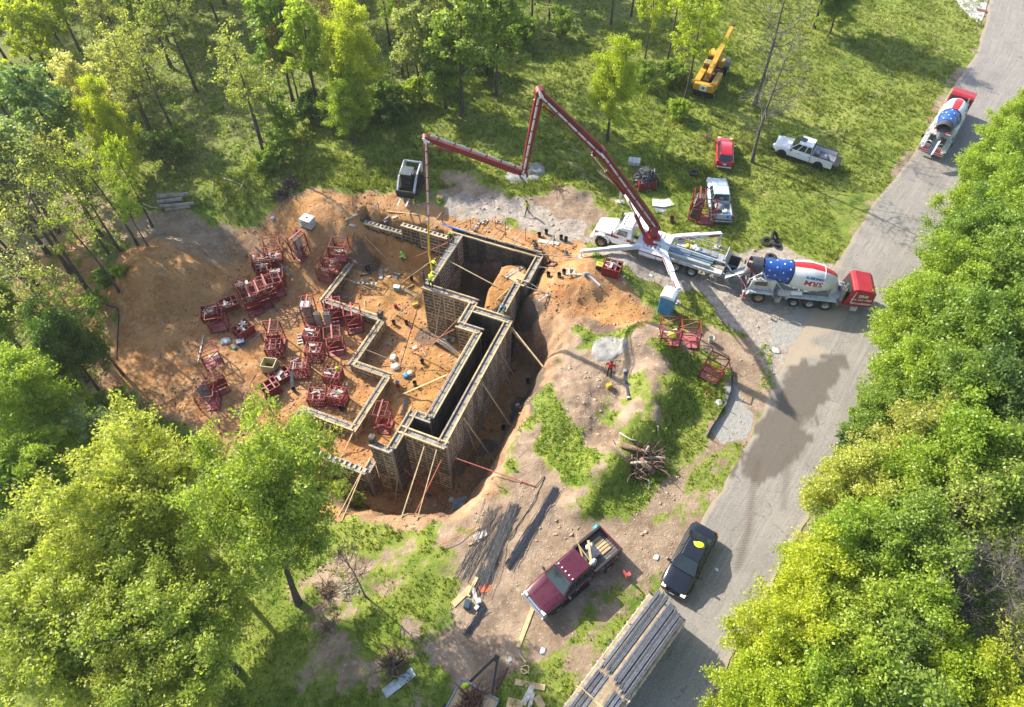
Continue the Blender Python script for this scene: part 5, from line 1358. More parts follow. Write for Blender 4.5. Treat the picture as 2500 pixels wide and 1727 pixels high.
def pickup(name, paint, L=5.9, W=2.0, H=1.92, dually=False, crew=True, open_gate=False, chrome=True):
    t = empty(name)
    f = L / 2; w = W / 2
    xb = -.75 if crew else -.2                                        # back of the cab
    st = [(f, w * .80, .48, .92, .98, w * .6), (f - .12, w * .93, .42, 1.04, 1.12, w * .72), (f - .55, w * .985, .40, 1.10, 1.19, w * .78), (f - 1.55, w, .40, 1.15, 1.25, w * .8), (f - 1.9, w, .40, 1.16, 1.22, w * .82), (xb, w, .40, 1.18, 1.22, w * .82)]
    mb = MB(); mb.loft([body_ring(*s) for s in st]); mb.build('body', paint, t, 'auto')
    mb = MB()
    for s in (1, -1): mb.beam((f - .3, s * w * .42, 1.165), (f - 1.5, s * w * .5, 1.25), .10, .03)
    mb.build('bonnet_ridge', paint, t)
    rf = cabin(t, paint, f - 1.55, f - 2.25, xb + .12, xb, w * .90, w * .74, 1.20, H, pillars=(.34, .70) if crew else (.5,))
    mb = MB()
    for i in range(5): mb.box((f - 2.4, -w * .6 + i * w * .3, H + .05), (.10, .07, .05))
    if dually: mb.build('roof_marker_lights', M_LAMP, rf)
    else: mb.v = []
    tail = -f
    # load bed
    x0, x1 = xb - .05, tail
    for s in (1, -1):
        rings = [body_ring(x0, w * .5, .45, 1.20, 1.22, w * .4)]
        mb = MB(); mb.box(((x0 + x1) / 2, s * (w - .07), .88), (x0 - x1, .14, .80)); mb.box(((x0 + x1) / 2, s * (w - .075), 1.285), (x0 - x1, .17, .05), 1)
        mb.build('bed_side', [paint, M_BLK], t, bevel=.03)
        if dually:
            mb = MB(); mb.loft([[Vector((x, s * (w - .05 + yy), z)) for x, z, yy in ring] for ring in [[(-1.2, .75, 0), (-1.5, 1.10, 0), (-2.5, 1.10, 0), (-2.8, .75, 0)], [(-1.15, .72, .2), (-1.5, 1.06, .16), (-2.5, 1.06, .16), (-2.85, .72, .2)]]], cap=True)
            mb.build('rear_fender', paint, t, bevel=.04, seg=2)
    mb = MB(); mb.box(((x0 + x1) / 2, 0, .78), (x0 - x1 - .02, W - .26, .06))
    for i in range(9): mb.box(((x0 + x1) / 2, -w * .75 + i * w * .1875, .82), (x0 - x1 - .08, .06, .025))
    mb.build('bed_floor', M_GREYB if not dually else pm('worn_bed_floor', (.13, .12, .11), .7, 0, .4, 3, (.30, .24, .17), .4), t)
    mb = MB(); mb.box((x0 - .03, 0, 1.02), (.06, W - .2, .5)); mb.build('bed_bulkhead', paint, t)
    mb = MB()
    if open_gate: mb.box((tail - .28, 0, .84), (.56, W - .22, .06))
    else: mb.box((tail + .05, 0, 1.0), (.09, W - .16, .58))
    g = mb.build('tailgate', M_BLK if open_gate else paint, t, bevel=.02)
    mb = MB(); mb.box((tail - .08, 0, .56), (.18, W * .92, .18)); mb.build('rear_bumper', M_CHROME if chrome else M_BLK, t, bevel=.03)
    mb = MB(); mb.box((f + .05, 0, .58), (.22, W * .95, .24)); mb.box((f - .05, w * .9, .6), (.5, .12, .2)); mb.box((f - .05, -w * .9, .6), (.5, .12, .2)); mb.build('front_bumper', M_CHROME if chrome else M_BLK, t, bevel=.05, seg=2)
    mb = MB(); mb.box((f + .01, 0, .90), (.10, W * .52, .28)); mb.build('grille', M_CHROME if dually else M_BLK, t, bevel=.03)
    lamps(t, f - .07, w * .74, .94, (.26, .34, .20), M_LAMP, 'headlight'); lamps(t, tail + .02, w - .09, 1.02, (.10, .16, .32), M_TAIL, 'tail_light'); mirrors(t, f - 1.75, w + .04, 1.24, M_BLK)
    fx, rxx = f - 1.0, -f + 1.22
    for x in (fx, rxx):
        arch(t, x, w, .42)
        for s in (1, -1): wheel(t, x, s * (w - .10 + (.14 if dually and x == rxx else 0)), .40, .28, M_RIM if dually else (M_BLK if open_gate else M_RIM))
    for s in (1, -1):
        for i in range(2 if crew else 1):
            mb = MB(); mb.box((f - 2.5 - i * 1.0, s * (w + .012), 1.02), (.18, .03, .04)); mb.build('door_handle', M_BLK if open_gate else M_CHROME, t)
        mb = MB(); mb.box((f - 2.4, s * (w + .06), .40), (2.2, .16, .06)); mb.build('running_board', M_BLK, t)
    return t
def place(t, loc, rz, label, cat, sc=1.0, group=None):
    t.location = loc; t.rotation_euler = (0, 0, rz); t.scale = (sc,) * 3
    return tag(t, label, cat, group)
# where each stands
o = sedan(); l, a = pose((1648, 1434), .55, (1718, 1301), .85, 4.9); place(o, l + Vector((0, 0, .03)), a, 'black sedan with a yellow vest on its roof at the road edge', 'car', 1.05); SEDAN = o
o = suv(); l, a = pose((1771, 336), .9, (1768, 403), .6, 4.4); place(o, l, a, 'small red car parked on the grass, rear window toward the camera', 'car', 1.0)
o = pickup('maroon_pickup', M_MAROON, 6.3, 2.06, 1.98, dually=True); l, a = pose((1308, 1474), .6, (1488, 1318), .9, 6.3); place(o, l, a, 'maroon crew cab pickup with junk in its open bed', 'pickup truck', 1.04); MAROON = o
o = pickup('white_pickup', M_WHITE, 5.8, 2.0, 1.92, open_gate=True, chrome=False); l, a = pose((1893, 352), .7, (2036, 397), .8, 5.8); place(o, l, a, 'white pickup with sunroof and open black tailgate in the field', 'pickup truck', 1.03); WPU1 = o
mb = MB(); mb.box((.42, 0, 1.99), (.55, .62, .03)); mb.build('sunroof', M_GLASS, o, bevel=.02)
o = pickup('white_pickup', M_SILVER, 5.6, 1.95, 1.88, crew=True); l, a = pose((1751, 440), 1.0, (1762, 528), .8, 5.6); place(o, l, a, 'pale blue white pickup with a full bed next to the grey panel rack', 'pickup truck', 1.0); WPU2 = o

# ---- front discharge mixer trucks
def star_pts(r):
    return [(math.sin(i * PI / 5) * (r if i % 2 == 0 else r * .4), math.cos(i * PI / 5) * (r if i % 2 == 0 else r * .4)) for i in range(10)]
def mixer():
    t = empty('mixer_truck')
    mb = MB()
    for s in (.42, -.42): mb.box((-.6, s, .86), (9.4, .14, .30))
    for x in (-4.2, -2.9, -1.6, -.3, 1.2, 2.4, 3.6): mb.box((x, 0, .86), (.14, .8, .24))
    mb.box((1.4, .0, 1.02), (2.4, 1.5, .10)); mb.box((-1.2, 0, .62), (4.6, .5, .3))
    mb.build('chassis', M_GREYB, t)
    # cab
    mb = MB(); mb.prism([(2.1, .75), (4.05, .75), (4.15, 1.25), (3.95, 2.35), (3.75, 2.48), (2.15, 2.48), (2.05, 2.3)], -.92, .92)
    mb.build('cab', M_DWHITE, t, bevel=.06, seg=2)
    for s in (1, -1):
        quad_part('side_window', M_GLASS, t, [(2.75, s * .935, 1.60), (3.75, s * .935, 1.60), (3.72, s * .935, 2.26), (2.75, s * .935, 2.26)][::s * -1 or 1], .02)
        mb = MB(); mb.box((3.2, s * .93, 1.3), (1.3, .03, 1.0)); d = mb.build('cab_door', M_DWHITE, t)
        mb = MB(); mb.box((2.7, s * .955, 1.30), (.16, .03, .05)); mb.build('handle', M_BLK, d)
        lettering(t, 'SRM', .36, M_TEXTR, face_M((3.2, s * .952, 1.22), (-s, 0, 0), (0, 0, 1)), bold=.012)
    quad_part('windscreen', M_GLASS, t, [(4.17, -.78, 1.35), (4.17, .78, 1.35), (4.0, .76, 2.26), (4.0, -.76, 2.26)], .02)
    mb = MB(); mb.box((4.32, 0, .72), (.28, 2.5, .42)); mb.build('front_bumper', M_BRED, t, bevel=.05)
    for s in (1, -1):
        quad_part('bumper_stripe', M_TEXTW, t, [(4.465, -1.2, .70 + .1 * s), (4.465, 1.2, .70 + .1 * s), (4.465, 1.2, .76 + .1 * s), (4.465, -1.2, .76 + .1 * s)], .005)
    lamps(t, 4.44, .98, .98, (.12, .26, .18), M_LAMP, 'headlight')
    for s in (1, -1):
        mb = MB(); mb.loft([[Vector((x, y, z)) for y, z in ((s * .78, z0), (s * 1.28, z0), (s * 1.28, z0 - .14), (s * .78, z0 - .10))] for x, z0 in ((4.25, 1.0), (4.05, 1.30), (2.15, 1.32), (1.95, .95))])
        mb.build('front_fender', M_SILVER, t, bevel=.03)
        mb = MB(); mb.loft([[Vector((x, y, z)) for y, z in ((s * .74, z0), (s * 1.26, z0), (s * 1.26, z0 - .12), (s * .74, z0 - .08))] for x, z0 in ((1.0, .92), (.75, 1.22), (-3.0, 1.22), (-3.2, .86))])
        mb.build('rear_fender', M_SILVER, t, bevel=.03)
        for x, r in ((3.1, .56), (.22, .46), (-1.05, .54), (-2.35, .54)): wheel(t, x, s * 1.02, r, .36, M_RIM if x < 3 else M_RIMB)
        mb = MB(); mb.tube([(1.5, s * .95, .85), (1.5, s * 1.26, .85)], .0, 4) if 0 else mb.box((1.55, s * 1.08, .62), (.44, .32, .05)); mb.box((1.55, s * 1.12, .42), (.44, .26, .05)); mb.box((1.34, s * 1.0, .6), (.04, .2, .5)); mb.build('step', M_DWHITE, t)
    RM = Matrix.Rotation(PI / 2, 3, 'Z')
    mb = MB(); mb.tube([(1.7, .95, 1.30), (.75, .95, 1.30)], .30, 14); mb.build('water_tank', M_DWHITE, t, 'auto')
    mb = MB(); mb.tube([(.72, 1.0, 1.42), (-.15, 1.02, 1.55)], .20, 12); mb.build('fuel_tank', M_WHITE, t, 'auto')
    mb = MB(); mb.tube([(1.7, -.95, 1.30), (.75, -.95, 1.30)], .30, 14); mb.build('water_tank', M_DWHITE, t, 'auto')
    # drum, tilted up to the front
    D = Matrix.Translation((3.35, 0, 3.05)) @ Matrix.Rotation(R(-7.0), 4, 'Y')
    n = 30
    prof_b = [(-2.20, .98), (-2.15, 1.0), (-1.3, .90), (-.35, .78), (.0, .74), (.02, .70)]
    prof_w = [(-6.0, .30), (-5.95, .62), (-5.6, .86), (-4.75, 1.12), (-3.7, 1.22), (-2.9, 1.13), (-2.24, 1.01)]
    mb = MB(D); mb.lathe(prof_w, n); mb.build('drum_body', M_DRUMW, t, 'auto')
    mb = MB(D); mb.lathe(prof_b, n, cap=False); mb.build('drum_cone', M_DRUMB, t, 'auto')
    for x, r in ((-2.22, 1.035), (-1.28, .915), (.0, .77), (-4.75, 1.135)):
        mb = MB(D); mb.lathe([(x - .05, r - .03), (x - .04, r), (x + .04, r), (x + .05, r - .03)], n, cap=False); mb.build('drum_ring', M_DRUMB if x > -2 else (M_DRUMW if x < -3 else M_BLK), t)
    def rad(x, prof):
        xs = [p[0] for p in prof]; rs = [p[1] for p in prof]
        return float(np.interp(x, xs, rs))
    mb = MB(D)
    for x0, x1 in zip([p[0] for p in prof_w[1:-1]], [p[0] for p in prof_w[2:]]):
        rr = []
        for x in (x0, x1):
            r = rad(x, prof_w) + .008
            rr.append([Vector((x, r * math.sin(a), r * math.cos(a))) for a in [R(-17 + 34 * i / 6) for i in range(7)]])
        mb.add(rr[0] + rr[1], [(i, i + 7, i + 8, i + 1) for i in range(6)])
    for i in range(len(mb.f)): mb.f[i] = tuple(mb.f[i])
    mb.build('drum_stripe', M_DRUMR, t)
    for k, (x, a) in enumerate([(-.35, 10), (-.35, 60), (-.9, 35), (-.9, -15), (-.9, 80), (-1.45, 10), (-1.45, 58), (-1.45, -35), (-1.95, 35), (-1.95, -10), (-1.95, 80), (-.35, -40), (-1.0, -60), (-1.8, -60), (-.4, 100), (-1.45, 105)]):
        pr = sorted(prof_b)
        r = rad(x, pr) + .012
        mb = MB(D)
        pts = [Vector((x + u, 0, 0)) for u, v in star_pts(.11)]
        vs = []
        for u, v in star_pts(.105):
            aa = R(a) + v / r; rr_ = rad(x + u, pr) + .012
            vs.append(Vector((x + u, rr_ * math.sin(aa), rr_ * math.cos(aa))))
        mb.add(vs + [Vector((x, (r + .003) * math.sin(R(a)), (r + .003) * math.cos(R(a))))], [(i, (i + 1) % 10, 10) for i in range(10)])
        mb.build('star', M_STAR, t)
    for s in (1, -1):
        for txt, size, mt, xo, ang, wd in (('SRM', .62, M_TEXTR, -4.0, 76, 1.5), ('CONCRETE', .25, M_DRUMB, -4.05, 54, 1.6)):
            def wrap(c, s=s, xo=xo, ang=ang):
                x = xo + c.x * s
                aa = R(ang) + c.y / 1.2
                r = rad(x, prof_w) + .012
                return D @ Vector((x, s * r * math.sin(aa), r * math.cos(aa)))
            lettering(t, txt, size, mt, None, bold=.015, wrap=wrap, width=wd)
    # mouth, charge hopper, chute
    H = Matrix.Translation((3.5, 0, 3.05)) @ Matrix.Rotation(R(-7), 4, 'Y')
    mb = MB(H)
    n_ = 18
    arc = [R(-110 + 220 * i / n_) for i in range(n_ + 1)]
    o_ = [Vector((.06, .78 * math.sin(a), .78 * math.cos(a) + .02)) for a in arc]; p_ = [Vector((.95, .66 * math.sin(a), .60 * math.cos(a) + .10)) for a in arc]
    mb.add(o_ + p_, [(i, i + 1, i + n_ + 2, i + n_ + 1) for i in range(n_)])
    o_ = [v * .97 for v in o_]; p_ = [v * .97 for v in p_]
    mb.add(o_ + p_, [(i + n_ + 1, i + n_ + 2, i + 1, i) for i in range(n_)])
    mb.build('charge_hopper', pm('mixer_dark_steel', (.07, .07, .075), .6, .2, .4, 3), t)
    mb = MB(H); mb.tube([(.02, -.7, -.45), (.5, -.8, -.1), (.95, -.66, .1), (1.05, 0, -.35), (.95, .66, .1), (.5, .8, -.1), (.02, .7, -.45)], .05, 6); mb.build('hopper_rim', M_BRED, t)
    mb = MB(); mb.lathe([(0, .42), (.5, .30), (.9, .26)], 14, 0, Matrix.Translation((4.25, 0, 3.0)) @ Matrix.Rotation(R(75), 4, 'Y'), cap=False); mb.build('discharge_funnel', M_GREYB, t, 'auto')
    mb = MB()
    for i in range(9):
        a0, a1 = R(-90 + 20 * i), R(-70 + 20 * i)
    ch = []
    for x, z, r in ((4.4, 2.65, .34), (5.2, 2.15, .33), (6.0, 1.60, .30)):
        ch.append([Vector((x, r * math.sin(R(-95 + 190 * i / 8)), z - r * math.cos(R(-95 + 190 * i / 8)))) for i in range(9)])
    mb.loft(ch, cap=False, closed=False); mb.loft([[v + Vector((0, 0, .03)) for v in r_[::-1]] for r_ in ch], cap=False, closed=False)
    mb.build('chute', M_GREYB, t)
    mb = MB()
    for s in (1, -1):
        mb.tube([(4.35, s * 1.05, .95), (4.30, s * 1.0, 2.5), (3.5, s * .95, 3.3), (3.3, s * .9, 3.2)], .035, 5); mb.tube([(4.35, s * 1.05, 1.5), (5.0, s * .6, 2.2), (5.2, s * .34, 2.2)], .03, 5)
        mb.tube([(4.25, s * 1.02, 2.3), (2.2, s * 1.0, 2.55), (1.4, s * 1.0, 1.6)], .05, 5)
        mb.beam((2.0, s * .85, 1.1), (3.3, s * .72, 3.0), .12, .12)
    for i in range(5): mb.tube([(4.33, .75, 1.2 + .3 * i), (4.33, 1.05, 1.2 + .3 * i)], .02, 4)
    mb.build('ladder_frame', M_DWHITE, t)
    mb = MB()
    for s in (1, -1): mb.tube([(4.2, s * 1.0, 2.2), (4.45, s * 1.35, 2.25)], .02, 4); mb.box((4.45, s * 1.38, 2.1), (.08, .2, .36))
    mb.build('wing_mirror', M_BLK, t)
    # rear pedestal, engine
    mb = MB(); mb.box((-2.75, 0, 1.75), (.5, .9, 1.2), taper=.6); mb.box((-2.9, 0, 1.2), (.9, 1.6, .3)); mb.build('drum_pedestal', M_DWHITE, t)
    mb = MB(); mb.box((-3.55, .25, 1.55), (.5, .7, .6)); mb.box((-3.3, -.4, 1.45), (.4, .5, .5)); mb.tube([(-3.2, .7, 1.5), (-3.4, .4, 2.0), (-3.6, 0, 1.9)], .07, 6); mb.tube([(-3.3, -.6, 1.7), (-3.5, -.2, 2.1), (-3.7, .2, 1.7)], .06, 6); mb.build('engine_parts', M_GREYB, t)
    mb = MB(); mb.tube([(-3.42, .82, 1.05), (-3.36, .78, 2.3)], .20, 12); mb.tube([(-3.36, .78, 2.3), (-3.40, .74, 2.9)], .07, 8); mb.build('exhaust_muffler', pm('perforated_steel', (.36, .33, .30), .5, .4, .5, 9), t, 'auto')
    hood = [(-3.55, .85), (-3.95, 2.62), (-4.25, 2.74), (-5.45, 2.60), (-5.75, 2.35), (-5.80, .85)]
    mb = MB(); mb.prism(hood, -1.15, 1.15); mb.build('engine_hood', M_BRED, t, bevel=.05, seg=2)
    quad_part('hood_opening', M_BLK, t, [(-3.56, 1.0, 1.05), (-3.56, -1.0, 1.05), (-3.90, -1.0, 2.48), (-3.90, 1.0, 2.48)], .015)
    for s in (1, -1):
        y = s * 1.166
        lettering(t, 'SRM', .42, M_TEXTW, face_M((-4.85, y, 2.02), (-s, 0, 0), (0, 0, 1)), bold=.012)
        lettering(t, '615 255-1900', .27, M_TEXTW, face_M((-4.82, y, 1.62), (-s, 0, 0), (0, 0, 1)), bold=.008, width=1.6)
        for k in (0, 1):
            mb = MB(); mb.box((-4.90, y, 1.14 + .12 * k), (1.55 + .12 * k, .012, .055)); mb.beam((-4.12 + .06 * k, y, 1.14 + .12 * k), (-4.22 + .06 * k, y, 2.5), .012, .05, 0, (0, 1, 0)); mb.build('hood_stripe', M_TEXTW, t)
    mb = MB(); mb.box((-5.0, 0, .74), (1.5, 1.2, .24)); mb.box((-5.78, 0, .62), (.10, 2.1, .16)); mb.box((-4.6, 1.12, .55), (.5, .2, .45)); mb.build('rear_bumper', M_DWHITE, t)
    lamps(t, -5.82, .92, .95, (.06, .2, .14), M_TAIL, 'tail_light')
    mb = MB(); mb.tube([(-5.8, .9, .6), (-6.1, .9, .6), (-6.1, .6, .6), (-5.8, .6, .6)], .02, 4); mb.build('tow_loop', M_DWHITE, t)
    return t
MIX = mixer()
def by_wheels(t, fl, rl, pf, pr, sc):
    """stand a truck by two points of its near side that touch the ground: local fl, rl seen at pixels pf, pr"""
    a, b = on_ground(*pf), on_ground(*pr)
    d = (a - b); ang = math.atan2(d.y, d.x)
    lf = (Vector(fl) + Vector(rl)) / 2; v = Vector((lf[0], lf[1], 0)) * sc; v.rotate(Matrix.Rotation(ang, 3, 'Z'))
    c = (a + b) / 2 - v
    t.location = (c.x, c.y, max(hz(c.x, c.y), .0) + .03); t.rotation_euler = (0, 0, ang); t.scale = (sc,) * 3
by_wheels(MIX, (3.1, 1.1), (-2.35, 1.1), (1849, 739), (2007, 757), 1.0)
tag(MIX, 'mixer truck with red hood unloading into the pump truck hopper', 'mixer truck', 'front discharge mixer trucks')
MIX2 = copy_tree(MIX)
a, b = at_z(2264, 386, .6), at_z(2352, 232, 2.6)
d = a - b; c = (a + b) / 2
place(MIX2, (c.x - d.normalized().x * .5, c.y - d.normalized().y * .5, .03), math.atan2(d.y, d.x), 'mixer truck coming down the road toward the site, hood away from the camera', 'mixer truck', 1.0, 'front discharge mixer trucks')

# ---- the concrete pump truck and its boom
def pump():
    t = empty('concrete_pump_truck')
    # local +x to the cab; origin on the ground under the turret
    mb = MB()
    for s in (.45, -.45): mb.box((-1.3, s, .95), (12.6, .14, .30))
    for i in range(8): mb.box((-7 + 1.5 * i, 0, .95), (.12, .9, .24))
    mb.build('chassis', M_GREYB, t)
    hood = [Vector(p) for p in ()]
    st = [(5.05, .62, .95, 1.45, 1.55, .5), (4.95, .86, .85, 1.62, 1.74, .66), (4.2, 1.0, .9, 1.78, 1.92, .74), (3.25, 1.08, .95, 1.92, 2.06, .84)]
    mb = MB(); mb.loft([body_ring(*s) for s in st]); mb.build('bonnet', M_WHITE, t, 'auto')
    mb = MB(); mb.prism([(1.55, .85), (3.3, .85), (3.3, 1.98), (2.85, 2.72), (2.5, 2.92), (1.65, 2.98), (1.55, 2.9)], -1.1, 1.1); mb.build('cab', M_WHITE, t, bevel=.09, seg=3)
    quad_part('windscreen', M_GLASS, t, [(3.30, -.95, 2.05), (3.30, .95, 2.05), (2.90, .88, 2.70), (2.90, -.88, 2.70)], .02)
    mb = MB(); mb.prism([(1.58, 2.96), (2.75, 2.86), (2.35, 3.06), (1.62, 3.12)], -1.0, 1.0); cf = mb.build('roof', M_WHITE, t, bevel=.08, seg=2)
    for i in range(5): mb = MB(); mb.box((2.45, -.7 + .35 * i, 3.03), (.10, .16 if i % 2 else .22, .05)); mb.build('marker_light', M_BLK, cf)
    mb = MB(); mb.tube([(3.0, -.95, 2.75), (2.75, -.8, 3.05), (2.72, .8, 3.05), (3.0, .95, 2.75)], .035, 5); mb.build('visor_rail', M_CHROME, t)
    for s in (1, -1):
        d = MB().box((2.45, s * 1.105, 1.75), (1.15, .03, 1.65)).build('cab_door', M_WHITE, t)
        MB().box((2.0, s * 1.13, 1.75), (.18, .03, .05)).build('handle', M_CHROME, d)
        quad_part('side_window', M_GLASS, t, [(1.95, s * 1.128, 2.02), (2.92, s * 1.128, 2.02), (2.72, s * 1.128, 2.62), (1.95, s * 1.128, 2.62)], .015)
        mb = MB(); mb.beam((1.56, s * 1.132, 1.70), (3.3, s * 1.132, 1.70), .014, .24, 0); mb.beam((3.26, s * 1.108, 1.70), (5.0, s * .86, 1.38), .02, .16, 0); mb.build('red_stripe', M_BRED, t)
        lettering(t, 'SRM', .30, M_TEXTW, face_M((2.3, s * 1.146, 1.70), (-s, 0, 0), (0, 0, 1)), bold=.012, width=.75)
        fr = [(4.95, .78), (4.85, 1.22), (4.45, 1.48), (3.95, 1.48), (3.55, 1.2), (3.45, .75), (3.58, .75), (3.7, 1.1), (4.0, 1.32), (4.4, 1.32), (4.7, 1.12), (4.82, .78)]
        mb = MB(); mb.prism(fr, s * .78, s * 1.2); mb.build('front_fender', M_WHITE, t, bevel=.03)
        wheel(t, 4.2, s * 1.03, .56, .36, M_RIMB)
        for x in (-2.75, -4.15): wheel(t, x, s * 1.02, .54, .46, M_RIM)
        mb = MB(); mb.box((3.25, s * 1.32, 2.15), (.10, .10, .6)); mb.tube([(3.2, s * 1.1, 2.3), (3.25, s * 1.32, 2.3)], .025, 4); mb.build('wing_mirror', M_BLK, t)
    mb = MB(); mb.box((5.15, 0, .72), (.24, 2.3, .34)); mb.build('front_bumper', M_WHITE, t, bevel=.06)
    mb = MB(); mb.box((5.04, 0, 1.20), (.08, 1.0, .55)); mb.build('grille', M_BLK, t)
    lamps(t, 4.98, .78, 1.18, (.16, .26, .22), M_LAMP, 'headlight')
    # support frame round the turret
    mb = MB(); mb.box((-.35, 0, 1.35), (2.9, 2.3, .62), taper=.94); mb.box((.75, 0, 1.45), (.7, 2.36, .5)); mb.build('support_frame', M_WHITE, t, bevel=.04)
    mb = MB()
    for s in (1, -1):
        for i in range(4): mb.box((-.95 + .34 * i, s * .78, 1.672), (.14, .52, .02))
    mb.build('step_slots', M_GREYB, t)
    for s in (1, -1):
        b = MB().box((-.15, s * 1.34, 1.22), (1.5, .36, .56)).build('tool_box', M_WHITE, t, bevel=.02)
        MB().box((-.15, s * 1.525, 1.40), (1.46, .012, .13)).build('red_stripe', M_BRED, b)
        lettering(b, 'CONCRETE PUMPING', .10, M_TEXTW, face_M((-.15, s * 1.534, 1.40), (-s, 0, 0), (0, 0, 1)), width=1.2)
        b = MB().box((-1.25, s * 1.30, 1.22), (.6, .4, .56)).build('tool_box', M_WHITE, t, bevel=.02)
        MB().box((-1.25, s * 1.505, 1.38), (.56, .012, .16)).build('red_stripe', M_BRED, b)
    # deck, cylinders and delivery pipes back to the hopper
    mb = MB(); mb.box((-4.3, .95, 1.28), (4.6, .55, .08)); mb.box((-4.3, -.95, 1.28), (4.6, .55, .08)); mb.box((-4.3, 1.20, 1.16), (4.6, .05, .22)); mb.box((-4.3, -1.20, 1.16), (4.6, .05, .22)); mb.build('deck', M_DWHITE, t)
    mb = MB(); mb.box((-3.6, .86, 1.50), (3.8, .30, .30)); mb.build('long_box', M_GREYB if 0 else pm('grey_green_steel', (.34, .36, .35), .5, .1, .2, 2), t, bevel=.02)
    for y, z, r in ((.38, 1.48, .16), (.05, 1.45, .16)):
        mb = MB(); mb.tube([(-1.4, y, z), (-3.6, y, z - .02), (-3.62, y, z - .02), (-5.6, y, z - .04)], [r, r, r * .72, r * .72], 12); mb.build('pump_cylinder', pm('pump_blue_grey', (.20, .28, .36), .4, .2, .2, 2), t, 'auto')
    mb = MB(); mb.tube([(-.3, .55, 1.95), (-2.2, .30, 1.95), (-3.0, .22, 1.9), (-6.6, .18, 1.75), (-7.4, .5, 1.2)], [.12, .12, .085, .085, .10], 10); mb.build('delivery_pipe', M_SILVER, t, 'auto')
    mb = MB(); mb.box((-4.7, -.55, 1.52), (.9, .6, .4)); mb.tube([(-4.1, -.65, 1.62), (-4.1, -.15, 1.62)], .28, 10); mb.box((-5.5, -.45, 1.6), (.6, .7, .46)); mb.box((-6.1, -.3, 1.55), (.5, .8, .5)); mb.tube([(-3.4, -.6, 1.5), (-4.4, -.2, 1.8), (-5.8, -.3, 1.85)], .05, 5); mb.build('hydraulic_gear', M_GREYB, t, bevel=.03)
    mb = MB()
    for x in (-2.4, -3.7, -5.0, -6.3): mb.tube([(x, -1.18, 1.3), (x, -1.18, 2.25)], .022, 5)
    for z in (1.8, 2.25): mb.tube([(-2.4, -1.18, z), (-6.3, -1.18, z)], .022, 5)
    mb.build('railing', M_DWHITE, t)
    mb = MB()
    for s in (1, -1): mb.add([(-6.7, s * .95, 1.75), (-7.7, s * 1.05, 1.75), (-7.6, s * .55, .7), (-6.9, s * .5, .7)], [(0, 1, 2, 3)])
    mb.add([(-6.7, -.95, 1.75), (-6.7, .95, 1.75), (-6.9, .5, .7), (-6.9, -.5, .7), (-7.7, -1.05, 1.75), (-7.7, 1.05, 1.75), (-7.6, .55, .7), (-7.6, -.55, .7)], [(0, 1, 2, 3), (4, 5, 6, 7), (2, 3, 7, 6)])
    h = mb.build('hopper', M_DARK, t); sm = h.modifiers.new('t', 'SOLIDIFY'); sm.thickness = .05
    quad_part('hopper_lid', pm('lid_grey', (.42, .42, .41), .5, .1, .2, 2), t, [(-6.75, -.9, 1.8), (-6.75, .7, 1.8), (-6.45, .6, 2.75), (-6.45, -.8, 2.75)], .06)
    mb = MB(); mb.beam((-6.6, .9, 1.1), (-7.5, 1.25, .6), .16, .16); mb.box((-6.9, 0, .8), (.5, 1.6, .4)); mb.tube([(-7.2, 1.15, 1.4), (-7.3, 1.2, .5)], .05, 6); mb.build('rear_gear', M_GREYB, t)
    mb = MB(); mb.tube([(-5.9, 1.22, 1.2), (-5.9, 1.3, .3), (-6.3, 1.3, .3), (-6.3, 1.22, 1.2)], .03, 5); mb.box((-6.1, 1.3, .32), (.4, .12, .04)); mb.build('rear_step', M_STEEL, t)
    return t
PUMP = pump()
by_wheels(PUMP, (4.2, 1.1), (-4.15, 1.1), (1461, 600), (1690, 676), 1.0)
TUR = PUMP.location.copy()
tag(PUMP, 'white pump truck with folded red boom and four spread outriggers', 'pump truck')
inv = Matrix.Translation(PUMP.location) @ Matrix.Rotation(PUMP.rotation_euler.z, 4, 'Z')
inv = inv.inverted()
L_ = lambda p: inv @ Vector(p)
mb = MB(); mb.tube([(0, 0, 1.65), (0, 0, 2.05)], [.80, .72], 22); mb.tube([(0, 0, 2.05), (0, 0, 2.15)], [.55, .5], 18); mb.build('turret_ring', M_BRED, PUMP, 'auto', bevel=.02)
# boom joints lie in one upright plane through the turret and the boom tip
tip_dir = at_z(1037, 335, 14.12) - TUR; tip_dir.z = 0; tip_dir.normalize()
bn = Vector((-tip_dir.y, tip_dir.x, 0))
def in_plane(px, py, off=0.0):
    d = Vector(pix_dir(px, py)); o = Vector((0, 0, CAM_H))
    t = (TUR + bn * off - o).dot(bn) / d.dot(bn)
    return o + d * t
J0 = TUR + Vector((0, 0, 3.25)); J1 = in_plane(1468, 372); J2 = in_plane(1318, 226); J3 = in_plane(1278, 424); J4 = in_plane(1039, 338); J5 = in_plane(1046, 540)
def arm(name, A, B, d0, d1, w0, w1, shift=0.0, mt=M_BOOM):
    a, b = L_(A), L_(B)
    x = (b - a).normalized(); n = (inv.to_3x3() @ bn).normalized(); z = x.cross(n)
    mb = MB()
    rings = []
    for k, (dd, ww) in ((0, (d0 * .72, w0)), (.10, (d0, w0)), (.5, (d0 * .6 + d1 * .4, w0 * .6 + w1 * .4)), (.93, (d1, w1)), (1, (d1 * .7, w1))):
        c = a.lerp(b, k) + n * shift
        rings.append([c + n * (ww / 2) * sy + z * (dd / 2) * sz for sy, sz in ((-1, -1), (1, -1), (1, 1), (-1, 1))])
    mb.loft(rings)
    return mb.build(name, mt, PUMP, bevel=.02), x, n, z, a, b
def pin(P, r, w):
    n = (inv.to_3x3() @ bn).normalized(); p = L_(P)
    mb = MB(); mb.disc(p, n, r, w, 14); return mb.build('joint_pin', M_BOOM, PUMP, 'auto')
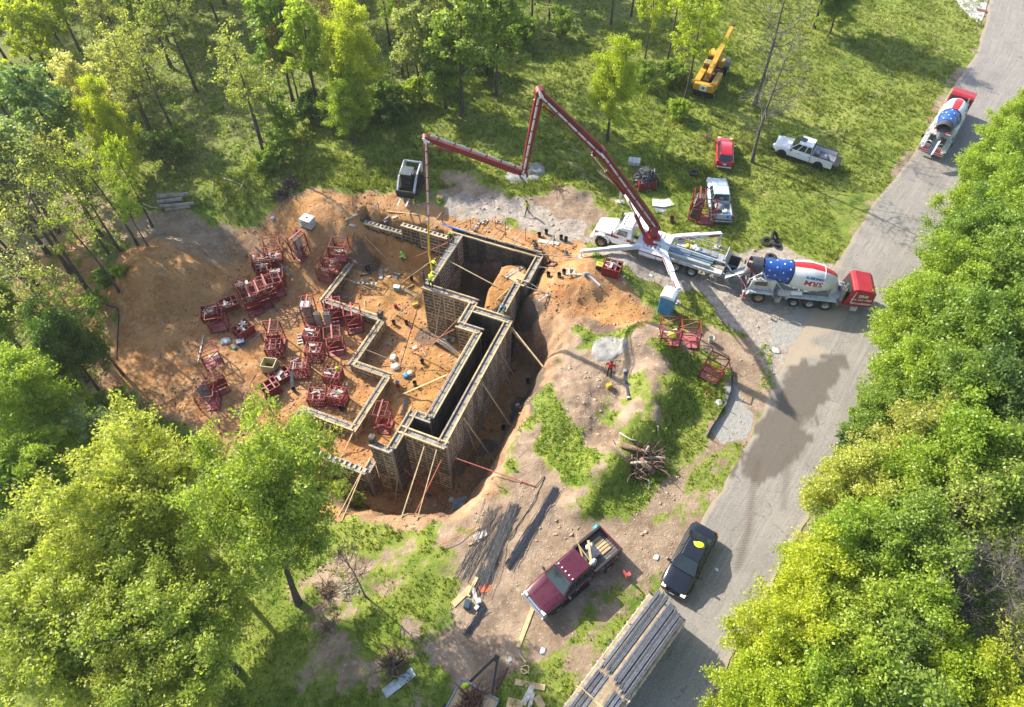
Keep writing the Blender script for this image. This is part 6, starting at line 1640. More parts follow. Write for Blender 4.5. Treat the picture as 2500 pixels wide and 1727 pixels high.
M_PIPE = pm('delivery_pipe_grey', (.50, .50, .51), .4, .3, .2, 3, (.32, .3, .28), .3)
mb = MB(); n_ = (inv.to_3x3() @ bn).normalized()
for s in (1, -1): mb.beam(L_(TUR + Vector((0, 0, 2.1))) + n_ * .36 * s, L_(J0) + n_ * .36 * s, .62, .09, 0, n_)
mb.beam(L_(TUR + Vector((0, 0, 2.1))), L_(TUR + Vector((0, 0, 2.7))), .5, .5); mb.build('turret_column', M_BOOM, PUMP, bevel=.03)
A1 = arm('boom_section', J0, J1, .85, .62, .56, .46); A2 = arm('boom_section', J1, J2, .72, .52, .44, .38); A3 = arm('boom_section', J2, J3, .62, .44, .36, .32); A4 = arm('boom_section', J3, J4, .48, .34, .30, .26); A5 = arm('boom_section', J4, J5, .36, .18, .24, .16)
for P, r, w in ((J0, .40, .85), (J1, .40, .74), (J2, .36, .62), (J3, .34, .60), (J4, .26, .46)): pin(P, r, w)
def along(ar, k, dn=0.0, dz=0.0): return ar[4].lerp(ar[5], k) + ar[2] * dn + ar[3] * dz
sg = 1 if (bn.y < 0) else -1                                       # the side of the boom that faces the photograph
tipz = lambda ar: (1 if ar[3].z > 0 else -1)
for ar, dn, dz in ((A1, .40, .05), (A2, .36, -.05), (A3, .32, .1), (A4, .06, .40), (A5, .22, .0)):
    zz = dz * tipz(ar)
    mb = MB(); mb.tube([along(ar, .03, dn * sg, zz), along(ar, .97, dn * sg, zz)], .078, 8); p = mb.build('delivery_pipe', M_PIPE, PUMP, 'auto')
    mb = MB()
    for k in (.12, .27, .42, .58, .74, .9): mb.tube([along(ar, k - .006, dn * sg, zz), along(ar, k + .006, dn * sg, zz)], .11, 8); mb.beam(along(ar, k, dn * sg, zz), along(ar, k, dn * sg * .3, zz * .3), .06, .06)
    mb.build('pipe_clamp', M_BOOM, p)
for (a_, b_) in ((A1, A2), (A2, A3), (A3, A4), (A4, A5)):
    p, q = along(a_, .97, .36 * sg, 0), along(b_, .03, .34 * sg, 0)
    m = (p + q) / 2 + a_[2] * .22 * sg + (a_[1] - b_[1]) * .38
    mb = MB(); mb.tube([p, p.lerp(m, .6) + a_[1] * .12, m, q.lerp(m, .6) - b_[1] * .12, q], .085, 8); mb.build('pipe_elbow', M_DRUMW, PUMP, 'auto')
# rams and links
def ram(P, Q, r=.10):
    mb = MB(); mb.tube([P, Vector(P).lerp(Vector(Q), .6)], r, 8); c = mb.build('hydraulic_ram', M_BOOM, PUMP, 'auto'); mb = MB(); mb.tube([Vector(P).lerp(Vector(Q), .58), Q], r * .55, 8); mb.build('ram_rod', M_CHROME, c, 'auto')
ram(L_(TUR + Vector((0, 0, 2.3)) - tip_dir * -.75), along(A1, .42, 0, -.5 * tipz(A1)), .15)
kn = L_(in_plane(1446, 378))
ram(along(A1, .50, 0, -.50 * tipz(A1)), kn, .11)
mb = MB(); mb.beam(kn, along(A2, .06, 0, 0), .12, .34); mb.beam(kn, along(A1, .96, 0, 0), .12, .26); mb.build('knee_link', M_BOOM, PUMP, bevel=.02)
ram(along(A2, .70, 0, -.45 * tipz(A2)), along(A3, .08, 0, .30), .09)
ram(along(A3, .72, 0, -.36), along(A4, .07, 0, .05), .08)
ram(along(A4, .72, 0, -.30 * tipz(A4)), along(A5, .06, .0, .22), .06)
mb = MB(); mb.tube([L_(J5 + Vector((0, 0, .25))), L_(J5 + Vector((0, 0, -.15)))], .13, 10); mb.build('end_fitting', M_STEEL, PUMP, 'auto')
# yellow end hose down to the men on the cross wall
he = at_z(*z1(912, 800), 1.35)
hm = at_z(*z1(878, 600), 2.6)
mb = MB(); mb.tube([L_(p) for p in (J5, J5.lerp(hm, .3) + Vector((0, 0, .05)), hm, hm.lerp(he, .5) + Vector((.02, -.05, 0)), he)], .085, 8); mb.build('end_hose', pm('yellow_hose', (.55, .36, .03), .5), PUMP, 'auto')
# outriggers
def outrigger(root_l, px, ztip, foot_px, w=.34, h=.44, sections=2, lab=None, stripe=False):
    tipw = at_z(*px, ztip); a, b = Vector(root_l), L_(tipw)
    g = L_(drop(tipw.x, tipw.y))
    mb = MB(); mb.beam(a, a.lerp(b, .55), w, h); o = mb.build('outrigger', M_WHITE, PUMP, bevel=.03)
    mb = MB(); mb.beam(a.lerp(b, .5), b, w * .78, h * .74); mb.build('outrigger_extension', M_WHITE, o, bevel=.02)
    mb = MB(); mb.beam(b + Vector((0, 0, .05)), Vector((b.x, b.y, g.z + .5)), w * .6, w * .6, 0, (1, 0, 0)); mb.build('outrigger_leg', M_WHITE, o)
    mb = MB(); mb.tube([(b.x, b.y, g.z + .6), (b.x, b.y, g.z + .1)], .06, 8); mb.disc((b.x, b.y, g.z + .09), (0, 0, 1), .26, .08, 14); mb.build('foot_plate', M_STEEL, o)
    mb = MB(); mb.box((b.x, b.y, g.z + .02), (.9, .6, .07), rz=.4); mb.build('foot_board', M_PLANKG, o)
    d = (b - a).normalized(); sd_ = Vector((0, 0, 1)).cross(d)
    if sd_.dot(inv.to_3x3() @ Vector((0, -1, 0))) < 0: sd_ = -sd_
    if stripe:
        y = sd_ * (w / 2 + .012)
        mb = MB(); mb.beam(a.lerp(b, .10) + y, a.lerp(b, .30) + y, .012, h * .36); mb.beam(a.lerp(b, .74) + sd_ * (w * .39 + .012), a.lerp(b, .96) + sd_ * (w * .39 + .012), .012, h * .34); mb.build('red_stripe', M_BRED, o)
        xd = d if sd_.cross(d).z < 0 else -d
        if (Vector((0, 0, 1)).cross(xd)).dot(sd_) > 0: xd = -xd
        lettering(o, 'SRM CONCRETE', .26, M_TEXTR, face_M(a.lerp(b, .43) + sd_ * (w / 2 + .015), xd, (0, 0, 1)), bold=.008, width=(b - a).length * .22)
    return o
outrigger((.7, 1.0, 1.42), (1420, 614), 1.55, None)
outrigger((.6, -1.0, 1.42), (1518, 460), 1.7, None)
outrigger((-1.55, 1.15, 1.55), (1657, 708), 1.65, None, .42, .52, stripe=True)
outrigger((-1.6, -1.1, 1.55), (1760, 572), 1.6, None, .42, .56, stripe=True)

# ---- yellow crane
def crane():
    t = empty('yellow_crane')
    mb = MB(); mb.box((0, 0, .85), (7.0, 1.2, .4)); mb.box((2.6, 0, 1.05), (1.9, 2.3, .22)); mb.box((-3.0, 0, .75), (.8, 2.2, .5)); mb.build('chassis', M_BLK, t)
    mb = MB(); mb.box((2.7, -.55, 1.25), (1.8, 1.3, .24)); mb.build('front_deck', pm('black_deck', (.035, .037, .05), .5), t, bevel=.03)
    mb = MB(); mb.prism([(1.3, 1.0), (3.1, 1.0), (3.1, 2.35), (2.8, 2.62), (1.4, 2.62), (1.3, 2.5)], .15, 1.25); mb.build('carrier_cab', M_YEL, t, bevel=.05)
    quad_part('cab_window', M_GLASS, t, [(1.285, .35, 1.75), (1.285, 1.1, 1.75), (1.285, 1.1, 2.4), (1.285, .35, 2.4)], .02)
    quad_part('side_window', M_GLASS, t, [(1.7, 1.262, 1.7), (2.8, 1.262, 1.7), (2.8, 1.262, 2.35), (1.7, 1.262, 2.35)], .02)
    mb = MB(); mb.box((1.6, -.45, 1.75), (.7, .6, .8)); mb.build('engine_cover', M_YEL, t, bevel=.03)
    for s in (1, -1):
        mb = MB(); mb.box((-1.9, s * .92, 1.50), (2.6, .62, .85)); mb.build('side_box', M_YEL, t, bevel=.04)
        for i in range(4): MB().box((-1.0 - .6 * i, s * 1.235, 1.5), (.45, .02, .55)).build('side_panel', M_YEL, t, bevel=.01)
        for x in (2.55, -1.5, -2.75): wheel(t, x, s * .98, .52, .40, M_YEL)
    mb = MB(); mb.box((-3.35, 0, 1.45), (.7, 2.3, .75), taper=.92); mb.build('counterweight', M_YEL, t, bevel=.05)
    mb = MB(); mb.box((-3.72, 0, 1.42), (.04, .75, .6)); pl = mb.build('rear_plate', M_WHITE, t); MB().box((-3.75, 0, 1.48), (.03, .26, .26)).build('emblem', pm('emblem_green', (.03, .22, .10), .5), pl)
    mb = MB(); mb.box((-.2, .75, 1.95), (.9, .8, 1.3), taper=.9); mb.build('operator_cab', M_YEL, t, bevel=.04)
    mb = MB(); mb.box((-.2, .75, 2.615), (.55, .5, .03)); mb.build('cab_roof_window', pm('green_glass', (.12, .30, .22), .12), t)
    quad_part('cab_window', M_GLASS, t, [(-.655, .45, 1.9), (-.655, 1.05, 1.9), (-.62, 1.02, 2.45), (-.62, .48, 2.45)], .02)
    mb = MB(); mb.box((-.6, -.35, 1.55), (1.4, .8, .5)); mb.tube([(-.3, -.7, 1.75), (-.3, .0, 1.75)], .22, 10); mb.box((-2.2, 0, 1.85), (1.5, .5, .25)); mb.build('winch', M_RUST, t)
    A, B = Vector((-2.4, 0, 2.25)), Vector((5.4, 0, 3.9))
    mb = MB(); mb.beam(A, A.lerp(B, .66), .52, .62); b1 = mb.build('boom', M_YEL, t, bevel=.02)
    mb = MB(); mb.beam(A.lerp(B, .64), B, .40, .46); mb.build('boom_extension', M_YEL, b1, bevel=.02)
    mb = MB()
    for s in (.14, -.14): mb.beam(B - Vector((.1, s, .1)), B + Vector((.35, s * 1.4, .25)), .05, .3); 
    mb.disc(B + Vector((.25, 0, .1)), (0, 1, 0), .2, .2, 12); mb.build('boom_head', M_RUST, b1)
    mb = MB(); mb.tube([(-.6, 0, 1.5), A.lerp(B, .35)], .12, 8); mb.build('boom_ram', M_STEEL, t)
    return t
o = crane(); a, b = at_z(1706, 238, 1.2), at_z(1772, 122, 1.6)
d = b - a; c = (a + b) / 2
place(o, drop(c.x, c.y), math.atan2(d.y, d.x), 'old yellow truck crane parked under the trees with its boom lowered', 'crane', 1.0)

# ---- tracked skid steer
def skid():
    t = empty('skid_steer')
    M_SK = pm('skid_white', (.60, .61, .62), .4, 0, .15, 2)
    for s in (1, -1):
        tr = [(-1.15, .12), (-1.3, .35), (-1.15, .62), (1.0, .55), (1.2, .3), (1.05, .08), (-1.0, .02)]
        mb = MB(); mb.prism(tr, s * .55, s * .95); k = mb.build('track', M_TYRE, t, bevel=.04)
        mb = MB()
        for i in range(12): mb.box((-1.05 + i * .18, s * .75, .62 - .006 * i), (.06, .40, .04))
        mb.build('track_pads', M_TYRE, k)
        mb = MB(); mb.beam((-1.25, s * .72, 1.75), (.35, s * .72, 1.35), .13, .22, 0); mb.beam((.30, s * .72, 1.40), (1.25, s * .70, .45), .16, .26); mb.beam((-1.25, s * .72, 1.80), (-1.2, s * .72, .9), .16, .3); a_ = mb.build('lift_arm', M_SK, t, bevel=.03)
        quad_part('red_decal', M_BRED, a_, [(-.5, s * .81, 1.50), (.2, s * .81, 1.34), (.2, s * .81, 1.44), (-.5, s * .81, 1.60)], .006)
    mb = MB(); mb.box((-.55, 0, .85), (1.3, 1.1, .9)); mb.build('engine_house', M_BLK, t, bevel=.06)
    mb = MB(); mb.box((.35, 0, 1.25), (1.0, .95, 1.5), taper=.92); mb.build('cab', M_BLK, t, bevel=.05)
    mb = MB(); mb.box((.35, 0, 2.02), (1.12, 1.0, .07)); mb.build('roof', pm('cab_roof_grey', (.09, .11, .11), .4), t, bevel=.02)
    quad_part('windscreen', M_GLASS, t, [(.875, -.40, .9), (.875, .40, .9), (.83, .38, 1.9), (.83, -.38, 1.9)], .02)
    for s in (1, -1): quad_part('side_window', M_GLASS, t, [(-.05, s * .485, 1.1), (.75, s * .485, 1.1), (.72, s * .46, 1.9), (-.05, s * .46, 1.9)], .02)
    mb = MB(); mb.beam((-1.2, -.72, 1.82), (-1.2, .72, 1.82), .12, .12); mb.build('cross_bar', M_SK, t)
    mb = MB(); mb.box((1.42, 0, .45), (.10, 1.5, .62)); mb.box((1.50, 0, .22), (.08, 1.5, .10)); mb.build('fork_carriage', M_BLK, t)
    for s in (.35, -.35): mb = MB(); mb.box((2.0, s, .12), (1.1, .12, .05)); mb.build('fork', M_STEEL, t)
    return t
o = skid(); l, a = pose((992, 478), .2, (1010, 418), 1.0, 2.8); place(o, l, a, 'white and black tracked skid steer with pallet forks', 'skid steer', 1.15)

# ---- flatbed trailer with bar bundles
def trailer():
    t = empty('flatbed_trailer')
    L, W = 13.0, 2.5
    M_BED = pm('trailer_planks', (.36, .28, .18), .85, 0, .3, 2.5, (.22, .17, .12), .4, rand=.15)
    mp = {}
    n = 10
    for i in range(n):
        mb = MB(); w = W / n; mb.box((0, -W / 2 + w * (i + .5), 1.22), (L, w - .018, .06)); mb.build('deck_plank', M_BED, t)
    for s in (1, -1):
        mb = MB(); mb.box((0, s * (W / 2 + .04), 1.16), (L, .08, .20)); 
        for i in range(26): mb.box((-L / 2 + .25 + i * .5, s * (W / 2 + .10), 1.18), (.10, .05, .10))
        mb.build('side_rail', pm('trailer_rail', (.50, .45, .37), .6, .1, .3, 3), t)
        mb = MB(); mb.box((0, s * .45, .95), (L, .14, .36)); mb.build('frame_beam', M_BLK, t)
        for x in (-4.2, -5.4, 5.2): wheel(t, x, s * 1.0, .50, .40, M_RIM)
    mb = MB(); mb.box((L / 2 + .05, 0, 1.15), (.10, W, .26)); mb.build('end_rail', M_BLK, t)
    for x in (-6.2, -3.2, -.8, 1.6, 4.2): 
        for s in (1, -1):
            mb = MB(); mb.box((x, s * 1.15, 1.34), (.10, .10, .18)); mb.build('stake', M_PLANK, t)
    for x in (5.6, 2.4, -.6, -2.6, -5.4): MB().box((x, 0, 1.30), (.10, 2.3, .10)).build('dunnage', M_PLANK, t)
    return t
TRL = trailer()
a = at_z(1629, 1484, 1.25); b = at_z(1462, 1712, 1.25)
d = (a - b).normalized(); ta = math.atan2(d.y, d.x)
c = a - d * 6.5
place(TRL, (c.x, c.y, .03), ta, 'long flatbed trailer loaded with grey steel bars at the road edge', 'trailer', 1.0)
M_BARS = pm('steel_bars', (.15, .16, .185), .5, .2, .25, 5, (.09, .092, .10), .4, rand=.25)
def bundle_mesh(L, r, nb, seed, name='bar'):
    rd = random.Random(seed); mb = MB()
    for i in range(nb):
        q = math.sqrt((i + .5) / nb); a = i * 2.4
        y, z = q * r * math.cos(a), r + q * r * .85 * math.sin(a)
        e = rd.uniform(-.18, .18)
        mb.tube([(-L / 2 + e, y, z), (0, y + rd.uniform(-.01, .01), z), (L / 2 + e, y, z)], .021, 5)
    for x in (-.36, -.05, .3): mb.tube([(x * L, r * 1.08 * math.cos(k * PI / 5), r + r * .95 * math.sin(k * PI / 5)) for k in range(11)], .012, 3)
    return mb.mesh('bars', M_BARS)
BM = [bundle_mesh(5.5, .120, 30, 1), bundle_mesh(5.5, .110, 26, 2), bundle_mesh(5.4, .115, 28, 3)]
ux, uy = Vector((math.cos(ta), math.sin(ta), 0)), Vector((-math.sin(ta), math.cos(ta), 0))
for i, (x, y, k, lb) in enumerate([(3.55, .80, 0, 'first steel bar bundle from the grassy side of the trailer front load'), (3.65, .53, 1, 'second steel bar bundle from the grassy side of the trailer front load'), (3.6, .27, 0, 'third steel bar bundle from the grassy side of the trailer front load'), (3.45, -.10, 1, 'middle steel bar bundle of the trailer front load'), (3.4, -.34, 0, 'steel bar bundle beside the middle one on the trailer front load'),
        (3.3, -.58, 1, 'third steel bar bundle from the road side of the trailer front load'), (3.2, -.82, 0, 'second steel bar bundle from the road side of the trailer front load'), (3.1, -1.05, 1, 'steel bar bundle along the road side rail of the trailer front load'),
        (-2.3, .85, 2, 'rear steel bar bundle by the grassy rail of the trailer'), (-2.3, .58, 2, 'rear steel bar bundle inside the grassy rail bundle'), (-2.2, .32, 2, 'rear steel bar bundle left of the gap in the rear load'), (-2.6, -.50, 2, 'rear steel bar bundle right of the gap in the rear load'), (-2.6, -.76, 2, 'rear steel bar bundle next to the road rail one'), (-2.7, -1.0, 2, 'rear steel bar bundle by the road side rail')]):
    t = empty('steel_bar_bundle', c + ux * x + uy * y + Vector((0, 0, 1.385)), ta + random.uniform(-.006, .006), lb, 'steel bundle', 'bar bundles on the trailer')
    part('bars', BM[k], t)
mb = MB(); mb.tube([(0, 1.3, 1.2), (0, 1.0, 1.68), (0, 0, 1.60), (0, -1.0, 1.68), (0, -1.3, 1.2)], .04, 5)
o = mb.build('load_strap', M_PLANK); o.location = c + ux * -.9 + Vector((0, 0, .03)); o.rotation_euler.z = ta; tag(o, 'tan strap pulled over the rear bar bundles of the trailer', 'strap')

# ================================================================== PEOPLE
import bmesh
M_SKIN = pm('skin', (.36, .20, .13), .6, 0, .15, 8)
M_HIVIS = pm('hi_vis_yellow', (.62, .72, .03), .8, 0, .2, 6)
M_LIMEG = pm('hi_vis_lime', (.38, .85, .10), .8, 0, .2, 6)
M_OLIVEY = pm('dull_yellow_shirt', (.40, .40, .06), .85, 0, .25, 6)
M_OLIVED = pm('olive_shirt', (.10, .11, .04), .85, 0, .25, 6)
M_CHAR = pm('charcoal_cloth', (.035, .035, .04), .9, 0, .3, 6)
M_DENIM = pm('dark_denim', (.05, .06, .085), .9, 0, .3, 6)
M_REDS = pm('red_shirt', (.55, .02, .03), .85, 0, .2, 6)
M_TEAL = pm('teal_vest', (.06, .38, .34), .85, 0, .2, 6)
M_BOOT = pm('boots', (.06, .045, .035), .85, 0, .3, 6)
M_HAIR = pm('dark_hair', (.02, .016, .013), .8)
POSES = dict(
    stand=dict(pel=(0, 0, .95), ch=(.0, 0, 1.40), hd=(.03, 0, 1.68), ls=(0, .20, 1.42), le=(-.02, .34, 1.16), lw=(.10, .38, .93), rs=(0, -.20, 1.42), re=(-.02, -.34, 1.16), rw=(.10, -.38, .93), lk=(.04, .13, .50), la=(0, .14, .07), rk=(.03, -.13, .50), ra=(-.04, -.15, .07)),
    walk=dict(pel=(0, 0, .92), ch=(.07, 0, 1.36), hd=(.13, 0, 1.63), ls=(.06, .20, 1.38), le=(-.12, .27, 1.13), lw=(-.02, .29, .90), rs=(.06, -.20, 1.38), re=(.16, -.26, 1.13), rw=(.36, -.22, 1.02), lk=(.24, .10, .52), la=(.30, .10, .08), rk=(-.04, -.10, .50), ra=(-.34, -.11, .13)),
    bend=dict(pel=(-.10, 0, .88), ch=(.24, 0, 1.20), hd=(.46, 0, 1.32), ls=(.22, .20, 1.20), le=(.36, .28, .98), lw=(.52, .14, .86), rs=(.22, -.20, 1.20), re=(.38, -.28, .98), rw=(.54, -.12, .84), lk=(.08, .15, .48), la=(-.02, .16, .07), rk=(.06, -.15, .48), ra=(-.10, -.17, .07)),
    crouch=dict(pel=(-.12, 0, .42), ch=(.14, 0, .80), hd=(.30, 0, 1.02), ls=(.12, .20, .82), le=(.34, .26, .62), lw=(.50, .14, .48), rs=(.12, -.20, .82), re=(.34, -.26, .60), rw=(.52, -.12, .44), lk=(.30, .20, .48), la=(.02, .18, .07), rk=(.28, -.20, .46), ra=(-.04, -.18, .07)))
def person(loc, rz, pose, shirt, trousers, label, hat=None, sleeves=True, sc=1.0):
    J = {k: Vector(v) for k, v in POSES[pose].items()}
    J['ab'] = J['pel'].lerp(J['ch'], .5); J['nk'] = J['ch'].lerp(J['hd'], .5); J['ht'] = J['hd'] + (J['hd'] - J['nk']).normalized() * .11
    J['lh'] = J['pel'] + Vector((0, .10, -.03)); J['rh'] = J['pel'] + Vector((0, -.10, -.03))
    for s in 'lr': J[s + 't'] = J[s + 'a'] + Vector((.19, 0, -.035))
    J['ns'] = J['hd'] + Vector((.125, 0, .0))
    rad = dict(pel=.150, ab=.145, ch=.160, nk=.062, hd=.098, ht=.075, ns=.012, lh=.10, rh=.10, lk=.066, rk=.066, la=.048, ra=.048, lt=.042, rt=.042, ls=.075, rs=.075, le=.046, re=.046, lw=.033, rw=.033)
    E_ = [('pel', 'ab', 0), ('ab', 'ch', 0), ('ch', 'nk', 3), ('nk', 'hd', 2), ('hd', 'ht', 2), ('hd', 'ns', 2)]
    for s in 'lr':
        E_ += [('ch', s + 's', 0), (s + 's', s + 'e', 0), (s + 'e', s + 'w', 0 if sleeves else 2), ('pel', s + 'h', 1), (s + 'h', s + 'k', 1), (s + 'k', s + 'a', 1), (s + 'a', s + 't', 3)]
        d = (J[s + 'w'] - J[s + 'e']).normalized(); side = d.cross(Vector((0, 0, 1))); side = side.normalized() if side.length > .1 else Vector((0, 1, 0))
        J[s + 'p'] = J[s + 'w'] + d * .075; rad[s + 'p'] = .034; E_.append((s + 'w', s + 'p', 2))
        for i, (o_, ln) in enumerate(((-.033, .062), (-.011, .075), (.011, .070), (.033, .055))):
            a, b = f'{s}f{i}a', f'{s}f{i}b'
            J[a] = J[s + 'p'] + side * o_ + d * .03; J[b] = J[a] + d * ln + Vector((0, 0, -.018)); rad[a] = rad[b] = .0085
            E_ += [(s + 'p', a, 2), (a, b, 2)]
        J[s + 'th'] = J[s + 'w'] + d * .055 + side * (.055 if s == 'l' else -.055); rad[s + 'th'] = .010; E_.append((s + 'w', s + 'th', 2))
    names = list(rad); ix = {n: i for i, n in enumerate(names)}
    me = bpy.data.meshes.new('person'); me.from_pydata([J[n] for n in names], [(ix[a], ix[b]) for a, b, _ in E_], [])
    o = bpy.data.objects.new('person', me); COL.objects.link(o)
    o.modifiers.new('skin', 'SKIN'); sv = me.skin_vertices[0].data
    for n in names: sv[ix[n]].radius = (rad[n], rad[n] * (1.0 if n not in ('ab', 'ch') else .8)); sv[ix[n]].use_root = (n == 'pel')
    sb = o.modifiers.new('sub', 'SUBSURF'); sb.levels = sb.render_levels = 1
    dg = bpy.context.evaluated_depsgraph_get()
    m2 = bpy.data.meshes.new_from_object(o.evaluated_get(dg)); bpy.data.objects.remove(o)
    mats = [shirt, trousers, M_SKIN, M_BOOT]
    m2.materials.clear()
    for m in mats: m2.materials.append(m)
    segs = [(J[a], J[b], c if not (a == 'ch' and b == 'nk') else 0) for a, b, c in E_]
    for p in m2.polygons:
        c = p.center; best = (9, 0)
        for a, b, k in segs:
            ab = b - a; t = max(0, min(1, (c - a).dot(ab) / max(ab.length_squared, 1e-9)))
            dd = (c - a - ab * t).length
            if dd < best[0]: best = (dd, k)
        p.material_index = best[1]; p.use_smooth = True
    t = bpy.data.objects.new('person', m2); COL.objects.link(t)
    mb = MB(Matrix.Translation(J['hd']) @ Matrix.Rotation(-PI / 2, 4, 'Y'))
    mb.lathe([(.00, .108), (.05, .106), (.095, .072), (.118, .02)], 12)
    h = mb.build('hard_hat' if hat else 'hair', hat or M_HAIR, t, 'auto')
    if hat:
        mb = MB(); mb.disc(J['hd'] + Vector((.02, 0, .01)), (0, 0, 1), .14, .015, 14); mb.build('hat_brim', hat, h)
    mb = MB()
    for s in (1, -1): mb.box(J['hd'] + Vector((.092, .036 * s, .025)), (.014, .022, .012))
    mb.build('eyes', M_HAIR, t)
    t.location = loc; t.rotation_euler = (0, 0, rz); t.scale = (sc,) * 3
    return tag(t, label, 'person')
WZ = T_HI + .05
person(on_ground(1287, 524), R(215), 'walk', M_OLIVEY, M_DENIM, 'person in a dull yellow shirt walking on the gravel track behind the back wall')
person(on_ground(*z1(672, 668)), R(150), 'crouch', M_LIMEG, M_DENIM, 'person in a bright lime hoodie crouching in the shade of the back wall', M_LIMEG)
person(at_z(*z1(905, 748), WZ), R(-50), 'bend', M_HIVIS, M_CHAR, 'person in a yellow shirt bending over the hose on the cross wall', M_HIVIS)
person(at_z(*z1(897, 893), WZ), R(70), 'bend', M_HIVIS, M_CHAR, 'person in a hi vis hoodie standing at the wall corner with back to the camera', M_HIVIS)
person(at_z(*z1(838, 875), WZ - .1), R(10), 'stand', M_CHAR, M_DENIM, 'person in dark clothes standing beside the two hi vis workers')
person(at_z(*z1(1078, 500), WZ), R(-100), 'bend', M_OLIVEY, M_CHAR, 'person in a pale yellow shirt smoothing the top of the cross wall', None, False)
person(on_ground(*z1(1805, 560)) + Vector((0, 0, .05)), R(200), 'crouch', M_OLIVED, M_DENIM, 'person in olive crouching at the right end of the back wall')
person(at_z(*z1(1527, 1105), WZ), R(230), 'crouch', M_TEAL, M_CHAR, 'person in a teal vest crouching on the wall beside the dirt pedestal', M_DWHITE)
person(on_ground(1487, 918), R(240), 'stand', M_REDS, M_CHAR, 'person in a red shirt standing on the bare mound by the concrete puddle', None, False, 1.06)

# ================================================================== SITE ITEMS
def thing(name, label, cat, loc, rz=0, group=None, sc=1.0): return empty(name, loc, rz, label, cat, group, sc)
def toilet(loc, rz):
    t = thing('portable_toilet', 'blue portable toilet with a white roof by the pump truck outrigger', 'toilet', loc, rz)
    B = pm('toilet_blue', (.035, .22, .46), .45, 0, .12, 2); W = M_WHITE
    MB().box((0, 0, 1.02), (1.12, 1.12, 1.96)).build('body', B, t, bevel=.03)
    MB().box((0, 0, .05), (1.2, 1.2, .10)).build('base', M_GREYB, t)
    mb = MB(); mb.prism([(-.62, 2.0), (-.60, 2.16), (-.35, 2.30), (0, 2.35), (.35, 2.30), (.60, 2.16), (.62, 2.0)], -.60, .60); r = mb.build('roof', W, t, bevel=.04, seg=2)
    for y in (-.3, 0, .3): mb = MB(); mb.prism([(-.56, 2.17), (-.33, 2.32), (0, 2.37), (.33, 2.32), (.56, 2.17), (0, 2.2)], y - .03, y + .03); mb.build('roof_rib', W, r)
    d = MB().box((-.575, 0, 1.0), (.03, .86, 1.8)).build('door', B, t, bevel=.01)
    for y in (-.2, 0, .2): MB().box((-.595, y, 1.55), (.02, .08, .42)).build('vent_slot', pm('toilet_dark_blue', (.015, .10, .24), .5), d)
    MB().box((-.6, .33, 1.0), (.04, .05, .2)).build('handle', M_BLK, d)
    for s in (1, -1):
        for x in (-.3, 0, .3): MB().box((x, s * .568, 1.05), (.10, .02, 1.7)).build('wall_rib', B, t)
    mb = MB(); mb.tube([(.42, .42, 2.1), (.42, .42, 2.55)], .05, 8); mb.build('vent_pipe', W, t)
toilet(on_ground(*z4(975, 1515)), R(-28))
def tank(loc, rz, label, col, cut=False):
    t = thing('liquid_tank', label, 'tank', loc, rz)
    W = pm('tank_' + col, dict(white=(.66, .67, .66), yellow=(.50, .44, .22))[col], .5, 0, .15, 2)
    MB().box((0, 0, .08), (1.2, 1.0, .14)).build('pallet', M_BLK, t)
    if cut:
        mb = MB()
        for s in (1, -1): mb.box((s * .56, 0, .62), (.05, .95, .95)); mb.box((0, s * .47, .62), (1.08, .05, .95))
        mb.box((0, 0, .2), (1.1, .94, .05)); mb.build('bottle', W, t)
        MB().box((0, 0, .26), (1.04, .86, .05)).build('residue', M_RUST, t)
    else:
        MB().box((0, 0, .64), (1.14, .94, .96)).build('bottle', W, t, bevel=.06, seg=2); mb = MB(); mb.disc((0, 0, 1.13), (0, 0, 1), .11, .05, 12); mb.build('cap', M_BLK, t)
    bar = []
    mb = MB()
    for z in (.2, .42, .64, .86, 1.08):
        for s in (1, -1): mb.box((s * .60, 0, z), (.025, 1.0, .03)); mb.box((0, s * .50, z), (1.2, .025, .03))
    for i in range(7):
        for s in (1, -1): mb.box((-.6 + .2 * i, s * .505, .64), (.025, .025, .95)); mb.box((s * .605, -.5 + .166 * i, .64), (.025, .025, .95))
    mb.build('cage', M_STEEL if not cut else pm('yellow_cage', (.42, .36, .18), .6), t)
tank(on_ground(*z2(1090, 225)), R(-25), 'white caged liquid tank on the orange bank above the yard', 'white')
tank(on_ground(*z2(808, 1300)), R(-8), 'yellowish caged tank with its top cut open', 'yellow', True)
def flat(name, label, cat, px, L, W, T, rz, mt, tilt=0.0, lift=0.02, group=None, turnaxis='y'):
    g = on_ground(*px)
    o = MB().box((0, 0, T / 2), (L, W, T)).build(name, mt); o.location = g + Vector((0, 0, lift)); o.rotation_euler = (0 if turnaxis == 'y' else tilt, tilt if turnaxis == 'y' else 0, R(rz))
    return tag(o, label, cat, group)
def lay(name, label, cat, p, q, W, T, mt, lift=.03, group=None):
    a, b = on_ground(*p), on_ground(*q)
    return stick(name, label, cat, a + Vector((0, 0, lift + T / 2)), b + Vector((0, 0, lift + T / 2)), W, T, mt, group)
M_PLY = pm('plywood', (.50, .36, .19), .8, 0, .2, 1.5, (.38, .26, .14), .3)
M_SHEET = pm('grey_sheet', (.46, .48, .48), .6, 0, .15, 1.5)
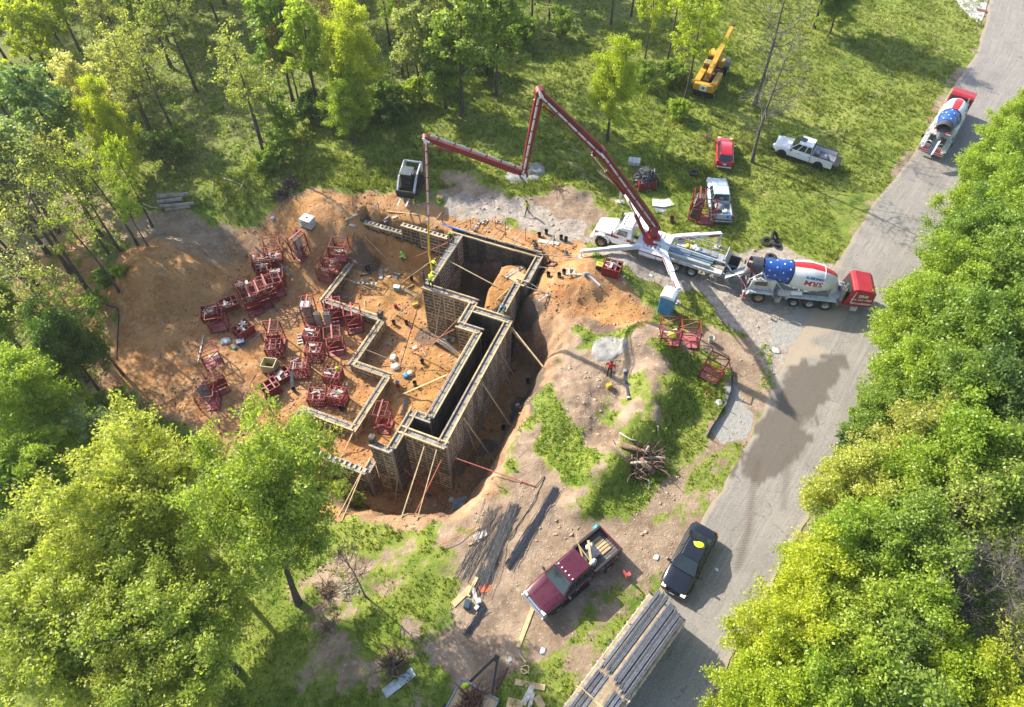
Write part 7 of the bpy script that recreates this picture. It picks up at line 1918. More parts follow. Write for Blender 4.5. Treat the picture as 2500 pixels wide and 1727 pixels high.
def block_strip(px, L, rz, label, n=None, w=.32, mt=None, lean=None):
    """a strip of form: two rails with rungs, like a short ladder"""
    t = thing('form_strip', label, 'form strip', on_ground(*px) + Vector((0, 0, .03)), R(rz), 'loose ladder shaped form strips')
    if lean: t.rotation_euler = (0, lean, R(rz)); 
    mt = mt or M_GREYP
    rail = MB().box((0, 0, .05), (L, .05, .08)).mesh('rail', mt)
    for s in (1, -1): part('rail', rail, t, (0, s * (w / 2 - .03), 0))
    n = n or int(L / .38); rung = MB().box((0, 0, .045), (.14, w - .06, .06)).mesh('rung', M_PALE)
    for i in range(n): part('rung', rung, t, (-L / 2 + L * (i + .5) / n, 0, 0))
    return t
block_strip(z1(1303, 345), 3.0, 62, 'long ladder strip lying behind the back wall')
block_strip(z1(1362, 328), 1.0, 35, 'short ladder strip right of the long one behind the back wall')
block_strip(z1(1480, 332), .9, -15, 'dark framed strip on the dirt between two stakes')
block_strip(z1(325, 860), 2.5, -5, 'ladder strip lying on the orange floor')
block_strip(z1(1912, 955), 2.6, 40, 'ladder strip at the edge of the shaded pit')
block_strip(z1(2135, 766), 1.4, -2, 'pale block pallet on the orange spoil', 3, .7, M_PALE)
block_strip(z1(590, 792), .9, 70, 'small dark block frame on the orange floor', 2, .7)
block_strip(z4(90, 1140), 1.5, -2, 'pale grey block pad by the outrigger foot', 3, .6, M_PALE)
block_strip(z2(1022, 1070), 1.4, -75, 'ladder strip lying in the red basket yard', 4, .5)
for k, (x, y, L_len, rz, lb) in enumerate([(1612, 752, 2.2, 40, 'ladder strip lying on the dirt pedestal')]):
    t = block_strip(z1(x, y), L_len, rz, lb); p = at_z(*z1(x, y), -.55); t.location = drop(p.x, p.y, .05)
p = at_z(*z1(1625, 785), -.6); o = MB().box((0, 0, .02), (1.5, 1.2, .04)).build('plywood_sheet', M_PLY); o.location = drop(p.x, p.y, .03); o.rotation_euler = (.05, .03, R(-35)); tag(o, 'tan plywood sheet on the dirt pedestal under the ladder strip', 'plywood')
lay('form_board', 'pale form board on the dirt behind the right end of the back wall', 'board', z1(1825, 492), z1(1955, 515), .45, .06, M_PALE)
lay('form_board', 'short pale board beside the long form board by the back wall', 'board', z1(1955, 510), z1(2003, 522), .35, .06, M_PALE)
for i, (p, q, w, mt, lb) in enumerate([((455, 740), (455, 820), .28, M_GREYP, 'grey plank left of a pair on the orange floor'), ((475, 735), (465, 825), .2, M_PLANKG, 'grey brown plank right of a pair on the orange floor'), ((495, 755), (525, 735), .35, M_PLY, 'tan board scrap above another scrap on the orange floor'), ((485, 785), (540, 808), .3, M_PLY, 'tan board scrap below another scrap on the orange floor'), ((280, 800), (355, 783), .12, M_DARK, 'dark strip on the orange floor near the black buckets'), ((135, 988), (190, 972), .16, M_GREYP, 'grey strip on the orange floor near the crawl wall'),
        ((320, 1005), (325, 1060), .06, M_PLANK, 'thin upright looking stick on the orange floor'), ((430, 1055), (450, 1030), .1, M_PLANK, 'short tan stick on the orange floor'), ((655, 885), (632, 925), .28, M_PLANK, 'wide tan board by the pale cooler'), ((660, 915), (790, 985), .26, M_PLY, 'long tan board in front of the corner under the workers'), ((690, 900), (740, 872), .12, M_PLANK, 'thin board crossing beside the pale cooler'), ((760, 960), (800, 995), .12, M_PLANK, 'short plank near the corner under the workers'),
        ((515, 238), (795, 268), .10, M_PLANK, 'long pale plank on the orange track behind the back wall'), ((150, 312), (265, 258), .30, M_PLANKG, 'stack of grey planks on the orange bank'), ((160, 318), (270, 265), .2, M_PLANK, 'tan plank beside the grey planks on the orange bank'), ((190, 345), (245, 360), .5, M_GREYP, 'grey form panel lying left of the back wall end'),
        ((1100, 1255), (1080, 1370), .3, M_PALE, 'pale board standing in the corner at the corridor head'), ((1035, 1300), (1010, 1355), .4, M_GREYP, 'grey panel at the foot of the tall wall'), ((735, 1425), (775, 1408), .35, M_PALE, 'pale block on the orange floor beside the red pole'), ((810, 1420), (850, 1485), .05, M_PALE, 'thin white stick near the red pole on the floor'), ((480, 310), (530, 280), .4, M_GREYP, 'grey block scrap left of the hanging hose behind the wall'), ((490, 330), (540, 295), .3, M_GREYP, 'second grey block scrap behind the back wall'), ((560, 295), (605, 282), .25, M_GREYP, 'flat grey scrap behind the left part of the back wall')]):
    lay('loose_board', lb, 'board', z1(*p), z1(*q), w, .05, mt)
stick('loose_board', 'long grey plank leaning across the corner of a red basket', 'board', on_ground(*z2(842, 540)) + Vector((-.2, .3, 1.7)), on_ground(*z2(972, 600)) + Vector((0, 0, .05)), .22, .05, M_PLANKG)
stick('loose_board', 'brown plank sticking up out of the red basket cluster', 'board', on_ground(*z2(740, 505)) + Vector((-.3, .4, 1.9)), on_ground(*z2(790, 500)) + Vector((0, 0, .6)), .2, .05, M_PLANKG)
stick('loose_board', 'pale plank leaning on the low end of the basket cluster', 'board', on_ground(*z2(880, 680)) + Vector((.1, .2, 1.3)), on_ground(*z2(925, 692)), .22, .05, M_PLANK)
stick('loose_board', 'grey board leaning on the red basket by the yellow tank', 'board', on_ground(*z2(975, 1400)) + Vector((0, .6, 1.5)), on_ground(*z2(965, 1450)), .28, .05, M_GREYP)
stick('loose_board', 'grey slatted panel leaning at the left edge of the yard', 'board', on_ground(*z2(345, 1500)) + Vector((-.4, .1, 1.5)), on_ground(*z2(350, 1500)) + Vector((.1, -.1, .1)), 1.1, .06, M_GREYP)
lay('metal_pole', 'grey metal pole lying at the left edge of the yard', 'pole', z2(300, 1048), z2(255, 1255), .09, .09, M_STEEL)
lay('metal_pole', 'thin grey pole on the ground above the yellow tank', 'pole', z2(640, 1095), z2(735, 1025), .06, .05, M_STEEL)
lay('metal_pole', 'thin pale pole lying in the middle of the yard', 'pole', z2(570, 1520), z2(690, 1330), .05, .05, M_PLANKG)
o = MB().box((0, 0, .75), (1.2, .05, 1.5)).build('black_sheet', M_BLK); o.location = on_ground(*z2(935, 375)); o.rotation_euler = (.18, 0, R(-55)); tag(o, 'black sheet standing beside the tall rack of grey panels', 'sheet')
# hoses and straps
def hose(name, label, pts, r, mt, lift=.04):
    P = [on_ground(*p) + Vector((0, 0, r + lift)) for p in pts]
    c = sum(P, Vector()) / len(P)
    Q = []
    for i in range(len(P) - 1):
        p0, p1, p2, p3 = P[max(i - 1, 0)], P[i], P[i + 1], P[min(i + 2, len(P) - 1)]
        for k in range(5):
            t = k / 5
            q = .5 * ((2 * p1) + (p2 - p0) * t + (2 * p0 - 5 * p1 + 4 * p2 - p3) * t * t + (3 * p1 - p0 - 3 * p2 + p3) * t ** 3)
            q.z = max(q.z, hz(q.x, q.y) + r); Q.append(q - c)
    Q.append(P[-1] - c)
    mb = MB(); mb.tube(Q, r, 6); o = mb.build(name, mt, smooth=True); o.location = c
    return tag(o, label, 'hose')
hose('hose', 'pale hose curving across the yard to the white topped pile', [z2(1075, 828), z2(1010, 870), z2(940, 930), z2(890, 970)], .035, M_PALE)
hose('hose', 'second pale hose curving below the first one in the yard', [z2(1080, 880), z2(1010, 920), z2(940, 980)], .03, M_PALE)
hose('hose', 'black hose coiled by the right end of the cellar wall', [z1(1840, 740), z1(1880, 700), z1(1940, 680), z1(1980, 690), z1(1960, 715), z1(1890, 725), z1(1850, 750)], .07, M_BLK)
hose('hose', 'thin cable along the edge of the clay mound', [(232, 735), (270, 750), (290, 760), (288, 830), (286, 880)], .05, M_BLK)
hose('hose', 'thin dark hose from the red pole end along the brown bank', [(1306, 1190), (1330, 1165), (1300, 1230), (1270, 1275), (1240, 1320)], .03, M_BLK)
hose('hose', 'orange tape on stakes lying on the grass', [z6(60, 448), z6(160, 405), z6(260, 350), z6(340, 312)], .03, pm('orange_tape', (.70, .22, .03), .6), .25)
hose('hose', 'orange cord coiled on the grass by the silt fence', [z5(1370, 740), z5(1420, 760), z5(1440, 790), z5(1400, 790), z5(1365, 765), z5(1400, 730), z5(1445, 750)], .03, pm('orange_cord', (.60, .22, .10), .6))
# buckets and small containers
def bucket(px, mt, label, s=1.0, tip=0.0, lift=0.0, group='buckets about the site'):
    t = thing('bucket', label, 'bucket', on_ground(*px) + Vector((0, 0, .02 + lift)), random.uniform(0, 6), group, s)
    t.rotation_euler.x = tip
    prof = [(0, .12), (.36, .155), (.37, .165), (.36, .145), (.03, .11)]
    mb = MB(Matrix.Rotation(-PI / 2, 4, 'Y')); mb.lathe(prof, 12, cap=True); mb.build('tub', mt, t, 'auto')
    mb = MB(); mb.tube([(.15, 0, .33), (.12, .12, .22), (0, .18, .15), (-.12, .12, .22), (-.15, 0, .33)], .008, 4); mb.build('handle', M_STEEL, t)
for px, lb in [((342, 748), 'black bucket left of a pair on the orange floor'), ((362, 744), 'black bucket right of a pair on the orange floor'), ((728, 830), 'black bucket left of the dark clothed worker'), ((685, 1215), 'black bucket under the brown pole'), ((575, 1212), 'black bucket near the low crawl wall corner'), ((822, 1552), 'black bucket between pole shadows on the orange floor'),
        ((1892, 432), 'dark bucket behind the right part of the back wall'), ((1832, 455), 'dark bucket left of another behind the back wall'), ((2020, 478), 'dark bucket left of a pair on the orange dirt'), ((2062, 492), 'dark bucket right of a pair on the orange dirt'), ((1910, 800), 'dark bucket by the cellar cable'), ((2003, 806), 'dark bucket right of the cable on the spoil'), ((2045, 775), 'dark tub in the middle of the orange spoil'), ((2070, 622), 'grey bucket by the outrigger foot')]:
    bucket(z1(*px), M_BLK if 'grey' not in lb else M_GREYB, lb, 1.15)
for px, lb in [((1200, 300), 'black bucket by the low crawl wall end'), ((1912, 655), 'black bucket on the slope of the trench'), ((2108, 280), 'black bucket near the north end of the trench'), ((230, 350), 'black bucket at the foot of the grey leaning board'), ((610, 505), 'black bucket by the red baskets near the crawl wall')]: bucket(z3(*px), M_BLK, lb, 1.2)
bucket(z3(1155, 1250), M_PALE, 'tan bucket in the south trench', 1.3); bucket(z3(1320, 1205), M_GREYB, 'grey bucket in the south trench', 1.3)
bucket(z5(1404, 392), M_DWHITE, 'white bucket in the mud beside the red racks', 1.5)
bucket(z4(1035, 650), M_RUST, 'rusty drum behind the pump truck turret', 1.6)
def box_item(name, label, cat, px, d, rz, mt, lid=None, lift=0.02, handle=True):
    t = thing(name, label, cat, on_ground(*px) + Vector((0, 0, lift)), R(rz))
    MB().box((0, 0, d[2] / 2), d).build('body', mt, t, bevel=.02)
    if lid: MB().box((0, 0, d[2] + .03), (d[0] + .03, d[1] + .03, .06)).build('lid', lid, t, bevel=.015)
    if handle: mb = MB(); mb.tube([(-d[0] * .3, 0, d[2] + .05), (-d[0] * .25, 0, d[2] + .14), (d[0] * .25, 0, d[2] + .14), (d[0] * .3, 0, d[2] + .05)], .015, 5); mb.build('handle', M_BLK, t)
    return t
M_BLUEC = pm('cooler_blue', (.02, .09, .34), .5)
box_item('cooler', 'pale teal cooler with white lid on the orange floor', 'cooler', z1(602, 912), (.6, .42, .38), -10, pm('cooler_teal', (.18, .40, .36), .5), M_WHITE)
box_item('cooler', 'blue cooler with white lid by the red basket of spacers', 'cooler', z2(582, 1105), (.65, .42, .38), 20, M_BLUEC, M_WHITE)
box_item('fuel_can', 'red fuel can on the orange floor', 'fuel can', z1(590, 1068), (.30, .2, .40), 20, M_BRED)
box_item('tool_case', 'yellow case on the orange floor near the tall wall', 'case', z1(760, 1048), (.55, .40, .28), 15, pm('case_yellow', (.60, .45, .05), .5))
box_item('water_jug', 'red water jug with blue top near the crawl wall', 'jug', z3(1063, 305), (.28, .28, .5), 0, M_BRED, M_BLUEC)
box_item('fuel_can', 'yellow can on the mound below the person in red', 'fuel can', z5(685, 712), (.45, .30, .34), 30, pm('can_yellow', (.58, .42, .04), .5))
box_item('tool_case', 'dark blue green case at the end of the loose bars', 'case', z6(265, 862), (.55, .42, .35), 75, pm('case_dark', (.02, .06, .08), .5))
box_item('paint_pail', 'white square pail beside the dark case', 'pail', z6(342, 840), (.32, .30, .34), 20, M_WHITE)
box_item('paint_pail', 'white grey box below the white square pail', 'box', z6(330, 882), (.32, .24, .2), 50, M_DWHITE, handle=False)
box_item('small_generator', 'small black and yellow engine beside the basket under the outrigger', 'generator', z4(330, 1100), (.55, .5, .45), -20, M_BLK, pm('engine_yellow', (.55, .45, .05), .5))
# soft things: bags, vests, rags
def soft(name, label, cat, loc, s, mt, seed=1, flatk=.5):
    rd = random.Random(seed); bm = bmesh.new(); bmesh.ops.create_icosphere(bm, subdivisions=2, radius=1)
    for v in bm.verts:
        n = mnoise.noise(v.co * 1.7 + Vector((seed, 0, 0))); v.co *= 1 + .45 * n; v.co.x *= s[0]; v.co.y *= s[1]; v.co.z = v.co.z * s[2] + s[2] * .6
    me = bpy.data.meshes.new(name); bm.to_mesh(me); bm.free(); me.materials.append(mt)
    for p in me.polygons: p.use_smooth = True
    o = bpy.data.objects.new(name, me); link(o); o.location = loc; o.rotation_euler.z = rd.uniform(0, 6)
    return tag(o, label, cat)
M_BAGW = pm('white_bag', (.72, .70, .66), .7, 0, .15, 4)
M_BAGB = pm('blue_bag', (.03, .24, .55), .6, 0, .2, 4)
soft('bag', 'white plastic bags heaped on the orange floor', 'bag', on_ground(*z3(1025, 85)), (.45, .3, .16), M_BAGW, 3)
soft('bag', 'white sack on the orange floor below the heaped bags', 'bag', on_ground(*z3(1042, 158)), (.35, .4, .2), M_BAGW, 4)
soft('bag', 'blue bag on the orange floor near the water jug', 'bag', on_ground(*z3(1128, 228)), (.26, .36, .18), M_BAGB, 5)
soft('bag', 'tan sack beside the blue bag on the orange floor', 'bag', on_ground(*z3(1162, 208)), (.32, .3, .16), M_PALE, 6)
soft('bag', 'small blue bag on the grass behind the maroon pickup', 'bag', on_ground(1456, 1295) + Vector((0, 0, .05)), (.26, .22, .3), pm('bright_blue_bag', (.04, .36, .66), .5), 7)
soft('bag', 'heap of clear trash beside the blue cooler', 'bag', on_ground(*z2(465, 1090)), (.45, .5, .16), M_SHEET, 8)
soft('bag', 'small turquoise bag near the blue cooler', 'bag', on_ground(*z2(532, 1140)), (.2, .16, .12), M_TEAL, 9)
soft('bag', 'pink rag on the red basket of spacers', 'rag', on_ground(*z2(510, 1012)), (.24, .22, .14), M_PINK, 10)
soft('bag', 'white sack inside the red rack at the left edge of the yard', 'bag', on_ground(*z2(400, 1225)) + Vector((0, 0, .2)), (.3, .3, .25), M_BAGW, 11)
soft('vest', 'yellow safety vest hung on a red basket in the yard', 'vest', on_ground(*z2(1318, 1350)) + Vector((0, 0, .95)), (.22, .16, .25), M_HIVIS, 12)
soft('vest', 'yellow safety vest lying in the red rack behind the toilet', 'vest', on_ground(*z5(1130, 370)) + Vector((0, 0, .35)), (.40, .32, .16), M_HIVIS, 13)
soft('vest', 'yellow vest on the dark trailer deck at the bottom edge', 'vest', on_ground(*z6(255, 1450)) + Vector((0, 0, .75)), (.26, .2, .12), M_HIVIS, 14)
sl = SEDAN.matrix_basis @ Vector((-.75, .1, 1.49)); soft('vest', 'yellow safety vest lying on the roof of the black sedan', 'vest', sl, (.36, .22, .035), M_HIVIS, 15)
def in_bed(V, x, y, z): return V.matrix_basis @ Vector((x, y, z))
for V, items in ((MAROON, [('bag', 'white sack standing by the cab in the maroon pickup bed', -1.15, .45, .95, (.18, .32, .35), M_BAGW), ('bag', 'white crumpled sack in the middle of the maroon pickup bed', -1.75, -.45, .9, (.32, .26, .22), M_BAGW), ('rag', 'small red brown rag in the maroon pickup bed', -.98, .65, 1.0, (.16, .16, .12), M_RUST)]),
                 (WPU2, [('scrap_pile', 'dark scrap heaped by the cab in the bed of the pale pickup', -1.3, .2, .85, (.55, .6, .22), M_GREYB), ('bag', 'pale sack in the bed of the pale pickup', -2.0, -.35, .85, (.3, .3, .2), M_DWHITE), ('tarp', 'bright blue tarp at the tailgate of the pale pickup', -2.62, -.55, .95, (.16, .36, .22), M_BLUE)]),
                 (WPU1, [('bag', 'pale bucket shaped bag in the bed of the white pickup', -1.1, -.1, .9, (.24, .24, .24), M_SHEET), ('rag', 'red rag in the bed of the white pickup', -1.4, .2, .9, (.14, .18, .12), M_BRED), ('scrap_pile', 'dark tools heaped in the bed of the white pickup', -1.8, .1, .85, (.5, .55, .14), M_GREYB)])):
    for k, (nm, lb, x, y, z, s, mt) in enumerate(items): soft(nm, lb, 'bag' if nm == 'bag' else nm.replace('_', ' '), in_bed(V, x, y, z), s, mt, 20 + k)
for nm, lb, p, q, w, mt in [('loose_board', 'bent tan board across the front of the maroon pickup bed', (-.95, .5, 1.35), (-1.9, -.75, 1.25), .16, M_PLANK), ('loose_board', 'tan board sticking over the side of the maroon pickup bed', (-.9, -.2, 1.2), (-1.35, -1.15, 1.3), .10, M_PLANK), ('loose_board', 'thin tan stick across the maroon pickup bed', (-1.1, .2, 1.2), (-1.2, -1.0, 1.38), .08, M_PLANK)]:
    stick(nm, lb, 'board', in_bed(MAROON, *p), in_bed(MAROON, *q), w, .04, mt)
t = thing('tool_box', 'black toolbox in the maroon pickup bed', 'toolbox', in_bed(MAROON, -1.55, .05, .84), MAROON.rotation_euler.z); MB().box((0, 0, .2), (.8, .6, .4)).build('body', M_DENIM, t, bevel=.02); MB().box((0, 0, .42), (.82, .62, .06)).build('lid', M_DENIM, t); MB().box((0, .2, .46), (.2, .05, .04)).build('handle', M_BLK, t)
for i in range(5): o = MB().box((0, 0, .02), (.75, .17, .03)).build('bed_board', M_PLANK); o.location = in_bed(MAROON, -2.45, -.55 + .22 * i, .85); o.rotation_euler.z = MAROON.rotation_euler.z; tag(o, 'tan board lying in the tail of the maroon pickup bed', 'board', 'boards in the tail of the maroon pickup bed')
# tyres
def tyre(loc, rz, tilt, label, r=.42, group='old tyres on the grass'):
    mb = MB(Matrix.Rotation(PI / 2, 4, 'Y')); w = .24
    mb.lathe([(-w / 2, r * .55), (-w / 2, r * .9), (-w * .35, r), (w * .35, r), (w / 2, r * .9), (w / 2, r * .55), (w * .3, r * .5), (-w * .3, r * .5), (-w / 2, r * .55)], 18, cap=False)
    o = mb.build('old_tyre', M_TYRE, None, 'auto'); o.location = loc + Vector((0, 0, .12)); o.rotation_euler = (tilt, 0, rz); tag(o, label, 'tyre', group)
tyre(on_ground(*z4(1250, 180)), 0, .05, 'single old tyre on the grass between the red car and the pale pickup', .50)
for i, (x, y, tl, dz, lb) in enumerate([(1960, 850, .3, 0, 'black tyre at the left of the tyre heap on the verge'), (2030, 815, .9, .2, 'black tyre at the top of the tyre heap on the verge'), (2050, 870, .4, .05, 'black tyre at the right of the tyre heap on the verge'), (2000, 1000, .1, 0, 'black tyre half hidden behind the lower mixer drum')]):
    tyre(on_ground(*z4(x, y)) + Vector((0, 0, dz)), i, tl, lb, .52)
# logs, brush, stumps
M_LOG = pm('log_bark', (.34, .295, .25), .95, 0, .4, 3, (.10, .08, .065), .4, .6, 10)
M_ROOT = pm('root_wood', (.20, .135, .090), .95, 0, .45, 3, (.07, .045, .03), .4, .6, 10)
M_STICK = pm('bleached_wood', (.46, .40, .33), .9, 0, .3, 4)
zl = lambda x, y: (x * .3894, y * .3894)
for i, (p, q, r, dz) in enumerate([((1000, 1262), (1190, 1240), .22, .25), ((1000, 1290), (1150, 1268), .22, .2), ((1015, 1310), (1220, 1292), .20, .1), ((1040, 1325), (1200, 1302), .16, 0), ((1005, 1240), (1130, 1232), .16, .1), ((985, 1226), (1085, 1222), .12, 0)]):
    a, b = on_ground(*zl(*p)) + Vector((0, 0, r + dz)), on_ground(*zl(*q)) + Vector((0, 0, r + dz)); c = (a + b) / 2
    t = thing('log', ['thickest log on top of the log stack', 'second log of the log stack', 'long log in the middle of the log stack', 'lowest log of the log stack', 'pale log at the back of the log stack', 'thin log behind the log stack'][i], 'log', c, 0, 'cut logs stacked by the brown path')
    mb = MB(); mb.tube([a - c, b - c], r, 10); mb.build('bark', M_LOG, t, 'auto')
    for e in (a, b): mb = MB(); mb.disc(e - c + (e - c).normalized() * .006, (e - c), r * .9, .012, 10); mb.build('cut_end', M_STICK, t)
def brush(loc, r, n, label, mt=M_ROOT, seed=1, thick=.05, trunk=None, name='brush_heap', hgt=.7):
    rd = random.Random(seed); t = thing(name, label, 'brush' if name == 'brush_heap' else 'stump', loc)
    mb = MB()
    for i in range(n):
        a, e = rd.uniform(0, 2 * PI), rd.uniform(-.1, 1.2)
        d = Vector((math.cos(a) * math.cos(e), math.sin(a) * math.cos(e), math.sin(e) * hgt)) * r * rd.uniform(.5, 1.25)
        s0 = Vector((rd.gauss(0, .3) * r, rd.gauss(0, .3) * r, rd.uniform(.05, .4) * r * hgt))
        k = Vector((rd.gauss(0, .2), rd.gauss(0, .2), rd.gauss(0, .15))) * r
        mb.tube([s0, s0 + d * .5 + k, s0 + d + k * .6], [thick * rd.uniform(.6, 1.6), thick * .7, thick * .2], 4, cap=False)
    mb.build('roots' if name == 'root_stump' else 'branches', mt, t, True)
    for (p, q, rr) in (trunk or []):
        mb = MB(); mb.tube([p, Vector(p).lerp(Vector(q), .5) + Vector((.05, .05, 0)), q], [rr, rr * .9, rr * .75], 8); mb.build('trunk_piece', M_STICK if rr < .2 else mt, t, True)
    return t
brush(on_ground(*z5(925, 1235)), 1.45, 130, 'big uprooted stump pile with twisted roots on the berm', M_ROOT, 1, .07, [((-1.5, .9, .7), (.1, .1, .9), .22), ((-.3, -.2, .5), (.6, -1.2, .4), .30), ((0, 0, .4), (1.5, -.2, .7), .14), ((.2, .4, .5), (.2, .2, 1.6), .13), ((-1, -.4, .4), (.4, -.6, .8), .12)], 'root_stump')
brush(on_ground(*z5(880, 1330)), .7, 40, 'small broken root clump below the big stump pile', M_ROOT, 2, .05, None, 'root_stump')
brush(on_ground(689, 480), .95, 110, 'dark root ball on the grass, left of two above the yard', pm('dark_root', (.065, .05, .045), .95, 0, .4, 3), 3, .04, None, 'root_stump', .9)
brush(on_ground(710, 455), 1.0, 110, 'dark root ball on the grass, right of two above the yard', _mc['dark_root'], 4, .04, None, 'root_stump', .9)
brush(on_ground(961, 1620), 1.0, 140, 'brown root ball on the grass above the grey metal sheet', M_ROOT, 5, .035, [((0, 0, .3), (.4, .1, .8), .2)], 'root_stump', .9)
brush(on_ground(803, 1445), .75, 110, 'brown root ball on the dry grass beside the lime maple', M_ROOT, 6, .03, None, 'root_stump', .8)
brush(on_ground(1725, 340), .7, 50, 'small heap of dead twigs left of the red car', M_ROOT, 7, .025)
brush(on_ground(860, 1440), 1.2, 26, 'pale dead branches on the dry grass right of the maples', M_STICK, 8, .03, None, 'brush_heap', .2)
brush(on_ground(800, 1530), 1.0, 40, 'dead brush on the grass beside the trunk shadow', M_ROOT, 9, .03, None, 'brush_heap', .4)
brush(on_ground(1143, 165), 1.3, 60, 'black debris heap at the edge of the wood', M_BLK, 10, .09, None, 'brush_heap', .4)
brush(on_ground(1365, 462), .9, 50, 'dead twigs on the little mound by the pump truck', M_ROOT, 11, .03, None, 'brush_heap', .4)
for lb, pts in (('bleached forked branch lying on the grass above the yard', [[(545, 437), (570, 445), (592, 455), (612, 430)], [(592, 455), (582, 470)]]), ('thin bleached stick on the grass left of the forked branch', [[(522, 468), (520, 445)]]), ('pale fallen branch by the log stack', [[(343, 497), (370, 508), (395, 512)]]), ('bleached branch on the berm above the stump pile', [[z5(760, 1040), z5(840, 1090), z5(900, 1100)], [z5(1030, 990), z5(1035, 1080)]]), ('bent pale branch below the stump pile', [[z5(965, 1370), z5(972, 1410), z5(962, 1450)]])):
    c = on_ground(*pts[0][0]); mb = MB()
    for ln in pts: mb.tube([on_ground(*p) + Vector((0, 0, .10)) - c for p in ln], [.06] * (len(ln) - 1) + [.02], 5)
    o = mb.build('fallen_branch', M_STICK, None, True); o.location = c; tag(o, lb, 'branch')
tree('bare2', 'olive', on_ground(893, 1455), 9.0, 1.6, 'leafless thin tree standing over the dry grass right of the maples', group=None)
# loose reinforcing bars on the grass
def bars(name, label, p, q, w, n, mt, seed, splay=.06, r=.016, group=None):
    a, b = on_ground(*p), on_ground(*q); c = (a + b) / 2; d = (b - a); rd = random.Random(seed)
    s_ = Vector((-d.y, d.x, 0)).normalized()
    t = thing(name, label, 'steel bars', c, 0, group)
    mb = MB()
    for i in range(n):
        o0, o1 = rd.gauss(0, w), rd.gauss(0, w) + rd.gauss(0, splay); e0, e1 = rd.uniform(-.12, .06), rd.uniform(-.06, .15)
        pa, pb = a - d * e0 + s_ * o0, b + d * e1 + s_ * o1
        pm_ = (pa + pb) / 2 + s_ * rd.gauss(0, .05)
        mb.tube([Vector((v.x, v.y, hz(v.x, v.y) + .03 + rd.random() * .10)) - c for v in (pa, pm_, pb)], r, 3, cap=False)
    mb.build('bars', mt, t)
bars('rebar_pile', 'loose splayed heap of dark reinforcing bars on the grass', z6(590, 170), z6(345, 730), .22, 56, M_REBAR, 1, .24, .022)
bars('rebar_pile', 'loose thin bars fanned beside the dark heap', z6(480, 170), z6(260, 640), .5, 30, M_REBAR, 2, .5, .014)
bars('rebar_pile', 'neat bundle of grey steel bars on the brown dirt', z6(885, 55), z6(592, 530), .15, 60, M_BARS, 3, .03, .024)
bars('rebar_pile', 'short bundle of grey bars below the white pail', z6(385, 880), z6(262, 1055), .12, 34, M_BARS, 4, .05, .02)
bars('rebar_pile', 'dark bars lying by the small box at the corridor end', z3(1135, 400), z3(1095, 550), .10, 20, M_REBAR, 5, .04, .018)
bars('rebar_pile', 'dark bars heaped at the corridor head on the orange floor', z1(960, 1330), z1(1100, 1450), .14, 22, M_REBAR, 6, .1, .018)
bars('rebar_pile', 'black rods in the south trench', z3(1530, 1230), z3(1420, 1360), .05, 6, M_STEEL, 7, .03, .02)
flat('corrugated_sheet', 'dark corrugated sheet lying in the south trench', 'sheet', z3(1565, 1250), 1.2, .8, .05, 20, M_GREYB)
# boards by the loose bars and along the bottom edge
lay('loose_board', 'tan board pointing from the bars to the dark case', 'board', z6(160, 860), z6(290, 735), .40, .05, M_PLY)
lay('loose_board', 'narrow tan board at the end of the dark bar heap', 'board', z6(270, 800), z6(330, 665), .22, .05, M_PLANK)
lay('loose_board', 'short white board by the orange paint mark', 'board', z6(305, 740), z6(322, 820), .24, .05, M_PALE)
lay('loose_board', 'pale board under the splayed bars', 'board', z6(310, 390), z6(400, 350), .40, .04, M_PALE)
lay('loose_board', 'thin board beside the splayed bars', 'board', z6(268, 436), z6(345, 408), .12, .04, M_PLANK)
lay('loose_board', 'long tan board running from the maroon pickup bumper', 'board', z6(738, 842), z6(620, 1160), .26, .05, M_PLANK)
lay('loose_board', 'short tan stick on the path below the long board', 'board', z6(625, 1200), z6(675, 1265), .10, .05, M_PLANK)
lay('loose_board', 'crosswise tan board at the bottom of the grass', 'board', z6(598, 1402), z6(810, 1444), .34, .05, M_PLY)
lay('loose_board', 'pale board running down from the crosswise board, left of two', 'board', z6(722, 1432), z6(655, 1562), .32, .05, M_PALE)
lay('loose_board', 'pale board running down from the crosswise board, right of two', 'board', z6(728, 1475), z6(700, 1590), .22, .05, M_PALE)
lay('loose_board', 'square plywood piece at the bottom edge, right of the pale boards', 'board', z6(750, 1560), z6(795, 1530), .7, .05, M_PLY)
lay('loose_board', 'plywood sheet at the bottom edge left of the pale boards', 'board', z6(540, 1560), z6(650, 1590), .8, .05, M_PLY)
lay('loose_board', 'rusty iron bar lying by the dark trailer tongue', 'bar', z6(545, 1300), z6(470, 1450), .10, .08, M_RUST)
lay('loose_board', 'pale plank lying on the grass near the pump boom', 'board', z4(300, 148), z4(510, 300), .22, .05, M_PLANK)
lay('metal_sheet', 'long grey metal sheet under the brown root ball', 'sheet', (938, 1695), (1010, 1640), .6, .04, M_SHEET)
hose('hose', 'tan strap coiled on the path near the bottom', [z6(640, 1300), z6(690, 1290), z6(695, 1330), z6(655, 1345), z6(645, 1310), z6(700, 1345)], .04, M_PLANK)
o = MB()
rd = random.Random(5); ring_ = [(math.cos(a) * .42 * rd.uniform(.7, 1.15), math.sin(a) * .34 * rd.uniform(.7, 1.15)) for a in [i * 2 * PI / 14 for i in range(14)]]
o.slab(ring_, 0, .015); o = o.build('paint_mark', pm('orange_paint', (.75, .12, .03), .7)); o.location = on_ground(*z6(385, 742)) + Vector((0, 0, .03)); tag(o, 'orange spray paint patch on the ground by the bars', 'paint mark')
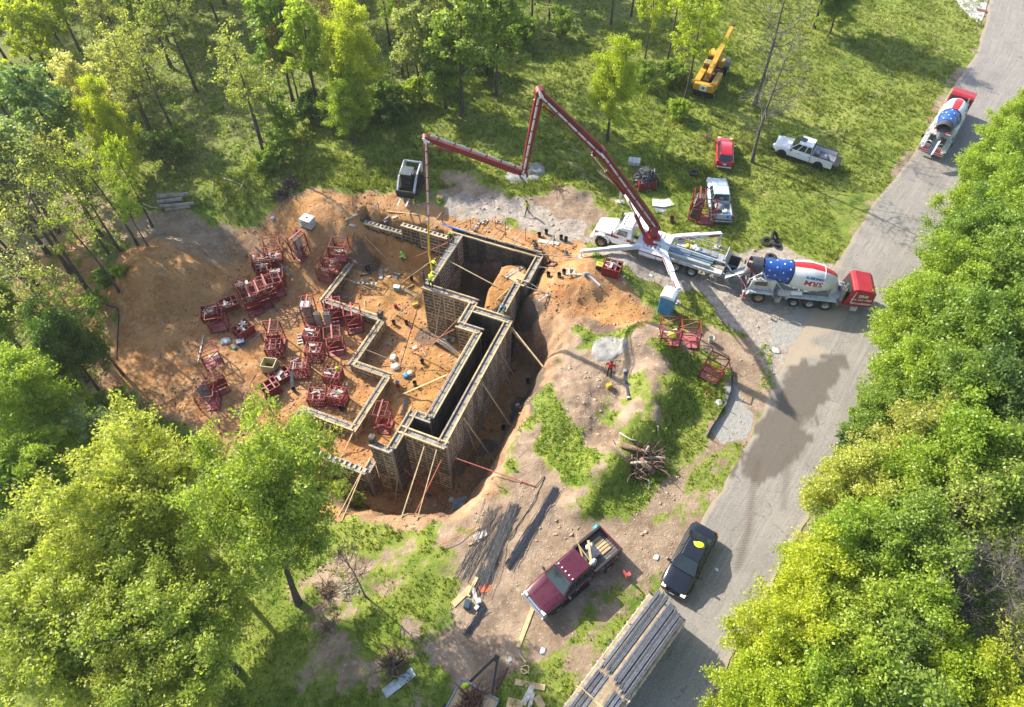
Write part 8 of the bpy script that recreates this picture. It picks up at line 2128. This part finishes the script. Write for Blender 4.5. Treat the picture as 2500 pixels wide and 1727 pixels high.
# dark trailer with plywood deck and rusty scrap, bottom edge
g = on_ground(*z6(330, 1520)); t = thing('utility_trailer', 'dark trailer tongue and plywood deck heaped with rusty scrap at the bottom edge', 'trailer', g, R(62))
mb = MB(); mb.beam((.5, .75, .55), (2.3, .12, .55), .12, .16); mb.beam((.5, -.75, .55), (2.3, -.12, .55), .12, .16); mb.box((2.4, 0, .55), (.35, .3, .2)); mb.build('tongue', M_BLK, t)
for y in (-1.0, -.6, -.2, .2, .6, 1.0): MB().box((-1.2, y, .6), (3.2, .38, .05)).build('deck_plank', M_PLY, t)
mb = MB(); mb.box((.42, 0, .58), (.10, 2.5, .34)); mb.box((-1.2, 1.24, .58), (3.2, .08, .24)); mb.box((-1.2, -1.24, .58), (3.2, .08, .24)); mb.build('frame', M_GREYB, t)
for s in (1, -1): wheel(t, -1.5, s * 1.36, .36, .22)
brush(g + Vector((math.cos(R(62)) * -.4, math.sin(R(62)) * -.4, .62)), .9, 90, 'heap of rusty scrap on the dark trailer deck', M_RUST, 12, .06, None, 'scrap_heap', .4)
# debris heap, sheets, tiles and pads behind the pump truck
g = on_ground(*z4(770, 290)); t = thing('debris_crate', 'red crate buried in black form clamps and leaning grey panels', 'crate', g, R(12))
for s in (1, -1): MB().box((0, s * .8, .5), (1.7, .06, .9)).build('crate_side', M_RED, t); MB().box((s * .85, 0, .5), (.06, 1.6, .9)).build('crate_side', M_RED, t)
MB().box((0, 0, .06), (1.7, 1.6, .1)).build('crate_floor', M_RED, t)
cl = MB().box((0, 0, 0), (.42, .20, .16)).mesh('form_clamp', pm('black_clamp', (.06, .062, .065), .6, 0, .3, 4, rand=.4))
for i in range(90):
    a, q = i * 2.4, math.sqrt(i / 90.0)
    o = part('form_clamp', cl, None, g + Vector((math.cos(a) * q * 1.15, math.sin(a) * q * 1.2 + .3, 1.6 - q * q * 1.1 + random.uniform(-.06, .06))), (random.uniform(-.6, .6), random.uniform(-.6, .6), random.uniform(0, 3)))
    tag(o, 'black form clamp heaped on the red crate behind the pump truck', 'form clamp', 'black form clamps heaped on the red crate')
for i, (x, y, rz, tl, w) in enumerate([(735, 330, -10, .35, .6), (790, 345, 5, .3, .8), (860, 320, 25, .35, .5), (880, 300, 60, .3, .8), (700, 290, -50, .4, .5), (885, 250, 80, .3, .8)]):
    o = MB().box((0, 0, .6), (w, .06, 1.2)).build('form_board', [M_SHEET, M_GREYP, M_GREYP, M_GREYP, M_PLANK, M_GREYP][i]); o.location = on_ground(*z4(x, y)); o.rotation_euler = (-tl, 0, R(rz)); tag(o, ['greenish sheet leaning on the front of the debris crate', 'grey panel leaning beside the greenish sheet', 'narrow grey board leaning at the debris crate corner', 'grey panel leaning on the right side of the debris crate', 'tan plank leaning on the left of the debris crate', 'grey panel leaning at the back right of the debris crate'][i], 'panel', 'panels leaning on the debris crate')
t = thing('block_pack', 'pack of pale grey concrete blocks on the grass', 'block pack', on_ground(*z4(668, 75)), R(-12))
bk = MB().box((0, 0, .1), (.36, .19, .19)).mesh('concrete_block', pm('block_grey', (.58, .58, .56), .9, 0, .15, 3, rand=.12))
for z in range(2):
    for i in range(3):
        for j in range(4): part('concrete_block', bk, t, (-.4 + .4 * i + (.02 if z else 0), -.33 + .22 * j, .02 + z * .2), (0, 0, random.uniform(-.03, .03)))
for i, (x, y, rz, lb) in enumerate([(905, 475, -8, 'pale sheet on the dirt, left of two behind the turret'), (985, 470, 22, 'pale sheet overlapping the left one behind the turret'), (930, 525, 5, 'grey sheet under the two pale sheets')]):
    flat('sheet', lb, 'sheet', z4(x, y), 1.1, 1.0, .05, rz, [M_WHITE, M_SHEET, M_GREYB][i], .03, [.12, .07, .02][i])
flat('sheet', 'small white sheet on the grass left of the debris crate', 'sheet', z4(500, 213), .6, .5, .04, 10, M_WHITE)
def lump(name, label, pts, top, mt, cat):
    P = [tuple(on_ground(*p))[:2] for p in pts]; z = min(hz(x, y) for x, y in P)
    x0, y0 = np.array(P).min(0) - .3; x1, y1 = np.array(P).max(0) + .3
    n = int(max(14, (x1 - x0) / .16)); m_ = int(max(14, (y1 - y0) / .16))
    xs, ys = np.meshgrid(np.linspace(x0, x1, n), np.linspace(y0, y1, m_))
    s_ = sdf(xs.ravel(), ys.ravel(), P) + .22 * fbm(xs.ravel(), ys.ravel(), 1.6, 3, 3)
    zz = hzs(xs.ravel(), ys.ravel()) + np.where(s_ > -.12, np.clip(s_ + .02, -.1, .30) / .30 * top * (1 + .5 * fbm(xs.ravel(), ys.ravel(), 2.2, 3, 7)), -.25)
    ii_ = np.arange(n * m_).reshape(m_, n); F_ = np.stack([ii_[:-1, :-1], ii_[:-1, 1:], ii_[1:, 1:], ii_[1:, :-1]], -1).reshape(-1, 4)
    c = (x0 + x1) / 2, (y0 + y1) / 2, z
    o = bpy.data.objects.new(name, np_mesh(name, np.stack([xs.ravel() - c[0], ys.ravel() - c[1], zz - z], 1), F_, mt, smooth=True)); link(o); o.location = c
    return tag(o, label, cat)
M_SPILL = pm('set_concrete', (.27, .26, .24), .9, 0, .3, 2.2, (.18, .17, .15), .4, .5, 8)
lump('concrete_puddle', 'pale grey puddle of dumped concrete beside the person in red', [z5(570, 390), z5(640, 355), z5(740, 350), z5(815, 380), z5(820, 440), z5(760, 490), z5(700, 525), z5(600, 530), z5(565, 480)], .07, M_SPILL, 'concrete')
lump('concrete_lump', 'round grey concrete lump behind the boom joint with rusty sand on top', [(1290, 402), (1312, 398), (1330, 408), (1330, 425), (1310, 432), (1290, 425)], .30, M_SPILL, 'concrete')
lump('concrete_lump', 'flat grey concrete lump in front of the round one', [(1284, 430), (1305, 424), (1322, 432), (1315, 443), (1292, 444)], .22, M_SPILL, 'concrete')
lump('concrete_lump', 'dark grey concrete spill left of the boom joint', [(1228, 436), (1250, 400), (1285, 410), (1290, 440), (1260, 450)], .14, pm('dark_concrete', (.25, .245, .235), .9, 0, .3, 2.2), 'concrete')
# pipes on the mound and spoil
lay('white_pipe', 'white pipe with couplings lying on the orange spoil', 'pipe', z4(215, 1165), z4(335, 1278), .16, .16, M_WHITE)
t = thing('pipe_joint', 'grey pipe coupling at the end of the white pipe', 'pipe', on_ground(*z4(205, 1168)), 0); mb = MB(); mb.tube([(-.2, 0, .15), (.2, .05, .18)], .13, 10); mb.build('sleeve', M_GREYB, t, 'auto'); mb = MB(); mb.tube([(-.22, 0, .15), (-.16, 0, .15)], .16, 10); mb.build('flange', M_SHEET, t, 'auto')
a, b = on_ground(*z5(797, 600)), on_ground(*z5(826, 800)); c = (a + b) / 2; t = thing('pump_pipe', 'black pipe with white ends lying on the bare mound', 'pipe', c, 0)
mb = MB(); mb.tube([a - c + Vector((0, 0, .14)), b - c + Vector((0, 0, .14))], .11, 10); mb.build('pipe', M_DENIM, t, 'auto')
for e, k in ((a, .16), (b, .07)): mb = MB(); mb.tube([e - c + Vector((0, 0, .14)), (e - c) * (1 - k) + Vector((0, 0, .14))], .15, 10); mb.build('white_end', M_WHITE, t, 'auto')
# silt fence
P = [on_ground(*z5(*p)) for p in [(1548, 590), (1556, 680), (1545, 760), (1500, 860), (1440, 960), (1375, 1065)]]; c = P[0].copy()
t = thing('silt_fence', 'low black silt fence curving along the grass beside the path', 'fence', c, 0)
for i in range(len(P) - 1):
    mb = MB(); mb.beam(P[i] - c + Vector((0, 0, .18)), P[i + 1] - c + Vector((0, 0, .18)), .03, .42); mb.build('fabric', M_BLK, t)
for p in P: mb = MB(); mb.box(p - c + Vector((.03, 0, .32)), (.05, .05, .8)); mb.build('stake', M_PLANKG, t)
# little red chair
t = thing('folding_chair', 'small pink red folding chair on the grass behind the maroon pickup', 'chair', on_ground(*z6(1384, 655)), R(30))
M_CH = pm('chair_red', (.50, .10, .09), .6)
MB().box((0, 0, .40), (.40, .40, .04)).build('seat', M_CH, t); MB().box((-.2, 0, .70), (.04, .40, .36)).build('backrest', M_CH, t)
for x in (-.18, .18):
    for y in (-.18, .18): MB().box((x, y, .2), (.035, .035, .4)).build('leg', M_CH, t)
# litter
for i, (p, s, mt, lb) in enumerate([(z3(2025, 458), .4, M_WHITE, 'white paper lying in the shaded trench'), (z3(1492, 1222), .4, M_DWHITE, 'white scrap in the south trench'), (z6(796, 1185), .35, M_WHITE, 'white paper on the path near the long board'), (z6(1598, 525), .35, M_WHITE, 'white paper on the grass beside the black sedan'), (z6(566, 1245), .3, M_SHEET, 'pale green scrap on the path'), (z5(1468, 822), .55, M_SHEET, 'blue white box lid on the grass by the silt fence'), (z6(2020, 610), .25, M_WHITE, 'white scrap on the asphalt behind the sedan'), (z4(835, 1172), .4, M_SHEET, 'pale block in the pump truck shadow'), (z4(1150, 1230), .35, M_PALE, 'tan scrap near the pump truck rear wheel'), (z5(1870, 455), .6, M_SHEET, 'grey white scrap at the road edge by the entrance'), (z2(822, 172), .4, M_SHEET, 'pale rock on the bank above the white tank'), (z1(585, 1575), .5, M_BAGW, 'white rag on the orange floor by the crawl wall')]):
    soft('litter', lb, 'litter', on_ground(*p), (s * .5, s * .6, .05 if 'rock' not in lb else .2), mt, 60 + i)
t = thing('road_mat', 'dark red board lying on the driveway at the top right', 'board', Vector((*at_z(2396, 27)[:2], .05)), R(-30)); MB().box((0, 0, .03), (1.1, .6, .06)).build('panel', M_RUST, t)
soft('yellow_jug', 'yellow jug on the pump truck deck', 'jug', PUMP.matrix_basis @ Vector((-3.1, -.6, 1.42)), (.24, .2, .26), pm('jug_yellow', (.65, .42, .02), .5), 80)
soft('bag', 'white bag on the pump truck deck beside the yellow jug', 'bag', PUMP.matrix_basis @ Vector((-3.7, -.8, 1.4)), (.3, .25, .2), M_BAGW, 81)
hm_ = NT('haze_air')
pv = hm_.node('ShaderNodeVolumePrincipled')
pv.inputs['Color'].default_value = (.95, .96, 1.0, 1); pv.inputs['Density'].default_value = .0002; pv.inputs['Anisotropy'].default_value = .3
hm_.l.new(pv.outputs[0], hm_.out.inputs['Volume'])
mb = MB(); mb.box((0, 175, 18), (540, 500, 56)); o = mb.build('haze', hm_.mat); tag(o, 'thin spring haze in the air over the site', kind='stuff')
